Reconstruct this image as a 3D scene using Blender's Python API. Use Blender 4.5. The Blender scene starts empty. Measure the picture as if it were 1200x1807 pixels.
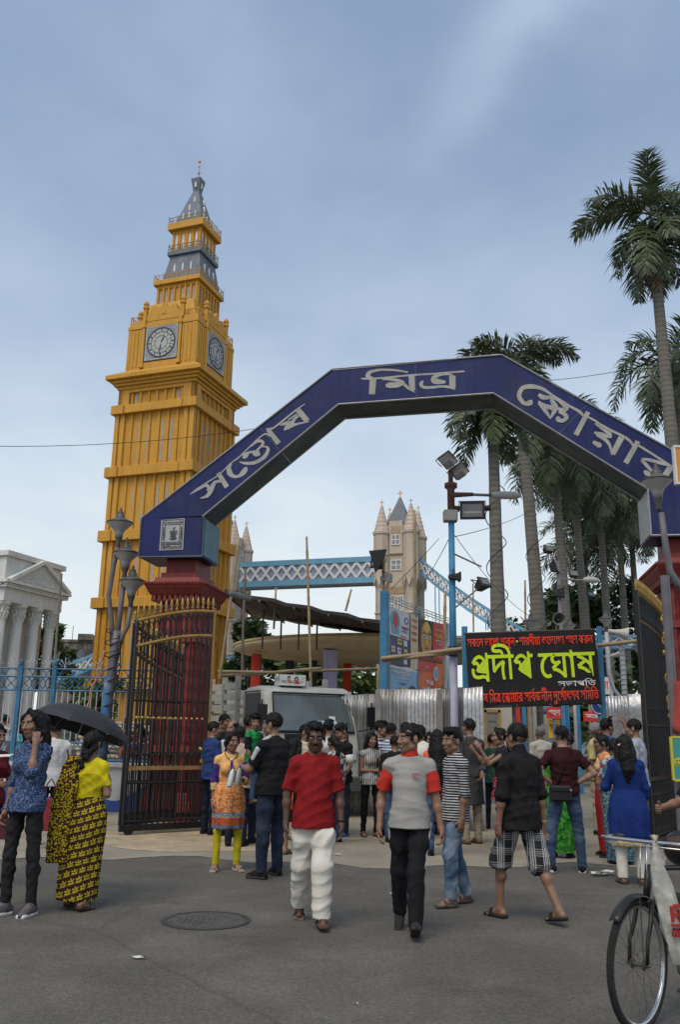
import bpy, bmesh, math, random
import numpy as np
from mathutils import Vector, Matrix, Euler
R = math.radians
PI = math.pi
S = bpy.context.scene
COL = S.collection
random.seed(7)
# -- camera
cd = bpy.data.cameras.new('camera')
cam = bpy.data.objects.new('camera', cd)
COL.objects.link(cam)
TH, RO, EYE = .2475, .0172, 1.6
cd.sensor_fit = 'VERTICAL'; cd.sensor_height = 24.0
cd.lens = 1540.0 / 1807.0 * 24.0
cd.clip_start = .05; cd.clip_end = 3000
_F = Vector((0, math.cos(TH), math.sin(TH))); _U = Vector((0, -math.sin(TH), math.cos(TH))); _Rt = Vector((1, 0, 0))
_c, _s = math.cos(RO), math.sin(RO)
_X = _c * _Rt + _s * _U
_Y = -_s * _Rt + _c * _U
_m = Matrix((_X, _Y, -_F)).transposed().to_4x4()
_m.translation = (0, 0, EYE)
cam.matrix_world = _m
S.camera = cam
# -- world, sun, exposure
SUN_EL, SUN_AZ = R(58), R(205)          # azimuth: direction the light comes from, clockwise from +Y
w = bpy.data.worlds.new('World'); S.world = w; w.use_nodes = True
nt = w.node_tree; nt.nodes.clear()
def N(t, **k):
 n = nt.nodes.new(t)
 for a, b in k.items(): setattr(n, a, b)
 return n
L = lambda a, b: nt.links.new(a, b)
out = N('ShaderNodeOutputWorld'); bg = N('ShaderNodeBackground'); bg.inputs['Strength'].default_value = .15
sky = N('ShaderNodeTexSky', sky_type='NISHITA', sun_disc=False, sun_elevation=SUN_EL, sun_rotation=SUN_AZ, air_density=1.0, dust_density=.7, ozone_density=1.6)
tc = N('ShaderNodeTexCoord')
sx = N('ShaderNodeSeparateXYZ'); L(tc.outputs['Generated'], sx.inputs[0])
zz = N('ShaderNodeMath', operation='ADD'); zz.inputs[1].default_value = .16; L(sx.outputs['Z'], zz.inputs[0])
dv = N('ShaderNodeVectorMath', operation='DIVIDE'); L(tc.outputs['Generated'], dv.inputs[0])
cb = N('ShaderNodeCombineXYZ'); [L(zz.outputs[0], cb.inputs[i]) for i in range(3)]; L(cb.outputs[0], dv.inputs[1])
mp = N('ShaderNodeMapping'); mp.inputs['Scale'].default_value = (1.3, .55, .3); mp.inputs['Rotation'].default_value = (0, 0, R(-38)); mp.inputs['Location'].default_value = (.35, .9, 0); L(dv.outputs[0], mp.inputs[0])
nz = N('ShaderNodeTexNoise'); nz.inputs['Scale'].default_value = 1.15; nz.inputs['Detail'].default_value = 7; nz.inputs['Roughness'].default_value = .5; nz.inputs['Distortion'].default_value = .25; L(mp.outputs[0], nz.inputs['Vector'])
cr = N('ShaderNodeMapRange'); cr.inputs['From Min'].default_value = .44; cr.inputs['From Max'].default_value = .82; cr.inputs['To Min'].default_value = 0; cr.inputs['To Max'].default_value = .22; L(nz.outputs['Fac'], cr.inputs[0])
hz = N('ShaderNodeMapRange', interpolation_type='SMOOTHSTEP'); hz.inputs['From Min'].default_value = .0; hz.inputs['From Max'].default_value = .62; hz.inputs['To Min'].default_value = .93; hz.inputs['To Max'].default_value = .30; L(sx.outputs['Z'], hz.inputs[0])
nz2 = N('ShaderNodeTexNoise'); nz2.inputs['Scale'].default_value = 3.2; nz2.inputs['Detail'].default_value = 5; L(dv.outputs[0], nz2.inputs['Vector'])
n2 = N('ShaderNodeMapRange'); n2.inputs['From Min'].default_value = .35; n2.inputs['From Max'].default_value = .7; n2.inputs['To Min'].default_value = -.07; n2.inputs['To Max'].default_value = .08; L(nz2.outputs['Fac'], n2.inputs[0])
ad = N('ShaderNodeMath', operation='ADD'); L(cr.outputs[0], ad.inputs[0]); L(hz.outputs[0], ad.inputs[1])
ad2 = N('ShaderNodeMath', operation='ADD', use_clamp=True); L(ad.outputs[0], ad2.inputs[0]); L(n2.outputs[0], ad2.inputs[1])
def vm(op, a, b):
 n = N('ShaderNodeMath', operation=op)
 for i, q in enumerate((a, b)):
  if isinstance(q, (int, float)): n.inputs[i].default_value = q
  else: L(q, n.inputs[i])
 return n.outputs[0]
sw = N('ShaderNodeSeparateXYZ'); L(dv.outputs[0], sw.inputs[0])
def pj(u, v):
 d = (_F + (u - 600) / 1540 * _X + (903.5 - v) / 1540 * _Y).normalized(); k = d.z + .16; return d.x / k, d.y / k
w0, w1 = pj(985, -60), pj(740, 330); wl = math.hypot(w1[0] - w0[0], w1[1] - w0[1]); wx, wy = (w1[0] - w0[0]) / wl, (w1[1] - w0[1]) / wl
ua = vm('SUBTRACT', sw.outputs[0], w0[0]); ub = vm('SUBTRACT', sw.outputs[1], w0[1])
al = vm('DIVIDE', vm('ADD', vm('MULTIPLY', ua, wx), vm('MULTIPLY', ub, wy)), wl); ac = vm('ADD', vm('MULTIPLY', ua, -wy), vm('MULTIPLY', ub, wx)); ac = vm('ADD', ac, vm('MULTIPLY', vm('SUBTRACT', nz2.outputs['Fac'], .5), .12))
wf = vm('MULTIPLY', vm('POWER', 2.718, vm('MULTIPLY', vm('POWER', vm('DIVIDE', ac, .045), 2.), -1.)), vm('POWER', 2.718, vm('MULTIPLY', vm('POWER', vm('DIVIDE', vm('SUBTRACT', al, .1), .6), 2.), -1.)))
ad2_ = vm('ADD', ad2.outputs[0], vm('MULTIPLY', wf, .24))
mx = N('ShaderNodeMix', data_type='RGBA'); L(ad2_, mx.inputs[0]); L(sky.outputs[0], mx.inputs[6]); hc = N('ShaderNodeMix', data_type='RGBA'); L(sx.outputs['Z'], hc.inputs[0]); hc.inputs[6].default_value = (5.75, 6.0, 5.9, 1); hc.inputs[7].default_value = (3.85, 5.15, 6.75, 1); L(hc.outputs[2], mx.inputs[7])
L(mx.outputs[2], bg.inputs['Color']); L(bg.outputs[0], out.inputs[0])
sl = bpy.data.lights.new('sun', 'SUN'); sl.energy = 2.3; sl.angle = R(36); sl.color = (1, .90, .74)
so = bpy.data.objects.new('sun', sl); COL.objects.link(so)
_sd = Vector((math.sin(SUN_AZ) * math.cos(SUN_EL), math.cos(SUN_AZ) * math.cos(SUN_EL), math.sin(SUN_EL)))
so.rotation_euler = _sd.to_track_quat('Z', 'Y').to_euler()
S.view_settings.view_transform = 'Standard'; S.view_settings.look = 'None'; S.view_settings.gamma = 1; S.view_settings.exposure = 0
S.cycles.max_bounces = 6; S.cycles.transparent_max_bounces = 8
# -- materials
MATS = {}
def mat(name, col, rough=.75, metal=0., var=.12, scale=2.5, bump=0., bscale=40., streak=0., dirt=None, dfac=.5, dscale=1.2, spec=.35, emit=None):
 """Principled with noise-varied colour, optional vertical streaks, patches of a second colour, fine bump."""
 if name in MATS: return MATS[name]
 m = bpy.data.materials.new(name); m.use_nodes = True; t = m.node_tree; t.nodes.clear()
 def n(ty, **k):
  x = t.nodes.new(ty)
  for a, b in k.items(): setattr(x, a, b)
  return x
 l = t.links.new
 o = n('ShaderNodeOutputMaterial'); p = n('ShaderNodeBsdfPrincipled'); l(p.outputs[0], o.inputs[0])
 p.inputs['Roughness'].default_value = rough; p.inputs['Metallic'].default_value = metal
 p.inputs['Specular IOR Level'].default_value = spec
 tc = n('ShaderNodeTexCoord'); vec = tc.outputs['Object']
 nz = n('ShaderNodeTexNoise'); nz.inputs['Scale'].default_value = scale; nz.inputs['Detail'].default_value = 6; nz.inputs['Roughness'].default_value = .6; l(vec, nz.inputs['Vector'])
 mr = n('ShaderNodeMapRange'); mr.inputs['From Min'].default_value = .3; mr.inputs['From Max'].default_value = .7; mr.inputs['To Min'].default_value = 1 - var; mr.inputs['To Max'].default_value = 1 + var; l(nz.outputs['Fac'], mr.inputs[0])
 v = mr.outputs[0]
 if streak:
  mp = n('ShaderNodeMapping'); mp.inputs['Scale'].default_value = (1, 1, .06); l(vec, mp.inputs[0])
  z2 = n('ShaderNodeTexNoise'); z2.inputs['Scale'].default_value = 9; z2.inputs['Detail'].default_value = 4; l(mp.outputs[0], z2.inputs['Vector'])
  m2 = n('ShaderNodeMapRange'); m2.inputs['From Min'].default_value = .35; m2.inputs['From Max'].default_value = .7; m2.inputs['To Min'].default_value = 1 - streak; m2.inputs['To Max'].default_value = 1 + streak * .4; l(z2.outputs['Fac'], m2.inputs[0])
  mm = n('ShaderNodeMath', operation='MULTIPLY'); l(v, mm.inputs[0]); l(m2.outputs[0], mm.inputs[1]); v = mm.outputs[0]
 base = None
 rgb = n('ShaderNodeRGB'); rgb.outputs[0].default_value = (*col, 1); base = rgb.outputs[0]
 if dirt:
  z3 = n('ShaderNodeTexNoise'); z3.inputs['Scale'].default_value = dscale; z3.inputs['Detail'].default_value = 8; z3.inputs['Roughness'].default_value = .65; l(vec, z3.inputs['Vector'])
  m3 = n('ShaderNodeMapRange'); m3.inputs['From Min'].default_value = .48; m3.inputs['From Max'].default_value = .68; m3.inputs['To Max'].default_value = dfac; l(z3.outputs['Fac'], m3.inputs[0])
  mx = n('ShaderNodeMix', data_type='RGBA'); l(m3.outputs[0], mx.inputs[0]); l(base, mx.inputs[6]); mx.inputs[7].default_value = (*dirt, 1); base = mx.outputs[2]
 sc = n('ShaderNodeVectorMath', operation='SCALE'); l(base, sc.inputs[0]); l(v, sc.inputs['Scale']); l(sc.outputs[0], p.inputs['Base Color'])
 if bump:
  z4 = n('ShaderNodeTexNoise'); z4.inputs['Scale'].default_value = bscale; z4.inputs['Detail'].default_value = 5; l(vec, z4.inputs['Vector'])
  b = n('ShaderNodeBump'); b.inputs['Strength'].default_value = bump; b.inputs['Distance'].default_value = .02; l(z4.outputs['Fac'], b.inputs['Height']); l(b.outputs[0], p.inputs['Normal'])
 if emit:
  p.inputs['Emission Color'].default_value = (*col, 1); p.inputs['Emission Strength'].default_value = emit
 MATS[name] = m
 return m
def srgb(r, g, b):
 f = lambda c: (c / 255 / 12.92) if c / 255 <= .04045 else ((c / 255 + .055) / 1.055) ** 2.4
 return (f(r), f(g), f(b))
# -- mesh helpers
class MB:
 """collects shapes; build() links them as ONE mesh object"""
 def __init__(s): s.v = []; s.f = []
 def add(s, vs, fs, M=None):
  o = len(s.v)
  if M is not None: vs = [tuple(M @ Vector(p)) for p in vs]
  s.v += [tuple(p) for p in vs]; s.f += [tuple(i + o for i in q) for q in fs]; return s
 def box(s, x0, x1, y0, y1, z0, z1, M=None):
  return s.add([(x0, y0, z0), (x1, y0, z0), (x1, y1, z0), (x0, y1, z0), (x0, y0, z1), (x1, y0, z1), (x1, y1, z1), (x0, y1, z1)],
                     [(0, 3, 2, 1), (4, 5, 6, 7), (0, 1, 5, 4), (1, 2, 6, 5), (2, 3, 7, 6), (3, 0, 4, 7)], M)
 def frustum(s, w0, z0, w1, z1, d0=None, d1=None, M=None):
  d0 = w0 if d0 is None else d0; d1 = w1 if d1 is None else d1
  return s.add([(-w0, -d0, z0), (w0, -d0, z0), (w0, d0, z0), (-w0, d0, z0), (-w1, -d1, z1), (w1, -d1, z1), (w1, d1, z1), (-w1, d1, z1)],
                     [(0, 3, 2, 1), (4, 5, 6, 7), (0, 1, 5, 4), (1, 2, 6, 5), (2, 3, 7, 6), (3, 0, 4, 7)], M)
 def tube(s, pts, r, n=8, M=None, cap=True):
  P = [Vector(p) for p in pts]; k = len(P); rs = r if isinstance(r, (list, tuple)) else [r] * k
  up = None; vs = []; fs = []
  for i, p in enumerate(P):
   t = (P[min(i + 1, k - 1)] - P[max(i - 1, 0)]).normalized()
   if up is None:
    up = Vector((0, 0, 1)) if abs(t.z) < .9 else Vector((1, 0, 0))
   a = t.cross(up).normalized(); b = a.cross(t).normalized(); up = b
   for j in range(n):
    q = 2 * PI * j / n; vs.append(p + (a * math.cos(q) + b * math.sin(q)) * rs[i])
  for i in range(k - 1):
   for j in range(n):
    fs.append((i * n + j, i * n + (j + 1) % n, (i + 1) * n + (j + 1) % n, (i + 1) * n + j))
  if cap:
   fs.append(tuple(range(n))[::-1]); fs.append(tuple((k - 1) * n + j for j in range(n)))
  return s.add(vs, fs, M)
 def lathe(s, prof, n=16, c=(0, 0, 0), M=None, rot0=0., cap=True):
  vs = []; fs = []; k = len(prof)
  for r, z in prof:
   for j in range(n):
    q = 2 * PI * j / n + rot0; vs.append((c[0] + r * math.cos(q), c[1] + r * math.sin(q), c[2] + z))
  for i in range(k - 1):
   for j in range(n):
    fs.append((i * n + j, i * n + (j + 1) % n, (i + 1) * n + (j + 1) % n, (i + 1) * n + j))
  if cap:
   fs.append(tuple(range(n))[::-1]); fs.append(tuple((k - 1) * n + j for j in range(n)))
  return s.add(vs, fs, M)
 def prism(s, poly, a, b, plane='xz', M=None):
  n = len(poly)
  f = {'xz': lambda u, v, d: (u, d, v), 'xy': lambda u, v, d: (u, v, d), 'yz': lambda u, v, d: (d, u, v)}[plane]
  vs = [f(u, v, a) for u, v in poly] + [f(u, v, b) for u, v in poly]
  fs = [tuple(range(n)), tuple(range(2 * n - 1, n - 1, -1))] + [(i, n + i, n + (i + 1) % n, (i + 1) % n) for i in range(n)]
  return s.add(vs, fs, M)
 def ell(s, c, r, nu=12, nv=8, M=None):
  prof = [(max(1e-4, math.sin(PI * i / nv)), -math.cos(PI * i / nv)) for i in range(nv + 1)]
  vs = [(c[0] + r[0] * q * math.cos(2 * PI * j / nu), c[1] + r[1] * q * math.sin(2 * PI * j / nu), c[2] + r[2] * z) for q, z in prof for j in range(nu)]
  fs = [(i * nu + j, i * nu + (j + 1) % nu, (i + 1) * nu + (j + 1) % nu, (i + 1) * nu + j) for i in range(nv) for j in range(nu)]
  return s.add(vs, fs, M)
 def stroke(s, pts, y0, y1, M=None, plane='xz'):
  """a flat brush stroke of varying width: pts (x, z, width), extruded y0..y1"""
  P = [Vector((p[0], p[1])) for p in pts]; W = [p[2] for p in pts]
  if len(P) > 2:      # Catmull-Rom refine
   Q = []; V = []
   for i in range(len(P) - 1):
    p0, p1, p2, p3 = P[max(i - 1, 0)], P[i], P[i + 1], P[min(i + 2, len(P) - 1)]
    for k in range(4):
     t = k / 4
     Q.append(.5 * ((2 * p1) + (p2 - p0) * t + (2 * p0 - 5 * p1 + 4 * p2 - p3) * t * t + (3 * p1 - p0 - 3 * p2 + p3) * t ** 3)); V.append(W[i] * (1 - t) + W[i + 1] * t)
   Q.append(P[-1]); V.append(W[-1]); P, W = Q, V
  n = len(P); vs = []; fs = []
  f = {'xz': lambda u, v, d: (u, d, v), 'yz': lambda u, v, d: (d, u, v), 'xy': lambda u, v, d: (u, v, d)}[plane]
  for i, p in enumerate(P):
   t = (P[min(i + 1, n - 1)] - P[max(i - 1, 0)])
   t = t.normalized() if t.length > 1e-9 else Vector((1, 0)); nn = Vector((-t.y, t.x)) * W[i] / 2
   for q in (p + nn, p - nn):
    vs.append(f(q.x, q.y, y0)); vs.append(f(q.x, q.y, y1))
  for i in range(n - 1):
   a = 4 * i; b = a + 4
   fs += [(a, a + 2, b + 2, b), (a + 1, b + 1, b + 3, a + 3), (a, b, b + 1, a + 1), (a + 2, a + 3, b + 3, b + 2)]
  fs += [(0, 1, 3, 2), (4 * n - 4, 4 * n - 2, 4 * n - 1, 4 * n - 3)]
  return s.add(vs, fs, M)
 def build(s, name, m, parent=None, smooth=False, bevel=0., fix=True, loc=None):
  me = bpy.data.meshes.new(name); me.from_pydata(s.v, [], s.f)
  if fix:
   b = bmesh.new(); b.from_mesh(me); bmesh.ops.recalc_face_normals(b, faces=b.faces); b.to_mesh(me); b.free()
  me.materials.append(m)
  if smooth: me.shade_smooth()
  o = bpy.data.objects.new(name, me); COL.objects.link(o)
  if parent: o.parent = parent
  if loc: o.location = loc
  if bevel:
   bv = o.modifiers.new('Bevel', 'BEVEL'); bv.width = bevel; bv.segments = 1; bv.limit_method = 'ANGLE'
  return o
def thing(name, label, cat, loc=(0, 0, 0), rotz=0., group=None, mesh=None):
 o = bpy.data.objects.new(name, mesh); COL.objects.link(o)
 o.location = loc; o.rotation_euler = (0, 0, rotz); o['label'] = label; o['category'] = cat
 if group: o['group'] = group
 return o
def tag(o, label, cat, group=None):
 o['label'] = label; o['category'] = cat
 if group: o['group'] = group
 return o
def struct(o, kind='structure'): o['kind'] = kind; return o
def dup(root, loc, rotz, label, group=None, scale=None):
 r = root.copy(); COL.objects.link(r); r.location = loc; r.rotation_euler = (0, 0, rotz); r['label'] = label
 if group: r['group'] = group
 if scale: r.scale = (scale,) * 3
 for ch in list(root.children):
  c = ch.copy(); COL.objects.link(c); c.parent = r
  for g in list(ch.children):
   d = g.copy(); COL.objects.link(d); d.parent = c
 return r
def RZ(a): return Matrix.Rotation(a, 4, 'Z')
def T(x, y, z): return Matrix.Translation((x, y, z))
def at(u, v, Y):
 """a point of the place seen in direction (u, v) of the 1200x1807 photograph, Y metres ahead"""
 x = (u - 600) / 1540; y = (903.5 - v) / 1540
 d = _F + x * _X + y * _Y
 k = Y / d.y
 return Vector((d.x * k, Y, EYE + d.z * k))
def gnd(u, v, z=0.):
 x = (u - 600) / 1540; y = (903.5 - v) / 1540
 d = _F + x * _X + y * _Y
 k = (z - EYE) / d.z
 return Vector((d.x * k, d.y * k, z))
# == ground
def asphalt():
 m = mat('asphalt', (.103, .094, .079), rough=.88, var=.16, scale=1.1, bump=.55, bscale=150, dirt=(.135, .123, .104), dfac=.7, dscale=.55)
 t = m.node_tree; l = t.links.new; p = [n for n in t.nodes if n.type == 'BSDF_PRINCIPLED'][0]; src = p.inputs['Base Color'].links[0].from_socket; tc = t.nodes.new('ShaderNodeTexCoord')
 def nn(ty, **k):
  x = t.nodes.new(ty)
  for a, b in k.items(): x.inputs[a].default_value = b
  return x
 def mr(v, a, b, c, d):
  x = nn('ShaderNodeMapRange', **{'From Min': a, 'From Max': b, 'To Min': c, 'To Max': d}); l(v, x.inputs[0]); return x.outputs[0]
 def mul(a, b):
  x = t.nodes.new('ShaderNodeMath'); x.operation = 'MULTIPLY'; l(a, x.inputs[0]); l(b, x.inputs[1]); return x.outputs[0]
 sp = nn('ShaderNodeTexVoronoi', Scale=85); l(tc.outputs['Object'], sp.inputs['Vector']); agg = mr(sp.outputs['Color'], 0, 1, .72, 1.3)
 n3 = nn('ShaderNodeTexNoise', Scale=.9, Detail=7, Roughness=.62); l(tc.outputs['Object'], n3.inputs['Vector']); oil = mr(n3.outputs['Fac'], .56, .72, 1., .68)
 nw = nn('ShaderNodeTexNoise', Scale=2.5, Detail=4); l(tc.outputs['Object'], nw.inputs['Vector']); mx = t.nodes.new('ShaderNodeMix'); mx.data_type = 'VECTOR'; mx.inputs[0].default_value = .12; l(tc.outputs['Object'], mx.inputs[4]); l(nw.outputs['Color'], mx.inputs[5])
 vc = nn('ShaderNodeTexVoronoi', Scale=.2); vc.feature = 'DISTANCE_TO_EDGE'; l(mx.outputs[1], vc.inputs['Vector']); crk = mr(vc.outputs['Distance'], .0, .006, .8, 1.)
 n4 = nn('ShaderNodeTexNoise', Scale=26., Detail=3); l(tc.outputs['Object'], n4.inputs['Vector']); spk = mr(n4.outputs['Fac'], .3, .7, .86, 1.14)
 sc = t.nodes.new('ShaderNodeVectorMath'); sc.operation = 'SCALE'; l(src, sc.inputs[0]); l(mul(mul(agg, oil), mul(crk, spk)), sc.inputs['Scale']); l(sc.outputs[0], p.inputs['Base Color'])
 return m
g = MB()
nx = 90
g.add([(-500, -60, 0), (500, -60, 0), (500, 900, 0), (-500, 900, 0)], [(0, 1, 2, 3)])
struct(g.build('road', asphalt()))
pv = MB()
random.seed(3)
edge = [(-14 + i * .35, 11.75 + .25 * math.sin(i * .41) + .18 * math.sin(i * 1.3 + 1) + random.uniform(-.06, .06) + (.7 if i > 52 else 0)) for i in range(75)]
pv.add([(x, y, .005) for x, y in edge] + [(13, 60, .005), (-16, 60, .005)], [tuple(range(len(edge) + 2))])
struct(pv.build('pavement', mat('worn_concrete', (.27, .238, .185), rough=.9, var=.22, scale=2.2, bump=.9, bscale=28, dirt=(.15, .135, .11), dfac=.9, dscale=1.1)))
sd = MB()
pts = []
for i in range(40):
 a = 2 * PI * i / 40
 pts.append((-1.75 + 2.0 * math.cos(a) * (1 + .1 * math.sin(5 * a) + .05 * math.sin(11 * a)), 14.1 + 1.45 * math.sin(a) * (1 + .12 * math.sin(3 * a + 1) + .06 * math.sin(9 * a)), .009))
sd.add(pts, [tuple(range(40))])
struct(sd.build('sandy_ground', mat('sand', (.36, .285, .185), rough=.95, var=.2, scale=3, bump=.4, bscale=60, dirt=(.2, .175, .14), dfac=.8, dscale=2)))
sm = MB()
random.seed(5)
seam = [gnd(120, 1655), gnd(260, 1690), gnd(330, 1710), gnd(430, 1722), gnd(520, 1745), gnd(640, 1778)]
mh = thing('manhole_cover', 'round iron manhole cover set flush in the grey road', 'manhole cover', (-1.1, 8.2, 0))
MB().lathe([(.385, .002), (.385, .008), (.34, .010), (.34, .004)], 40, cap=False).build('ring', mat('iron_ring', (.045, .043, .04), rough=.7, bump=.4, var=.3), mh)
b = MB().lathe([(.338, .002), (.338, .006)], 40)
for i in range(-3, 4):
 b.box(-.09 + .05 * i - .012, -.09 + .05 * i + .012, -.16 + abs(i) * .02, .16 - abs(i) * .02, .006, .010)
b.build('lid', mat('iron_lid', (.07, .067, .062), rough=.75, bump=.5, var=.3, scale=9), mh)
lm = mat('litter_paper', (.6, .58, .53), rough=.9, var=.2, scale=20)
for k, (u, v, sz, lab) in enumerate([(243, 1487 + 206, .05, 'crumpled pale paper scrap on the road below the manhole'), (1055, 1545, .13, 'heap of torn food wrappers beside the sports shoes'),
  (868, 1533, .05, 'flat white paper scrap on the road behind the checked shorts'), (697, 1580, .045, 'small white paper scrap left of the grey shirt man'), (990, 1510, .04, 'tiny white scrap near the standing crowd'),
  (595, 1510, .05, 'pale leaf scrap on the concrete behind the red shirt man'), (624, 1774, .03, 'white speck of paper at the bottom of the road')]):
 p = gnd(u, v); b = MB(); random.seed(40 + k)
 for q in range(7 if sz > .1 else 3):
  a = random.uniform(0, 6.28); r = sz * (.3 + random.random() * .8); c = Vector((math.cos(a) * sz * random.random() * 1.4, math.sin(a) * sz * random.random() * .8, .006 + .004 * q))
  e = [c + Vector((math.cos(a + t) * r * random.uniform(.5, 1), math.sin(a + t) * r * .5, random.uniform(0, sz * .25))) for t in (0, 1.5, 3.1, 4.6)]
  b.add(e, [(0, 1, 2), (0, 2, 3)])
 o = b.build('litter', lm, loc=(p.x, p.y, 0.004)); tag(o, lab, 'litter', 'scraps of litter on the road')
# == golden clock tower
GOLD = mat('gold_paint', (.53, .272, .034), rough=.62, var=.10, scale=.9, streak=.12, bump=.1, bscale=25, dirt=(.36, .17, .024), dfac=.65, dscale=.9)
SLATE = mat('slate_paint', (.135, .155, .185), rough=.6, var=.14, scale=1.5, streak=.2, bump=.1)
SLOT = mat('slot_grille', (.30, .29, .30), rough=.6, var=.2, scale=6)
TH_ = R(-19.7)
tw = thing('clock_tower', 'tall golden yellow clock tower with grey spire behind the left gate pillar', 'clock tower', (-8.94, 44.78, 0), TH_)
F4 = [RZ(i * PI / 2) for i in range(4)]; F2 = F4[:2]
def slotw(s, o, m=None):
 for poly, a, c, M in s: MB().prism(poly, a, c, 'xz', M).build('slot_window', m or SLOT, o)
def slot(b, x, z0, z1, y, wd=.055):
 """arched slot: pointed/round head plate slightly proud"""
 poly = [(x - wd, z0), (x + wd, z0), (x + wd, z1 - wd)] + [(x + wd * math.cos(a), z1 - wd + wd * math.sin(a) * 1.3) for a in (R(30), R(60), R(90), R(120), R(150))] + [(x - wd, z1 - wd)]
 return poly
def stage(z0, z1, w, slots, nrib=6, name='shaft_stage', recess=.16, pier=.62):
 """one storey of the shaft: recessed panel, corner piers with double ribs, fine ribs"""
 b = MB()
 b.box(-w + recess, w - recess, -w + recess, w - recess, z0, z1)
 s = []
 for M in F4:
  for sg in (-1, 1):
   x0, x1 = sorted((sg * (w - .01), sg * (w - .24))); b.box(x0, x1, -w, -w + recess + .02, z0, z1, M)
   x0, x1 = sorted((sg * (w - .36), sg * (w - .58))); b.box(x0, x1, -w + .02, -w + recess + .02, z0, z1, M)
   x0, x1 = sorted((sg * (w - .24), sg * (w - .36))); b.box(x0, x1, -w + .1, -w + recess + .02, z0, z1, M)
  inner = w - .72
  for i in range(nrib):
   x = -inner + 2 * inner * (i + .5) / nrib
   b.box(x - .055, x + .055, -w + .07, -w + recess + .02, z0, z1, M)
  for x, a, c in slots if M in F2 else ():
   s.append((slot(None, x * inner, z0 + (z1 - z0) * a, z0 + (z1 - z0) * c, 0), -w + recess - .012, -w + recess + .05, M))
 o = b.build(name, GOLD, tw)
 slotw(s, o)
 return o
def band(z0, z1, w, cp=.75, pr=.09):
 b = MB()
 b.box(-w + pr, w - pr, -w + pr, w - pr, z0 + .03, z1 - .03)
 for M in F4:
  b.box(-w + pr + cp - .003, w - pr - cp + .003, -w + .04, -w + pr + .05, z0 + .02, z1 - .02, M)
  b.box(w - cp, w, -w, -w + cp, z0, z1, M)
 return b.build('band', GOLD, tw, bevel=.02)
SL = [(-.56, .08, .84), (-.24, .08, .84), (.3, .08, .84), (.62, .08, .84)]
stage(0, 3.4, 2.42, [(-.56, .1, .8), (.3, .1, .8)])
stage(3.4, 7.4, 2.42, SL); band(7.36, 7.9, 2.66); band(3.4, 3.9, 2.68)
stage(7.9, 10.77, 2.41, SL); band(10.75, 11.32, 2.62)
stage(11.3, 14.15, 2.39, SL); band(14.13, 14.68, 2.58)
stage(14.66, 17.62, 2.35, SL); band(17.58, 18.08, 2.53)
b = MB(); b.box(-2.1, 2.1, -2.1, 2.1, 18.05, 19.1); s = []
for M in F4:
 for sg in (-1, 1):
  x0, x1 = sorted((sg * 1.62, sg * 2.28)); b.box(x0, x1, -2.28, -2.05, 18.06, 19.05, M)
 b.box(-1.64, 1.64, -2.27, -2.05, 18.82, 19.05, M)
 for i in range(7):
  x = -1.5 + i * .5; b.box(x - .06, x + .06, -2.19, -2.08, 18.06, 18.84, M)
 for x in (-1.25, 0, 1.25): M in F2 and s.append((slot(s, x, 18.15, 18.72, 0, .08), -2.115, -2.05, M))
o = b.build('frieze', GOLD, tw); slotw(s, o)
b = MB()
for z0, z1, w_ in ((19.0, 19.16, 2.36), (19.16, 19.3, 2.5), (19.3, 19.46, 2.62), (19.46, 19.7, 2.83)):
 b.box(-w_, w_, -w_, w_, z0, z1 - .004)
b.frustum(2.83, 19.69, 2.2, 20.1)
b.build('cornice', GOLD, tw, bevel=.02)
b = MB(); b.frustum(2.0, 20.05, 1.93, 22.5)
for M in F4:
 for sg in (-1, 1):
  x0, x1 = sorted((sg * 1.2, sg * 2.12)); b.box(x0, x1, -2.1, -1.9, 20.05, 22.5, M)
  for k in (1.27, 1.5, 1.73, 1.96): 
   x0, x1 = sorted((sg * (k - .05), sg * (k + .05))); b.box(x0, x1, -2.14, -2.08, 20.3, 22.4, M)
  x0, x1 = sorted((sg * 1.03, sg * 1.19)); b.box(x0, x1, -2.2, -1.9, 20.35, 23.0, M)   # pilaster beside the clock
  x0, x1 = sorted((sg * 1.0, sg * 1.22)); b.box(x0, x1, -2.24, -1.9, 20.2, 20.36, M); b.box(x0, x1, -2.24, -1.9, 22.5, 22.62, M)
 b.box(-1.03, 1.03, -2.13, -1.9, 20.05, 20.5, M)
 b.box(-1.03, 1.03, -2.16, -1.9, 22.5, 22.72, M)
b.box(-2.14, 2.14, -2.14, 2.14, 22.5, 22.72)
b.box(-2.08, 2.08, -2.08, 2.08, 22.72, 22.95)
b.build('clock_stage', GOLD, tw, bevel=.015)
b = MB()
for M in F4:
 b.prism([(-1.02, 22.9), (1.02, 22.9), (1.02, 23.25), (.86, 23.4), (.72, 23.72), (.5, 23.72), (.42, 23.62), (.2, 23.62), (0, 23.95), (-.2, 23.62), (-.42, 23.62), (-.5, 23.72), (-.72, 23.72), (-.86, 23.4), (-1.02, 23.25)], -2.1, -1.75, 'xz', M)
 b.prism([(-.16, 23.22), (.16, 23.22), (0, 23.6)], -2.13, -2.08, 'xz', M)
 for sg in (-1, 1):
  x0, x1 = sorted((sg * 1.04, sg * 1.24)); b.box(x0, x1, -2.16, -1.96, 22.9, 23.6, M)
  b.lathe([(.1, 23.6), (.17, 23.68), (.17, 23.78), (.12, 23.84), (.16, 23.9), (.15, 24.0), (.03, 24.16)], 10, (sg * 1.14, -2.06, 0), M)
b.build('gable', GOLD, tw)
b = MB(); b.frustum(1.75, 22.9, 1.35, 24.3); b.build('plinth', GOLD, tw)
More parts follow.
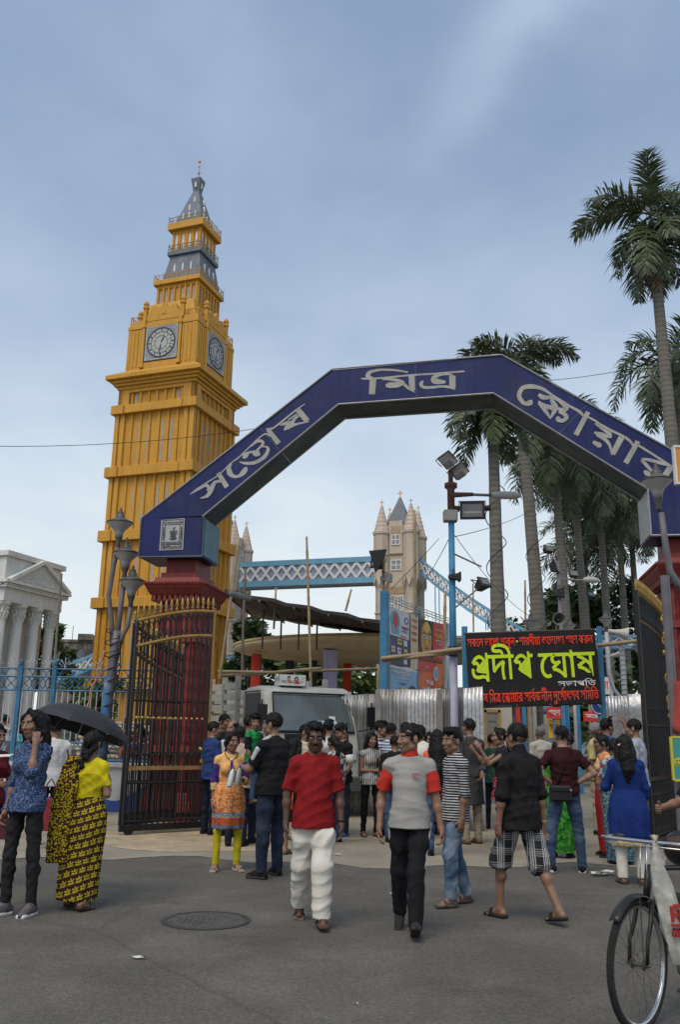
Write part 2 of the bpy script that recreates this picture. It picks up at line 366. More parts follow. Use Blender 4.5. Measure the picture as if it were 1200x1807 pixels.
def railing(z, w, h, mt, n, name='railing', r=.02):
 b = MB()
 for M in F4:
  b.tube([(-w, -w, z + h), (w, -w, z + h)], r, 6, M); b.tube([(-w, -w, z + h * .45), (w, -w, z + h * .45)], r * .7, 6, M)
  for i in range(n + 1):
   x = -w + 2 * w * i / n; b.tube([(x, -w, z), (x, -w, z + h * (1.35 if i % 2 == 0 else 1))], r * .9, 5, M)
 return b.build(name, mt, tw)
b = MB()
for M in F4:
 for sg in (-1, 1):
  for k in range(5):
   x = sg * (1.34 + k * .18); b.tube([(x, -2.02, 22.93), (x, -2.02, 23.28)], .018, 5, M)
  b.tube([(sg * 1.25, -2.02, 23.28), (sg * 2.03, -2.02, 23.28)], .022, 5, M); b.tube([(sg * 2.03, -2.02, 22.9), (sg * 2.03, -2.02, 23.36)], .03, 5, M)
b.build('railing', GOLD, tw)
UPPER = set(tw.children)
b = MB(); b.box(-1.22, 1.22, -1.22, 1.22, 24.0, 25.55); s = []
for M in F4:
 for i in range(8):
  x = -1.2 + i * .343; b.box(x - .05, x + .05, -1.31, -1.2, 24.0, 25.5, M)
 for i in range(7): 
  if i != 3: M in F2 and s.append((slot(s, -1.03 + i * .343, 24.35, 25.15, 0, .06), -1.232, -1.18, M))
b.box(-1.28, 1.28, -1.28, 1.28, 25.3, 25.498)
o = b.build('belfry', GOLD, tw); slotw(s, o)
b = MB(); b.box(-1.46, 1.46, -1.46, 1.46, 25.5, 25.78); b.build('platform', GOLD, tw, bevel=.02); railing(25.78, 1.42, .3, GOLD, 10)
b = MB(); b.frustum(1.2, 25.77, .92, 27.55); s = []
for M in F4:
 for x in (-.52, 0, .52): M in F2 and s.append(([(x - .05, 26.45), (x + .05, 26.45), (x + .05, 26.75), (x, 26.95), (x - .05, 26.75)], -1.10, -.9, M))
o = b.build('lower_roof', SLATE, tw); slotw(s, o, mat('pale_slot', (.55, .55, .55), var=.2))
b = MB(); b.box(-1.07, 1.07, -1.07, 1.07, 27.52, 27.78); b.build('platform', SLATE, tw, bevel=.02); railing(27.78, 1.03, .36, SLATE, 7)
b = MB(); b.box(-.86, .86, -.86, .86, 27.78, 29.15); s = []
for M in F4:
 for i in range(5): b.box(-.84 + i * .42 - .045, -.84 + i * .42 + .045, -.91, -.84, 27.78, 29.1, M)
 for i in range(4): M in F2 and s.append((slot(s, -.63 + i * .42, 27.95, 28.85, 0, .06), -.872, -.81, M))
o = b.build('lantern', GOLD, tw); slotw(s, o, mat('pale_slot', (.5, .5, .5)))
b = MB(); b.box(-1.13, 1.13, -1.13, 1.13, 29.12, 29.55); b.build('platform', GOLD, tw, bevel=.02); railing(29.55, 1.09, .33, mat('rail_grey', (.3, .2, .07)), 8)
b = MB(); b.frustum(.88, 29.55, .18, 32.05); b.frustum(.18, 32.04, .31, 32.85); b.frustum(.31, 32.85, .12, 32.95); s = []
for M in F4:
 for x, z in ((-.38, 29.95), (0, 29.95), (.38, 29.95), (-.1, 30.55), (.1, 31.15)):
  yy = -(.88 - (z - 29.55) * .28) - .02
  M in F2 and s.append(([(x - .05, z), (x + .05, z), (x + .05, z + .22), (x, z + .38), (x - .05, z + .22)], yy, yy + .25, M))
 M in F2 and s.append(([(-.05, 32.25), (.05, 32.25), (.05, 32.5), (0, 32.62), (-.05, 32.5)], -.29, -.1, M))
o = b.build('spire', SLATE, tw); slotw(s, o, mat('pale_slot', (.55, .55, .55)))
b = MB(); b.tube([(0, 0, 32.9), (.02, 0, 34.4)], .022, 6)
for z, r in ((33.35, .085), (33.8, .06), (34.12, .09)): b.ell((.01, 0, z), (r, r, r * .8))
b.build('finial', mat('finial_gold', (.55, .33, .16), rough=.4), tw, smooth=True)
for ch in tw.children:
 if ch not in UPPER:
  k = .14 if max(v.co.z for v in ch.data.vertices) < 26.2 else .22
  ch.location = (k, k, 0)
CF = mat('clock_frame', (.22, .24, .28), var=.35, scale=14)
CD = mat('clock_dial', (.37, .38, .36), var=.12, scale=12); CK = mat('clock_ink', (.045, .048, .05))
for k in range(4):
 M = F4[k]; W_ = -2.135
 b = MB(); b.box(-.97, .97, W_ - .02, W_ + .2, 20.56, 22.5, M); o = b.build('clock_face', CF, tw)
 c = 21.53
 b = MB(); b.add([(0.84 * math.cos(2 * PI * i / 48), W_ - .026, c + .84 * math.sin(2 * PI * i / 48)) for i in range(48)], [tuple(range(48))], M); b.build('dial', CD, o, fix=False)
 b = MB()
 for r in (.84, .80, .60, .38):
  b.tube([(r * math.cos(2 * PI * i / 48), W_ - .03, c + r * math.sin(2 * PI * i / 48)) for i in range(49)], .012 if r != .84 else .022, 5, M)
 for i in range(12):
  a = 2 * PI * i / 12; b.stroke([(.4 * math.cos(a + .26), c + .4 * math.sin(a + .26), .012), (.8 * math.cos(a + .26), c + .8 * math.sin(a + .26), .012)], W_ - .034, W_ - .026, M)
  for q in (-.05, 0, .05): b.stroke([(.63 * math.cos(a + q), c + .63 * math.sin(a + q), .022), (.77 * math.cos(a + q * .8), c + .77 * math.sin(a + q * .8), .022)], W_ - .032, W_ - .026, M)
 for i in range(60):
  a = 2 * PI * i / 60; b.stroke([(.8 * math.cos(a), c + .8 * math.sin(a), .014), (.84 * math.cos(a), c + .84 * math.sin(a), .014)], W_ - .031, W_ - .026, M)
 b.build('numerals', CK, o)
 b = MB()
 for sx_ in (-1, 1):
  for sz in (-1, 1):
   for r in (.09, .04): b.tube([(sx_ * .81 + r * math.cos(2 * PI * i / 12), W_ - .024, c + sz * .81 + r * math.sin(2 * PI * i / 12)) for i in range(13)], .012, 4, M)
 for x0, z0, x1, z1 in ((-.94, 20.6, .94, 20.6), (-.94, 22.46, .94, 22.46), (-.94, 20.6, -.94, 22.46), (.94, 20.6, .94, 22.46)): b.tube([(x0, W_ - .02, z0), (x1, W_ - .02, z1)], .02, 4, M)
 b.build('corner_ornament', mat('ornament_pale', (.5, .52, .55)), o)
 b = MB(); b.stroke([(0, c - .1, .04), (-.04, c - .35, .06), (-.05, c - .72, .012)], W_ - .055, W_ - .045, M); b.stroke([(0, c, .06), (.12, c + .22, .075), (.2, c + .38, .01)], W_ - .045, W_ - .037, M)
 b.build('hands', CK, o)
LETTERS = """
-545,603,0.5 -532,612,5.2 -517,623,2.4 -488,642,2.4 -467,663,2.4 -451,675,2.8 -438,688,2.4 -410,715,2.8 -398,722,3.3 -389,718,4.7
-464,663,3.3 -469,656,8.5 -467,645,10.8 -460,638,7.5 -450,637,5.1 -441,643,10.3 -436,651,10.3 -437,655,4.7
-440,673,4.7 -437,679,12.3 -431,684,5.7 -424,686,4.2 -416,683,14.1 -409,685,11.7
-448,666,1.9 -435,663,5.6 -417,664,7.0 -400,674,7.9 -392,688,6.6 -395,695,3.8 -404,696,2.4
-427,697,3.3 -419,704,4.3 -410,708,6.1 -403,705,5.7 -404,699,5.2 -409,694,4.2 -415,687,5.6
-394,731,8.1 -371,701,10.3
-398,732,1.9 -388,732,4.7 -379,736,3.8 -342,766,3.8 -321,781,1.4
-376,740,2.4 -363,741,6.1 -352,745,5.2 -358,734,5.6 -362,728,0.9
-362,728,1.9 -350,737,8.5 -341,751,5.7 -331,758,3.3
-355,731,4.7 -343,738,6.1 -330,741,3.8 -312,744,1.9
-336,770,10.9 -316,745,10.8
-354,749,2.8 -337,760,3.8
-532,611,4.7 -522,617,5.7 -514,621,6.6 -508,617,6.1 -510,609,1.4
-523,595,1.4 -510,599,7.0 -503,609,8.9 -499,620,8.9 -494,627,6.1 -483,628,4.7
-490,645,8.5 -471,616,9.8
-212,829,1.7 -204,828,3.9 -170,828,3.4 -119,831,3.8 -69,832,3.3 -18,834,3.7 -12,833,0.8
-188,828,12.8 -190,795,11.9
-189,826,8.5 -198,833,9.4 -194,841,7.7 -176,845,4.7 -154,844,4.3 -135,841,3.8 -120,837,3.0
-170,825,2.6 -158,825,5.9 -143,822,6.3 -131,818,6.3 -128,813,4.2
-163,811,5.3 -156,812,11.8 -141,812,11.0 -129,813,5.5 -119,804,5.4 -107,795,1.3
-113,830,11.8 -112,799,11.3
-48,814,4.1 -60,815,10.8 -70,818,11.7 -69,825,8.8 -57,830,5.8 -44,830,4.2 -34,827,3.3
-35,826,12.4 -35,800,11.5
-91,818,4.2 -95,812,7.5 -90,805,5.8 -74,804,5.4 -56,805,4.5 -41,803,5.4 -30,797,1.2
113,797,9.8 132,792,6.5 150,778,4.3 170,763,4.8 182,754,4.2 197,744,5.8 205,734,3.7
211,733,3.1 224,725,4.2 234,717,3.6 253,704,4.6 272,693,4.6 284,683,5.1 289,673,3.0
297,675,4.5 320,658,4.0 343,640,4.0 360,629,2.5
132,792,5.9 114,797,9.2 97,795,8.7 89,782,8.2 92,771,8.1 100,763,7.0 108,765,12.4 108,770,7.0
125,781,5.9 133,775,9.7 143,774,6.7 150,778,3.8
124,767,2.7 135,758,8.0 150,753,9.6
124,764,3.8 136,748,8.0 145,731,1.6
145,733,2.1 152,746,8.0 155,755,9.6 149,767,7.5 152,774,5.4
150,774,5.4 162,766,5.3 173,756,11.1 172,748,7.9 159,751,5.3 152,757,8.0
160,745,4.8 169,741,7.9 174,733,7.4 167,727,7.4 158,729,7.9 160,735,5.8
213,742,8.4 189,698,9.4
225,720,4.7 238,711,10.3 248,700,8.7 252,691,2.0
222,702,3.6 235,697,9.3 251,691,2.1
226,697,4.6 240,688,6.7 248,676,5.1 251,657,2.0
270,691,10.7 252,659,9.6
219,684,5.7 229,677,10.3 233,674,3.6
298,682,8.6 274,641,9.5
302,648,3.5 315,646,6.0 333,640,6.5 350,634,4.4
302,647,5.5 311,635,6.5 322,621,4.9 337,615,3.4
352,632,10.8 337,611,10.3
305,626,4.5 310,621,9.9 316,617,4.0
"""
GLYPHS = """
স|341|346,311 0,-35 -52,0 0,-276 -39,0 0,176 11,-31 -15,21q -23,22q -10,0 -7,0q -12,-8q -15,-23q -12,-23 -14,-24q -22,-32q -24,-14q -18,0 -14,0q -24,10q -24,26q -14,22 30,18 14,-24q 18,-14q 10,0 8,0q 16,10q 18,26q 12,22 12,17 13,27q 24,20q 15,0 16,0q 26,-18q 18,-19 -10,-1 -2,12q -1,20q 0,11 0,47 -260,0 0,35;136,136 -6,34q -10,40q -13,10 -13,12q -42,12q -33,4 7,38 28,-10 28,-5q 38,-14q 24,-23q 12,-32q 2,-24
ক|403|408,311 0,-35 -162,0 0,-32 0,-8 0,-236 -38,0 -15,30q -52,52q -67,35q -36,5 -20,48 49,28q 97,44q 54,16 -10,-20 0,38 -213,0 0,35;208,234 10,-15 -26,-7q -54,-23q -52,-25q -21,-12 28,-6q 59,-30q 50,-45q 12,-26 -4,-1 -1,12q -1,22q 0,16;380,144 0,-16q -12,-30q -30,-19q -26,0 -8,0q -14,1q -7,2 3,36 3,-1q 9,-1q 5,0 24,0q 15,19q 0,13 0,26q -52,38q -50,7 1,37 39,-4q 62,-30q 38,-48q
ে|173|178,311 0,-35 -10,0 -16,-4q -36,-24q -32,-37q -20,-50q 0,-30 0,-36q 22,-43q 32,-18q 16,0 12,0q 17,6q 11,6 18,-30 -14,-10q -30,-8q -16,0 -32,0q -48,32q -28,60q 0,40 0,41q 32,67q 52,46q 32,10 -32,-16 -9,-2q -21,0q -13,0 -70,0 0,35
ল|365|370,311 0,-35 -52,0 0,-276 -38,0 0,168 2,-14 -10,16q -25,20q -15,0 -7,0q -15,-6q -11,-15q 0,-15 0,-6q 1,-8q 0,-4 -32,-3 -2,21q -18,28q -26,15q -16,0 -13,0q -19,-11q -10,-17q 0,-11 0,-20q 30,-28q 26,-10 -13,-36 -24,7q -38,26q -22,38q 0,25 0,22q 22,33q 37,18q 22,0 26,0q 38,-19q 16,-22 -7,0 5,16q 28,18q 16,0 18,0q 26,-14q 16,-14 -5,-7 -1,11q 0,20q 0,12 0,42 -285,0 0,35
ভ|360|211,22 -33,0q -56,20q -50,50q -41,80q -17,60 38,10 18,-66q 46,-80q 58,-36q 36,0 26,0q 38,18q 20,34q 0,22 0,14q -6,24q -10,20q -7,7 24,39 19,-28q 18,-52q 0,-25 0,-31q -28,-51q -54,-29q;192,142 -32,0q -36,32q 0,27 0,11q 8,23q 4,8 40,-12 -4,-5q -6,-15q 0,-8 0,-13q 15,-12q 12,0 11,0q 20,8q 25,23q 15,24 31,5 -4,-27 -13,-23q -30,-30q -34,-16q;366,311 0,-35 -371,0 0,35
া|133|138,311 0,-35 -52,0 0,-276 -39,0 0,234 -6,18q -23,24q -19,0 -4,0 0,35 7,0 12,0q 26,-15q 8,-16 0,2q -1,18q 0,6 0,38 27,0 11,-33
থ|322|328,311 0,-35 -53,0 0,-276 -39,0 -18,28q -52,48q -67,36q -41,7 -12,47 26,-18 42,-8q 64,-32q 46,-39q 14,-21 -1,12q -1,23q 0,13 0,248 27,0 11,-33;106,312 31,0q 42,-21q 21,-37q 0,-22 0,-39q -64,-49q -57,-6 -24,4 -9,24 42,2q 50,19q 22,29q 0,17 0,21q -28,24q -28,0 -24,0q -22,-20q 0,-11 0,-7q 8,-12q 9,-5 -22,-31 -9,6q -16,16q -9,21q 0,13 0,18q 20,29q 39,17q
কু|403|408,311 0,-35 -162,0 0,-32 0,-8 0,-236 -38,0 -15,30q -52,52q -67,35q -36,5 -20,48 49,28q 97,44q 54,16 -10,-20 0,38 -213,0 0,35;208,234 10,-15 -26,-7q -54,-23q -52,-25q -21,-12 28,-6q 59,-30q 50,-45q 12,-26 -4,-1 -1,12q -1,22q 0,16;380,144 0,-16q -12,-30q -30,-19q -26,0 -8,0q -14,1q -7,2 3,36 3,-1q 9,-1q 5,0 24,0q 15,19q 0,13 0,26q -52,38q -50,7 1,37 39,-4q 62,-30q 38,-48q;162,-133 -14,0q -32,11q -22,26q 0,20 0,26q 39,30q 35,0 31,0q 57,-22q 60,-40q 34,-26 -23,-28 -33,28q -56,38q -48,18q -24,0 -18,0q -18,-14q 0,-10 0,-14q 19,-12q 13,0 18,0q 23,16q 12,22q 4,25q 0,9 0,34 39,0 0,-26 0,-14q -7,-38q -19,-36q -38,-23q
ন|302|307,311 0,-35 -53,0 0,-276 -38,0 0,122 8,-28 -16,22q -40,38q -40,22q -20,0 -18,0q -26,-20q 0,-19 0,-15q 21,-22q 22,-8 -19,-36 -30,13q -35,43q 0,26 0,25q 23,33q 37,16q 19,0 26,0q 43,-18q 37,-32q 18,-20 -8,-2 -1,12q -1,22q 0,12 0,90 -221,0 0,35
শ|338|344,311 0,-35 -53,0 0,-276 -39,0 0,256 3,10 -1,8q -2,18q 0,12 0,40 27,0 12,-33;180,314 20,0q 33,-14q 26,-28q 8,-18 -2,-52 -15,36q -42,40q -26,0 -20,0q -24,-22q 0,-20 0,-20q 32,-26q 36,-2 -3,-38 -33,2q -42,23q -20,37q 0,25 0,27q 20,34q 34,16q;38,314 22,0q 37,-16q 24,-38q 0,-30 0,-20q -20,-37q -41,-23q -33,0 -3,38 26,1q 28,13q 12,22q 0,10 0,20q -26,24q -26,0 -9,0q -17,-2q -12,-4 -4,38 12,2q 20,2q
র|298|303,311 0,-35 -53,0 0,-276 -38,0 -15,30q -53,50q -68,36q -38,6 -20,48 48,28q 103,48q 55,16 -12,-21 0,35 -217,0 0,35;212,237 10,-14 -38,-13q -84,-36q -35,-22 27,-6q 61,-29q 52,-44q 14,-29 -5,0 0,12q -2,22q 0,16;92,-3 -12,0q -18,16q 0,13 0,13q 18,17q 12,0 13,0q 17,-17q 0,-13 0,-13q -17,-16q
দ|301|306,311 0,-35 -226,0 0,-150 -8,10 20,23q 52,39q 60,32q 34,13 32,-32 -10,-17q -11,-34q -5,-36q 0,-22 0,-24q 8,-45q 9,-28 -37,-9 -10,30q -10,55q 0,30 0,21q 6,36q 11,28q 5,9 6,-3 -28,-11q -54,-33q -52,-43q -28,-27 -29,20 0,168 -46,0 0,35
ী|133|138,276 -52,0 0,-276 -39,0 0,276 -52,0 0,35 52,0 -2,33q -29,44q -48,25q -60,11q -34,0 -30,0q -42,-6q -23,-12q 0,-10 0,-10q 24,-4q 15,0 48,0 26,0q 31,-10q 9,-10 10,-9q 8,-26q 0,-19 -34,0 0,12q -5,15q -5,4 -6,4q -14,3q -13,0 -49,0 -21,0q -31,6q -10,4 -12,8q -10,20q 0,10 0,30q 64,34q 67,0 101,0q 110,-71q 5,-76 51,0
য়|313|318,311 0,-35 -52,0 0,-276 -39,0 -21,28q -51,42q -67,30q -46,6 -18,46 16,10q 34,19q 35,18q 17,8 -19,15q -49,22q -34,7 16,34 0,-9 -45,0 0,35;227,276 -159,0 -11,4 21,-5q 42,-22q 37,-25q 11,-12 2,-28 -18,-8q -39,-19q -37,-19q -14,-10 -6,8 44,-6q 64,-28q 50,-40q 21,-24 -7,-2 0,10q -1,24q 0,12;90,-3 -12,0q -18,16q 0,13 0,13q 18,17q 12,0 12,0q 18,-17q 0,-13 0,-13q -18,-16q
শু|412|220,314 20,0q 28,-18q 13,-25 27,33 30,7 16,-13q 24,-37q 0,-25 0,-27q -24,-42q -43,-31q -28,-11 -15,37 33,12q 39,34q 0,27 0,13q -10,23q -14,9 25,10 -50,-60 -31,-2 -4,26q -20,24q -16,0 -10,0q -14,-8q -9,-14q 0,-11 0,-16q 24,-20q 27,-1 -2,-38 -28,2q -34,20q -16,34q 0,20 0,24q 17,30q 29,14q;104,314 18,0q 32,-15q 20,-33q 0,-26 0,-18q -16,-33q -34,-21q -26,0 -4,39 30,1q 20,22q 0,13 0,17q -21,18q -21,0 -10,0q -13,-3q -9,-3 -4,38 11,2q 17,2q;260,16 -55,0q -95,43q -72,95q -24,78 37,12 22,-68q 59,-83q 78,-39q 48,0 39,0q 47,26q 0,29 0,21q -26,27q -20,8 40,17 23,-13q 23,-38q 0,-25 0,-27q -30,-41q -56,-22q
চ্ছ|492|191,311 0,-35 -111,0 0,-21 -3,-13 1,-6q 2,-22q 0,-13 0,-65 0,-22q 12,-17q 18,0 18,0q 30,14q 12,11 11,10q 15,28q 0,14 0,14q -16,9q -15,0 -3,0 -22,0q -22,5q -12,5 -9,5q -18,14q -5,6 5,34 9,-10q 20,-16q 28,-8q 21,0 9,0 14,0q 16,-2q 12,-6q 4,-2 10,-7q 9,-21q 0,-15 0,-9q -4,-28q -11,-18 -18,-31q -58,-31q -33,0 -17,0q -24,9q -8,7 -6,7q -11,23q 0,28 0,140 -46,0 0,35;456,155 0,-27q -20,-39q -34,-25q -42,-14q -21,-2 -11,12 28,-4q 52,-14q 54,-21q 29,-15 -17,-30 -40,20q -81,29q -87,17q -46,5 5,36 15,-3q 32,-4q 22,0 44,0q 55,23q 25,37q 0,19 0,27q -34,28q -29,0 -3,0q -8,-1q -4,-1 -5,32 5,1q 16,1q 4,0 30,0q 37,-18q 21,-27q 8,-30q;262,108 -16,0q -24,8q -8,8 -6,8q -10,24q 0,24 0,20 -4,13 0,67 39,0 0,-18 -1,-24 0,-6q 1,-14q 0,-8 0,-30 0,-14q 5,-12q 3,-4 7,-7q 18,0 21,0q 31,16q 18,23q 0,10 0,10q -14,4q -12,0 -3,0 -26,0q -41,18q -14,16 7,32 9,-10q 18,-14q 28,-8q 22,0 25,0 5,0q 4,-6q 6,-2 10,-6q 14,-18q 0,-14 0,-24q -30,-39q -50,-23q;498,311 0,-35 -312,0 0,35
গ্র|363|368,311 0,-35 -52,0 0,-276 -38,0 0,212 10,-31 -18,25q -30,36q -28,24q -29,12q -16,0 -27,0q -32,-28q -12,-18 -8,-4 8,7q 28,9q 20,0 22,0q 29,-18q 13,-28q 0,-14 0,-29q -38,-44q -38,-22 -26,36 26,11q 36,26q 0,20 0,12q -16,14q -16,0 -14,0q -22,-6q -13,-6 -41,33 16,26q 35,39q 41,20q 25,0 25,0q 42,-17q 39,-35q 20,-26 -9,6 -1,6q -1,30q 0,14 0,52 26,0 12,-33;316,-22 -37,0 -7,21q -28,23q -21,0 -16,0q -30,-4q -31,-5q -20,0 -16,0q -36,7q -32,19q -19,37q 0,30 0,10q 2,20q 2,8 39,-6 -2,-7q -2,-16q 0,-9 0,-21q 16,-25q 30,-11q 19,0 17,0q 28,5q 28,4q 18,0 16,0q 30,-12q 14,-16 0,4 38,0
হ|265|121,250 39,0q 49,-26q 23,-41q 0,-21 0,-40q -58,-48q -56,-4 5,6 23,-6q 50,-24q 50,-32q 24,-19 -23,-27 -31,24q -52,33q -50,25q -56,19q -35,8 7,35 18,-6q 32,-4q 24,0 35,0q 39,17q 14,27q 0,14 0,26q -38,29q -30,0 -18,0q -22,-7q -10,-14q 0,-9 0,-4q 2,-9q 1,-3 -37,-7 -2,7q -3,17q 0,6 0,18q 22,26q 39,14q;88,232 -3,16q -25,25q -24,5 12,22 24,-6 28,-10q 25,-28q 2,-22;270,311 0,-35 -275,0 0,35
ণ|310|315,311 0,-35 -53,0 0,-276 -38,0 0,212 10,-30 -23,33q -41,43q -39,20q -20,0 -15,0q -23,-12q -12,-20q 0,-14 0,-16q 15,-22q 34,-14q 28,-2 -4,-42 -32,3q -52,23q -30,40q 0,29 0,27q 24,38q 39,18q 23,0 26,0q 42,-18q 40,-34q 21,-26 -8,2 -1,9q -2,29q 0,12 0,56 26,0 12,-33
রু|401|406,311 0,-35 -156,0 0,-132 -1,-7 1,-9q 0,-20q 0,-10 0,-98 -38,0 -15,30q -53,50q -68,36q -38,6 -20,48 48,28q 103,48q 55,16 -12,-21 0,35 -217,0 0,35;212,237 10,-14 -38,-13q -84,-36q -35,-22 27,-6q 61,-29q 52,-44q 14,-29 -5,0 0,12q -2,22q 0,16;319,82 -19,0q -32,15q -28,34q -10,27 19,34 7,-26q 20,-34q 24,-16q 14,0 12,0q 20,15q 0,18 0,11q -10,18q -20,13q -18,3 7,38 21,-4q 36,-21q 22,-33q 0,-24 0,-31q -36,-37q;92,-3 -12,0q -18,16q 0,13 0,13q 18,17q 12,0 13,0q 17,-17q 0,-13 0,-13q -17,-16q
প্র|377|382,311 0,-35 -52,0 0,-276 -38,0 0,198 10,-32 -20,30q -34,42q -30,28q -32,12q -18,0 -20,0q -32,-15q -27,-25q -11,-14 -4,-2 8,6q 15,4q 9,0 30,0q 26,-31q 0,-23 0,-6q 0,-10q -2,-2 -8,3 6,7q 11,12q 13,12q 6,6 62,58 24,-26 -142,-134 -29,27 41,39 -18,-22 -15,-11 7,9q 11,19q 0,13 0,12q -15,15q -14,0 -8,0q -16,-4q -8,-5 -38,36 20,26q 42,40q 46,22q 27,0 28,0q 45,-20q 42,-42q 23,-32 -9,3 -2,12q 0,28q 0,16 0,65 26,0 12,-33;330,-22 -38,0 -4,16q -16,18q -21,10q -13,0 -26,0q -49,-9q -29,0 -18,0q -38,7q -34,19q -22,37q 0,30 0,8q 2,20q 3,10 39,-6 -2,-6q -2,-17q 0,-9 0,-21q 17,-25q 33,-11q 22,0 24,0q 46,9q 25,0 19,0q 32,-13q 12,-15 0,46 38,0
প|358|363,311 0,-35 -53,0 0,-276 -38,0 0,198 11,-32 -21,30q -34,42q -30,28q -31,12q -18,0 -20,0q -33,-15q -26,-25q -12,-14 -4,-2 8,6q 16,4q 9,0 29,0q 27,-31q 0,-23 0,-6q -1,-10q -1,-2 -9,3 6,7q 12,12q 12,12q 6,6 62,58 25,-26 -142,-134 -29,27 40,39 -18,-22 -14,-11 7,9q 11,19q 0,13 0,12q -16,15q -14,0 -8,0q -15,-4q -8,-5 -38,36 20,26q 42,40q 46,22q 27,0 28,0q 44,-20q 42,-42q 24,-32 -10,3 -1,12q -1,28q 0,16 0,65 26,0 12,-33
ঘ|315|320,311 0,-35 -52,0 0,-276 -38,0 -16,22q -51,38q -66,27q -38,3 -17,43 10,9q 22,15q 24,15q 12,7 28,-4 -6,-2q -10,-1q -5,0 -29,0q -40,14q -20,29q 0,19 0,23q 29,33q 29,18 34,-18 -28,-10q -24,-28q 0,-16 0,-18q 26,-16q 18,0 11,0q 27,8q 16,10 21,-30 -18,-10q -39,-26q -37,-26q -15,-11 -6,9 58,-9q 73,-41q 27,-30 0,8q 0,19q 0,9 0,194 -235,0 0,35
ষ|316|322,311 0,-35 -53,0 0,-276 -39,0 -24,29q -52,43q -66,28q -46,6 -18,46 25,16q 59,31q 32,13 30,4 0,-28 -24,-11q -54,-27q -21,-12 37,-8q 57,-25q 47,-35q 20,-20 0,8q -2,18q 0,10 0,70 2,11 0,12q -2,25q 0,13 0,59 -235,0 0,35;38,284 21,-6 31,-9q 64,-31q 58,-39q 22,-21 0,-46 -20,21q -49,38q -56,31q -58,24q -27,5
ি|133|138,311 0,-35 -52,0 0,-276 -39,0 0,276 -52,0 0,35 46,0 -8,9q -17,22q -6,10 17,30q 39,48q 53,28q 37,0 27,0q 49,-12q 46,-25q 48,-35q 26,-20 -20,-28 -35,28q -55,38q -51,18q -29,0 -27,0q -41,-19q -29,-34q -12,-23 4,-7q 14,-18q 9,-10
ত|353|204,25 -42,0q -70,41q -57,90q -21,77 38,10 18,-62q 42,-80q 54,-38q 36,0 24,0q 32,11q 20,22q 8,27q 0,16 0,21q -16,34q -28,20q -20,0 -20,0q -18,-16q 0,-14 0,-6q 2,-10q 3,-8 -39,-7 -2,9q -4,18q 0,10 0,20q 20,26q 34,14q 22,0 31,0q 47,-28q 27,-52q 0,-33 0,-31q -27,-51q -54,-30q;358,311 0,-35 -363,0 0,35
ন্ত|360|254,152 -18,0q -26,7q -24,16q -16,13 -12,12q -14,8q -8,0 -8,0q -13,-10q 0,-10 0,-10q 11,-15q 10,-9 -28,-28 -14,14q -20,30q 0,20 0,18q 17,24q 27,12q 12,0 21,0q 29,-15q 16,-15 18,-15q 22,-13q 16,0 16,0q 19,16q 0,19 0,19q -21,34q -14,14 40,8 8,-8q 15,-22q 11,-28q 0,-17 0,-23q -16,-30q -32,-16q;366,311 0,-35 -371,0 0,35;210,-28 -43,0q -73,33q -60,75q -22,62 38,12 17,-49q 44,-63q 59,-32q 38,0 46,0q 36,34q 0,28 0,16q -12,25q -24,14q -18,0 -12,0q -15,-8q -7,-13q 0,-9 0,-3q 2,-14q 2,-6 -38,-6 -2,8q -4,20q 0,7 0,19q 20,24q 33,14q 19,0 31,0q 42,-25q 21,-41q 0,-24 0,-30q -26,-44q -53,-24q
ম|311|316,311 0,-35 -52,0 0,-276 -39,0 0,68 9,-27 -18,27q -35,44q -39,28q -24,0 -18,0q -26,-18q 0,-20 0,-16q 24,-22q 24,-8 -13,-39 -27,9q -34,28q -15,32q 0,18 0,24q 23,32q 37,16q 19,0 30,0q 45,-22q 35,-36q 14,-24 -9,-1 -1,11q -1,24q 0,12 0,136 -230,0 0,35;150,162 0,-4q -1,-6q -1,-2 -38,11 0,29q -18,35q -40,19q -33,3 7,36 22,-7 24,-2q 38,-15q 26,-28q 14,-41q
ত্র|357|236,264 18,0q 26,-7q 8,-7 11,-8q 11,-24q 0,-24 0,-194 -38,0 -5,22q -23,22q -19,0 -17,0q -29,-4q -31,-5q -22,0 -16,0q -36,7q -31,20q -20,38q 0,31 0,11q 3,25q 2,9 38,-6 -2,-8q -2,-16q 0,-14 0,-26q 20,-26q 30,-8q 14,0 18,0q 29,4q 27,4q 16,0 18,0q 28,-12q 10,-15 0,138 0,13q -5,14q -5,4 -4,3q -12,3q -10,0 -16,0q -25,-11q -10,-9 -10,-8q -12,-20q 0,-10 0,-8q 9,-12q 16,0 8,0q 10,2q 5,0 3,-35 -4,-1q -17,-3q -12,0 -23,0q -34,25q 0,28 0,17q 17,35q 16,14 15,14q 40,18q;362,311 0,-35 -367,0 0,35
স্ক|406|250,155 -35,0q -47,31q -12,32 6,2 -4,-16q -15,-32q -25,-22q -20,0 -14,0q -26,10q -25,26q -15,22 31,18 15,-24q 18,-14q 11,0 12,0q 19,16q 10,38q 2,34 34,0 4,-19q 13,-33q 19,-24q 27,-14q 17,0 18,0q 18,18q 0,17 0,19q -20,34q -14,14 40,8 8,-8q 15,-22q 10,-28q 0,-17 0,-33q -40,-33q;412,311 0,-35 -417,0 0,35;273,176 0,-17 -1,3 32,-5q 53,-23q 33,-38q 0,-28 0,-24q -31,-34q -31,0 -6,0q -14,2q -6,0 2,36 2,-1q 8,-1q 4,0 21,0q 13,16q 0,10 0,19q -40,31q -40,6 1,4 0,-154 -39,0 -14,22q -44,32q -52,20q -28,2 -19,46 40,20q 86,34q 41,8 -10,-19 0,28;234,142 12,-14 -32,-8q -70,-28q -28,-12 -2,6 40,-6q 61,-34q 21,-21 0,9q -2,22q 0,6
